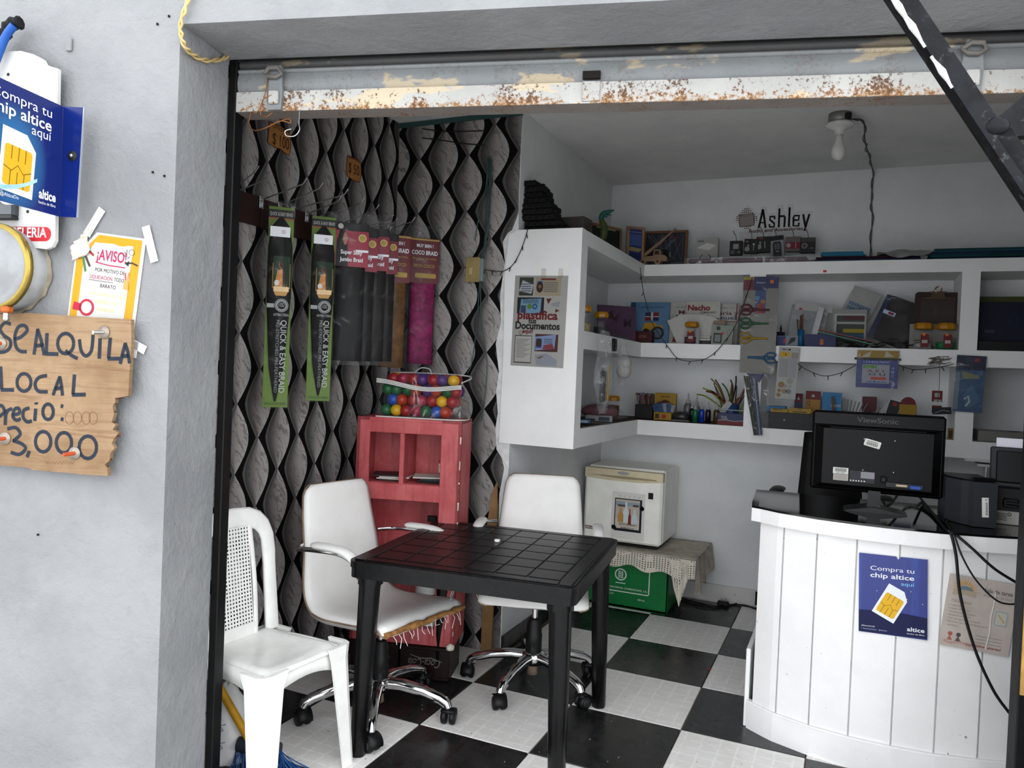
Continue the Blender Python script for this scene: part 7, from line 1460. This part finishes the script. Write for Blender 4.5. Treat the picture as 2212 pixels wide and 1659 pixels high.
SH('sharpener_card', 'red sharpener card hanging high at right of bottom bay', (2013, 844, 2036, 868), .66, '#5c0c12', (R(.25, .42, .75, .8, '#8f8f8c'), R(.2, .0, .9, .2, '#8f8f8c')), .006, gy(2024, 868, .66).z); SH('sharpener_card_low', 'red sharpener card below the first one, right of bottom bay', (2013, 876, 2034, 893), .66, '#5c0c12', (R(.2, .5, .8, .75, '#8f8f8c'),), .006, gy(2024, 893, .66).z)
SH('black_clip_pack', 'black folded packet with white key print above the monitor', (2016, 880, 2056, 893), .62, '#0a0c16', (S([(.1, .2), (.5, .6), (.9, .4)], .03, '#8a8f94'),), .03, gy(2036, 895, .62).z, tilt=-.08)
SH('gold_packet', 'small gold packet at the bottom shelf divider', (2047, 925, 2059, 952), .66, '#6a5414', (R(.2, .2, .8, .8, '#2c2008'),), .01, gy(2053, 952, .66).z)
# far right lower bay
t = carton('white_ledger', 'thick white paper block in the lower far right bay', 'paper', (2112, 936, 2330, 960), .66, ZBs, '#6f6d68', .20); 
t = thing('maroon_cloth', 'dark maroon rag lying on the white paper block', 'cloth', gy(2185, 938, .72)); m_ = MB(); m_.sheet(lambda a, b: (-.06+.14*a, -.04+.08*b, .004+.012*math.sin(PI*a)*math.sin(PI*b)), 8, 6, pm('#2a1414', .8), .002); m_.build('cloth', t)
# ---- things hanging on the shelf fronts
def hang(name, label, cat, px_, Y, col, prints, th=.004, filmy=True, group='goods hung on the shelf front', tilt=0.0):
    cx, z0, w, h = fit(*px_, Y); t = thing(name, label, cat, (cx, Y, z0), group=group, rot=Euler((0, tilt, 0)))
    m_ = MB(); m_.box((0, 0, h/2), (w, th, h), pm(col, .45, var=.05), .001); m_.build('card', t); m_ = MB(); m_.M = Matrix.Translation((0, -th/2, 0))
    for f in prints: f(m_, w, h)
    m_.build('print', t)
    if filmy: m_ = MB(); m_.sheet(lambda a, b: (-w*.52+1.04*w*a, -th/2-.006-.010*math.sin(PI*a)*math.sin(PI*b)-.003*math.sin(13*a+21*b), -.006+(h+.012)*b), 8, 14, film('#e4e6e8', .80, .10, 18.0, gl=.6)); m_.build('film', t)
    return t, w, h
YH = YF-.012
t, w, h = hang('scissors_card', 'long grey blister card with four coloured scissors on the divider', 'scissors card', (1602, 598, 1678, 806), YH, '#6a6862', (R(0, .86, .32, .97, '#5c1020'), R(.0, .97, .32, 1, '#8a7a20'), R(.30, .86, .70, 1, '#12184a', 2), R(.70, .88, 1, 1, '#141c4c', 2), R(.36, .62, .66, .86, '#1c3a6a', 2), PO([(.38, .62), (.64, .62), (.6, .72), (.42, .72)], '#7a2014', 3), D(.42, .78, .07, '#3a6a8a', 3), D(.58, .74, .07, '#8a5a24', 3), T('Artesco', .5, .93, .022, '#9aa0b8', .26), R(.76, .93, .86, .965, '#b5600c', 3)))
def scis(z, col, flipx):
    m_ = MB(); c_ = pm(col, .35); s = -1 if flipx else 1; x0_ = s*-.075
    for dz in (-1, 1): m_.tube([(x0_+s*.022*math.cos(a_)*1.2, -.014, z+dz*.017+.013*math.sin(a_)) for a_ in np.linspace(0, 2*PI, 14)[:-1]], .005, c_, 6, closed=True)
    m_.tube([(x0_+s*.025, -.014, z+.012), (x0_+s*.05, -.014, z), (x0_+s*.13, -.014, z-.003)], [.006, .008, .003], c_, 6); m_.tube([(x0_+s*.025, -.014, z-.012), (x0_+s*.05, -.014, z), (x0_+s*.13, -.014, z+.003)], [.006, .008, .003], c_, 6); return m_
for k, (zz, col, fl_) in enumerate(((.655*h, '#4a1420', 0), (.515*h, '#1c4a2c', 0), (.36*h, '#8a6c10', 0), (.16*h, '#1c4a70', 1))): scis(zz, col, fl_).build('scissors', t)
smp = []
t, w, h = hang('sticker_card', 'white smile sticker card with tan and grey round stickers', 'sticker card', (1676, 750, 1721, 862), YH-.004, '#8f8f8d', (T('SMILE', .3, .94, .03, '#111111', .34), D(.52, .955, .05, '#111111'), D(.22, .86, .16, '#a8860f'), D(.45, .86, .12, '#a8860f'), R(.62, .80, .94, .90, '#7d7870', 3), R(.08, .42, .52, .78, '#7f7f80', 1), R(.55, .42, .92, .80, '#84848a', 1), D(.26, .27, .16, '#7a6040'), D(.66, .35, .15, '#84807a'), D(.48, .25, .08, '#7d7a74'), D(.68, .25, .08, '#84807a'), D(.18, .16, .09, '#7a5a38'), D(.42, .15, .13, '#7d6c50'), D(.64, .15, .13, '#5f6a6e'), D(.17, .07, .11, '#7a6038')), filmy=False, tilt=.04)
t, w, h = hang('alphabet_stencil', 'blue number and letter stencil set with yellow foil header', 'stencil', (1850, 757, 1940, 838), YH-.004, '#2a3470', (R(0, .80, 1, 1, '#8a6c10', 1), PO([(.1, .82), (.35, .98), (.3, .82)], '#a8a090'), PO([(.65, .82), (.7, .98), (.9, .84)], '#a8a090'), R(-.06, .74, 1.06, .80, '#0a0a0c', 2), R(.14, .12, .80, .62, '#8a8c94', 2), T('1234567890', .48, .66, .055, '#8a94c8', .62), R(.16, .52, .5, .6, '#4a7a24', 3), T('A E I', .46, .42, .06, '#6a1440', .4), T('O U', .5, .33, .06, '#101014', .4), R(.36, .22, .72, .29, '#a83a14', 3), T('abc', .5, .14, .05, '#244a8a', .5), T('A', .88, .5, .07, '#8a94c8', .07), T('B', .88, .40, .07, '#8a94c8', .07), T('C', .88, .30, .07, '#8a94c8', .07)))
t, w, h = hang('foil_bag', 'crinkled blue and silver foil bag with navy header on right divider', 'bag', (2060, 768, 2124, 890), YH-.004, '#24466a', (R(0, .74, 1, 1, '#0a1230', 2), T('Artesco', .28, .82, .025, '#6a7488', .34), R(.62, .90, .76, .95, '#9a1c14', 3), PO([(.2, .72), (.75, .66), (.85, .6), (.25, .58)], '#6a6c50'), R(.0, .04, .16, .70, '#5c6a78', 2), PO([(.3, .3), (.6, .5), (.9, .2), (.5, .05)], '#3a5a78'), S([(.36, .22), (.5, .28), (.54, .18), (.42, .10)], .07, '#9aa2aa', 4)), tilt=.03)
t = thing('pipe_cleaner_pack', 'narrow clear pack of dark green pipe cleaners on the divider', 'craft pack', gy(1632, 948, YH)); L = gy(1632, 808, YH).z-t.location.z
for k in range(6): a_, b_ = gy(1608+5*k, 812, YH-.004*k)-t.location, gy(1630+3*k, 940, YH-.004*k)-t.location; MB().tube([tuple(a_), tuple(b_)], .005, pm(('#1c2410', '#2c3414', '#141a10', '#2a3a5c', '#7d8088', '#1c2c5a')[k], .9, bmp=.8, scale=150), 6).build('pipe_cleaner', t)
m_ = MB(); q = [gy(*c_, YH-.03)-t.location for c_ in ((1604, 806), (1660, 808), (1660, 948), (1622, 950))]; m_.sheet(lambda a, b: (q[0].lerp(q[1], a)).lerp(q[3].lerp(q[2], a), 1-b)+Vector((0, -.006*math.sin(PI*a), 0)), 6, 12, film('#e0e4e8', .70, .08, 20.0, gl=.9)); m_.build('film', t)
m_ = MB(); q = [gy(*c_, YH-.034)-t.location for c_ in ((1610, 806), (1652, 808), (1640, 826))]; m_.add([tuple(v) for v in q], [(0, 1, 2)], flat('#141c4a')); m_.build('header', t)
# clear bags hung at the wing
for k, (x_, y0_, y1_, xp, lab) in enumerate(((1296, 715, 892, -.148, 'long clear plastic bag with black and yellow pieces hung at wing'), (1335, 738, 832, -.150, 'clear plastic bag holding two white foam balls hung at wing'))):
    top_ = gx(x_, y0_, xp); bot = gx(x_, y1_, xp); h = top_.z-bot.z; t = thing('hanging_bag', lab, 'bag', (xp, top_.y, bot.z), PI/2, 'clear bags hung at the shelf wing')
    wd = .30 if k == 0 else .20
    def bagf(a, b, s=1): return ((a-.5)*wd*math.sin(PI*min(1, .10+.80*(1-b)))**.8, -.030-s*.035*math.sin(PI*a)*math.sin(PI*(1-b)*.9+.1)-.006*math.sin(17*a+11*b), h*b)
    m_ = MB(); m_.sheet(lambda a, b: bagf(a, b, 1), 10, 14, M_film2); m_.sheet(lambda a, b: bagf(a, b, -.6), 10, 14, M_film2); m_.build('film', t)
    if k == 1:
        for zz in (.30, .12): m_ = MB(); m_.sph((.0, -.04, .05+zz*h), .042, pm('#9c9b98', .6), 16, 10); m_.build('foam_ball', t)
    else:
        m_ = MB(); m_.box((-.02, -.035, .33*h), (.05, .02, .16), pm('#0c0c0e', .4), .006); m_.build('black_piece', t); m_ = MB(); m_.cyl((.0, -.055, .16*h), (.005, -.055, .58*h), .006, pm('#8a6a20', .4), n=8); m_.build('yellow_stick', t)
t = thing('black_clip', 'small black camera-like clip hanging from the middle shelf wing', 'clip', gx(1327, 733, -.158)); m_ = MB(); m_.box((0, 0, -.03), (.022, .05, .07), pm('#0b0b0d', .4), .005); m_.cyl((.012, 0, -.03), (.016, 0, -.03), .014, pm('#3a3c42', .2), n=14); m_.build('body', t)
# string lights without bulbs lit
M_sw = pm('#2c2c28', .7)
def garland(label, pts, step=3):
    m_ = MB(); sp = spline([tuple(p_) for p_ in pts], 8); m_.tube(sp, .0022, M_sw, 5)
    for i in range(4, len(sp)-2, 7): q = sp[i]; m_.tube([tuple(q), tuple(q+Vector((rnd.uniform(-.012, .012), -.006, -.022)))], [.003, .0022], M_sw, 5)
    t = m_.build('string_lights', label=label, cat='string lights', group='string lights on the shelves'); return t
garland('dark fairy-light wire hanging in a swag before the left bay', [gx(1383, 578, -.158), gy(1388, 620, .60), gy(1395, 652, .595), gy(1410, 700, .595), gy(1440, 745, .600), gy(1465, 775, .600), gy(1500, 780, .600), gy(1530, 772, .600), gy(1560, 745, .600), gy(1590, 700, .595), gy(1612, 640, .595), gy(1625, 600, .600)])
garland('dark fairy-light wire swagged between sticker card and stencil', [gy(1722, 785, .600), gy(1745, 800, .600), gy(1780, 812, .600), gy(1815, 806, .600), gy(1850, 788, .600)]); garland('dark fairy-light wire swagged between stencil and foil bag', [gy(1940, 788, .600), gy(1965, 797, .600), gy(1990, 798, .600), gy(2030, 793, .600), gy(2060, 786, .600)])
garland('fairy-light wire drooping from shelf top to the light switch', [gy(1140, 495, YW-.022), gy(1133, 520, YW-.024), gy(1120, 552, YW-.024), gy(1105, 575, YW-.024), gy(1085, 586, YW-.026), gy(1060, 584, YW-.02), gy(1045, 582, YW-.02)])
t = thing('tangled_string', 'knot of pale string hanging at the middle shelf edge', 'string', gy(2030, 782, .605)); m_ = MB(); rt_ = random.Random(31)
for k in range(5): m_.tube(spline([(rt_.uniform(-.06, .06), -.004*k, rt_.uniform(-.02, .03)) for _ in range(5)], 5), .0016, pm('#5c564c', .8), 4)
m_.tube([(0, 0, 0), (.004, 0, -.12), (0, .0, -.22)], .0014, pm('#5c564c', .8), 4); m_.build('string', t)
# poster on the end panel
pp0 = thing('lamination_poster', 'white lamination-service poster taped on the shelf end panel', 'poster', gy(1165, 692, YW-.0165)); pp0.location = gy(1164, 694, YW-.0165)
cx, z0, w, h = fit(1107, 596, 1221, 793, YW-.0165); pp0.rotation_euler = Euler((0, .015, 0))
m_ = MB(); m_.box((0, .001, 0), (w, .0016, h), pm('#8f8e8a', .35, var=.03)); m_.build('sheet', pp0)
m_ = MB(); X = lambda a: (a-.5)*w; Z = lambda b: (.5-b)*h
def rc_(a, b, c, d, col, l=1): m_.rect(X(a), Z(d), X(c), Z(b), flat(col), l)
dk, rd = flat('#111111'), flat('#5a0f14')
rc_(.09, .02, .36, .22, '#2c3028'); m_.poly([(X(.09), Z(.17)), (X(.15), Z(.05)), (X(.36), Z(.10)), (X(.33), Z(.20))], flat('#8f949a'), 2); [rc_(.13, .09+.025*k, .32, .098+.025*k, '#3a3c40', 3) for k in range(4)]
rc_(.40, .02, .88, .22, '#8a7f6c'); rc_(.43, .06, .54, .17, '#3a5a8a', 2); m_.disc(X(.485), Z(.125), .018, flat('#2a1a16'), 3, 12, .028); m_.disc(X(.485), Z(.12), .009, flat('#6a4a3c'), 4); rc_(.50, .03, .78, .05, '#5a2a24', 2); [rc_(.56, .07+.02*k, .82, .078+.02*k, '#4a4c50', 2) for k in range(6)]
rc_(.07, .24, .58, .42, '#14151a'); m_.poly([(X(.14), Z(.26)), (X(.53), Z(.25)), (X(.52), Z(.41)), (X(.12), Z(.42))], flat('#5f7f96'), 2); m_.text('SISTEMA DOMINICANO', X(.33), Z(.285), .012, dk, 3, 'c', wid=.30*w); m_.text('DE SEGURIDAD SOCIAL', X(.33), Z(.305), .010, dk, 3, 'c', wid=.30*w); rc_(.14, .33, .24, .41, '#2c3a4a', 3); m_.disc(X(.31), Z(.34), .013, flat('#4a6a1c'), 3); m_.annul(X(.41), Z(.34), .006, .014, flat('#1c4a6a'), 3)
m_.poly([(X(.62), Z(.25)), (X(.72), Z(.25)), (X(.66), Z(.31))], flat('#4a1a14'), 2); m_.poly([(X(.72), Z(.30)), (X(.88), Z(.28)), (X(.86), Z(.34)), (X(.72), Z(.33))], flat('#7a7c80'), 2); m_.poly([(X(.80), Z(.36)), (X(.88), Z(.38)), (X(.80), Z(.40))], flat('#4a1a14'), 2)
m_.text('plastifica', X(.47), Z(.478), .040, rd, 4, 'c', .03, wid=.76*w); m_.text('tus', X(.38), Z(.525), .026, dk, 4, 'c', .025, wid=.15*w); m_.text('Documentos', X(.48), Z(.588), .034, dk, 4, 'c', .03, wid=.84*w); m_.text('aquí!', X(.30), Z(.632), .020, rd, 4, 'c', .025, wid=.20*w)
m_.stroke([(X(.16), Z(.65)), (X(.13), Z(.63)), (X(.16), Z(.61)), (X(.18), Z(.625)), (X(.20), Z(.61)), (X(.21), Z(.635)), (X(.16), Z(.66))], .002, dk, 4)
rc_(.06, .66, .39, .965, '#0e0e0e'); rc_(.072, .668, .383, .955, '#97958f', 2); [rc_(.10, .70+.018*k, .36-.05*(k % 3), .705+.018*k, '#55544f', 3) for k in range(12)]
rc_(.45, .64, .88, .83, '#3a1a14'); m_.poly([(X(.45), Z(.67)), (X(.84), Z(.64)), (X(.82), Z(.80)), (X(.46), Z(.82))], flat('#6a7a9a'), 2); rc_(.47, .69, .58, .79, '#2a3a6a', 3); m_.disc(X(.525), Z(.735), .015, flat('#2a1c18'), 4, 12, .022); m_.poly([(X(.62), Z(.76)), (X(.78), Z(.74)), (X(.82), Z(.80)), (X(.6), Z(.81))], flat('#6a2a34'), 4); [rc_(.62, .69+.02*k, .78, .697+.02*k, '#3a3c4a', 4) for k in range(3)]
m_.poly([(X(.46), Z(.87)), (X(.68), Z(.85)), (X(.88), Z(.92)), (X(.87), Z(.985)), (X(.5), Z(.98))], flat('#777b84'), 2); m_.poly([(X(.5), Z(.90)), (X(.64), Z(.87)), (X(.56), Z(.91))], flat('#5a3a14'), 3)
m_.build('print', pp0)
for k, xx in enumerate((.54, .86)): m_ = MB(); m_.box((X(xx), -.002, h/2+.012), (.024, .001, .045), film('#b09a60', .4, .2, 8.0), 0); m_.build('tape_strip', pp0)
# power lead on the floor by the back wall
pl_ = thing('extension_lead', 'black power lead with plug lying on the floor by back wall', 'cable', (0, 0, 0))
pts = [gz(1470, 1292, .006), gz(1500, 1300, .006), gz(1545, 1310, .006), gz(1575, 1306, .006), gz(1610, 1308, .006), gz(1640, 1318, .006), gz(1690, 1330, .006)]; MB().tube(spline(pts, 6), .005, M_cab, 6).build('lead', pl_)
pts = [gz(1462, 1296, .006), gz(1520, 1312, .006), gz(1562, 1312, .006), gz(1600, 1300, .006), gz(1622, 1296, .02)]; MB().tube(spline(pts, 6), .004, M_cab, 6).build('lead', pl_)
q = gz(1562, 1309, .0); m_ = MB(); m_.box((0, 0, .016), (.07, .035, .03), pm('#0a0a0a', .4), .006); m_.cyl((-.01, -.006, .03), (-.01, -.006, .05), .003, M_gal, n=6); m_.cyl((.01, .006, .03), (.01, .006, .05), .003, M_gal, n=6); m_.build('plug', pl_, q)
# small litter on the tiles
rl = random.Random(17); lit = MB()
for k in range(70): q = gz(rl.uniform(700, 1800), rl.uniform(1340, 1659)); s_ = rl.uniform(.0015, .004); lit.box((q.x, q.y, .0012), (s_, s_*1.6, .002), pm('#8f8a80', .8), 0, None)
o_ = lit.build('floor_crumbs'); tag(o_, 'pale crumbs and grit scattered on the tiles', 'crumbs', kind='stuff')
tg = MB(); q = gz(1533, 1446, .001); tg.box((0, 0, .001), (.016, .008, .002), flat('#b8281c')); tg.build('paper_scrap', None, q, label='tiny red paper scrap on the tiled floor', cat='scrap')

# narrow tan board standing in the gap behind the far office chair, and a painted-over box on the pier
ws_ = thing('wooden_strip', 'narrow tan wooden board standing against the papered wall corner', 'board', (-.575, YW-.012, .0)); MB().prism([(-.030, 0), (.028, 0), (.030, .72), (.020, .86), (-.004, .80), (-.026, .62)], -.012, .0, pm('#8a6a44', .7, var=.15, scale=8)).build('board', ws_)
u_, z_ = P(150, 97, -TW-.003); MB(MF).box((u_, -TW-.004, z_), (.018, .008, .036), M_ext, .002).build('blank_plate', front)
for k, (x_, y_) in enumerate(((960, 52), (985, 35), (330, 372), (355, 380), (82, 1155))):
    u_, z_ = P(x_ if x_ < 400 else x_-620, y_, -TW-.002); MB(MF).box((u_, -TW-.002, z_), (.005, .006, .006), pm('#1c1c1c', .9), .001).build('nail_stub', front)
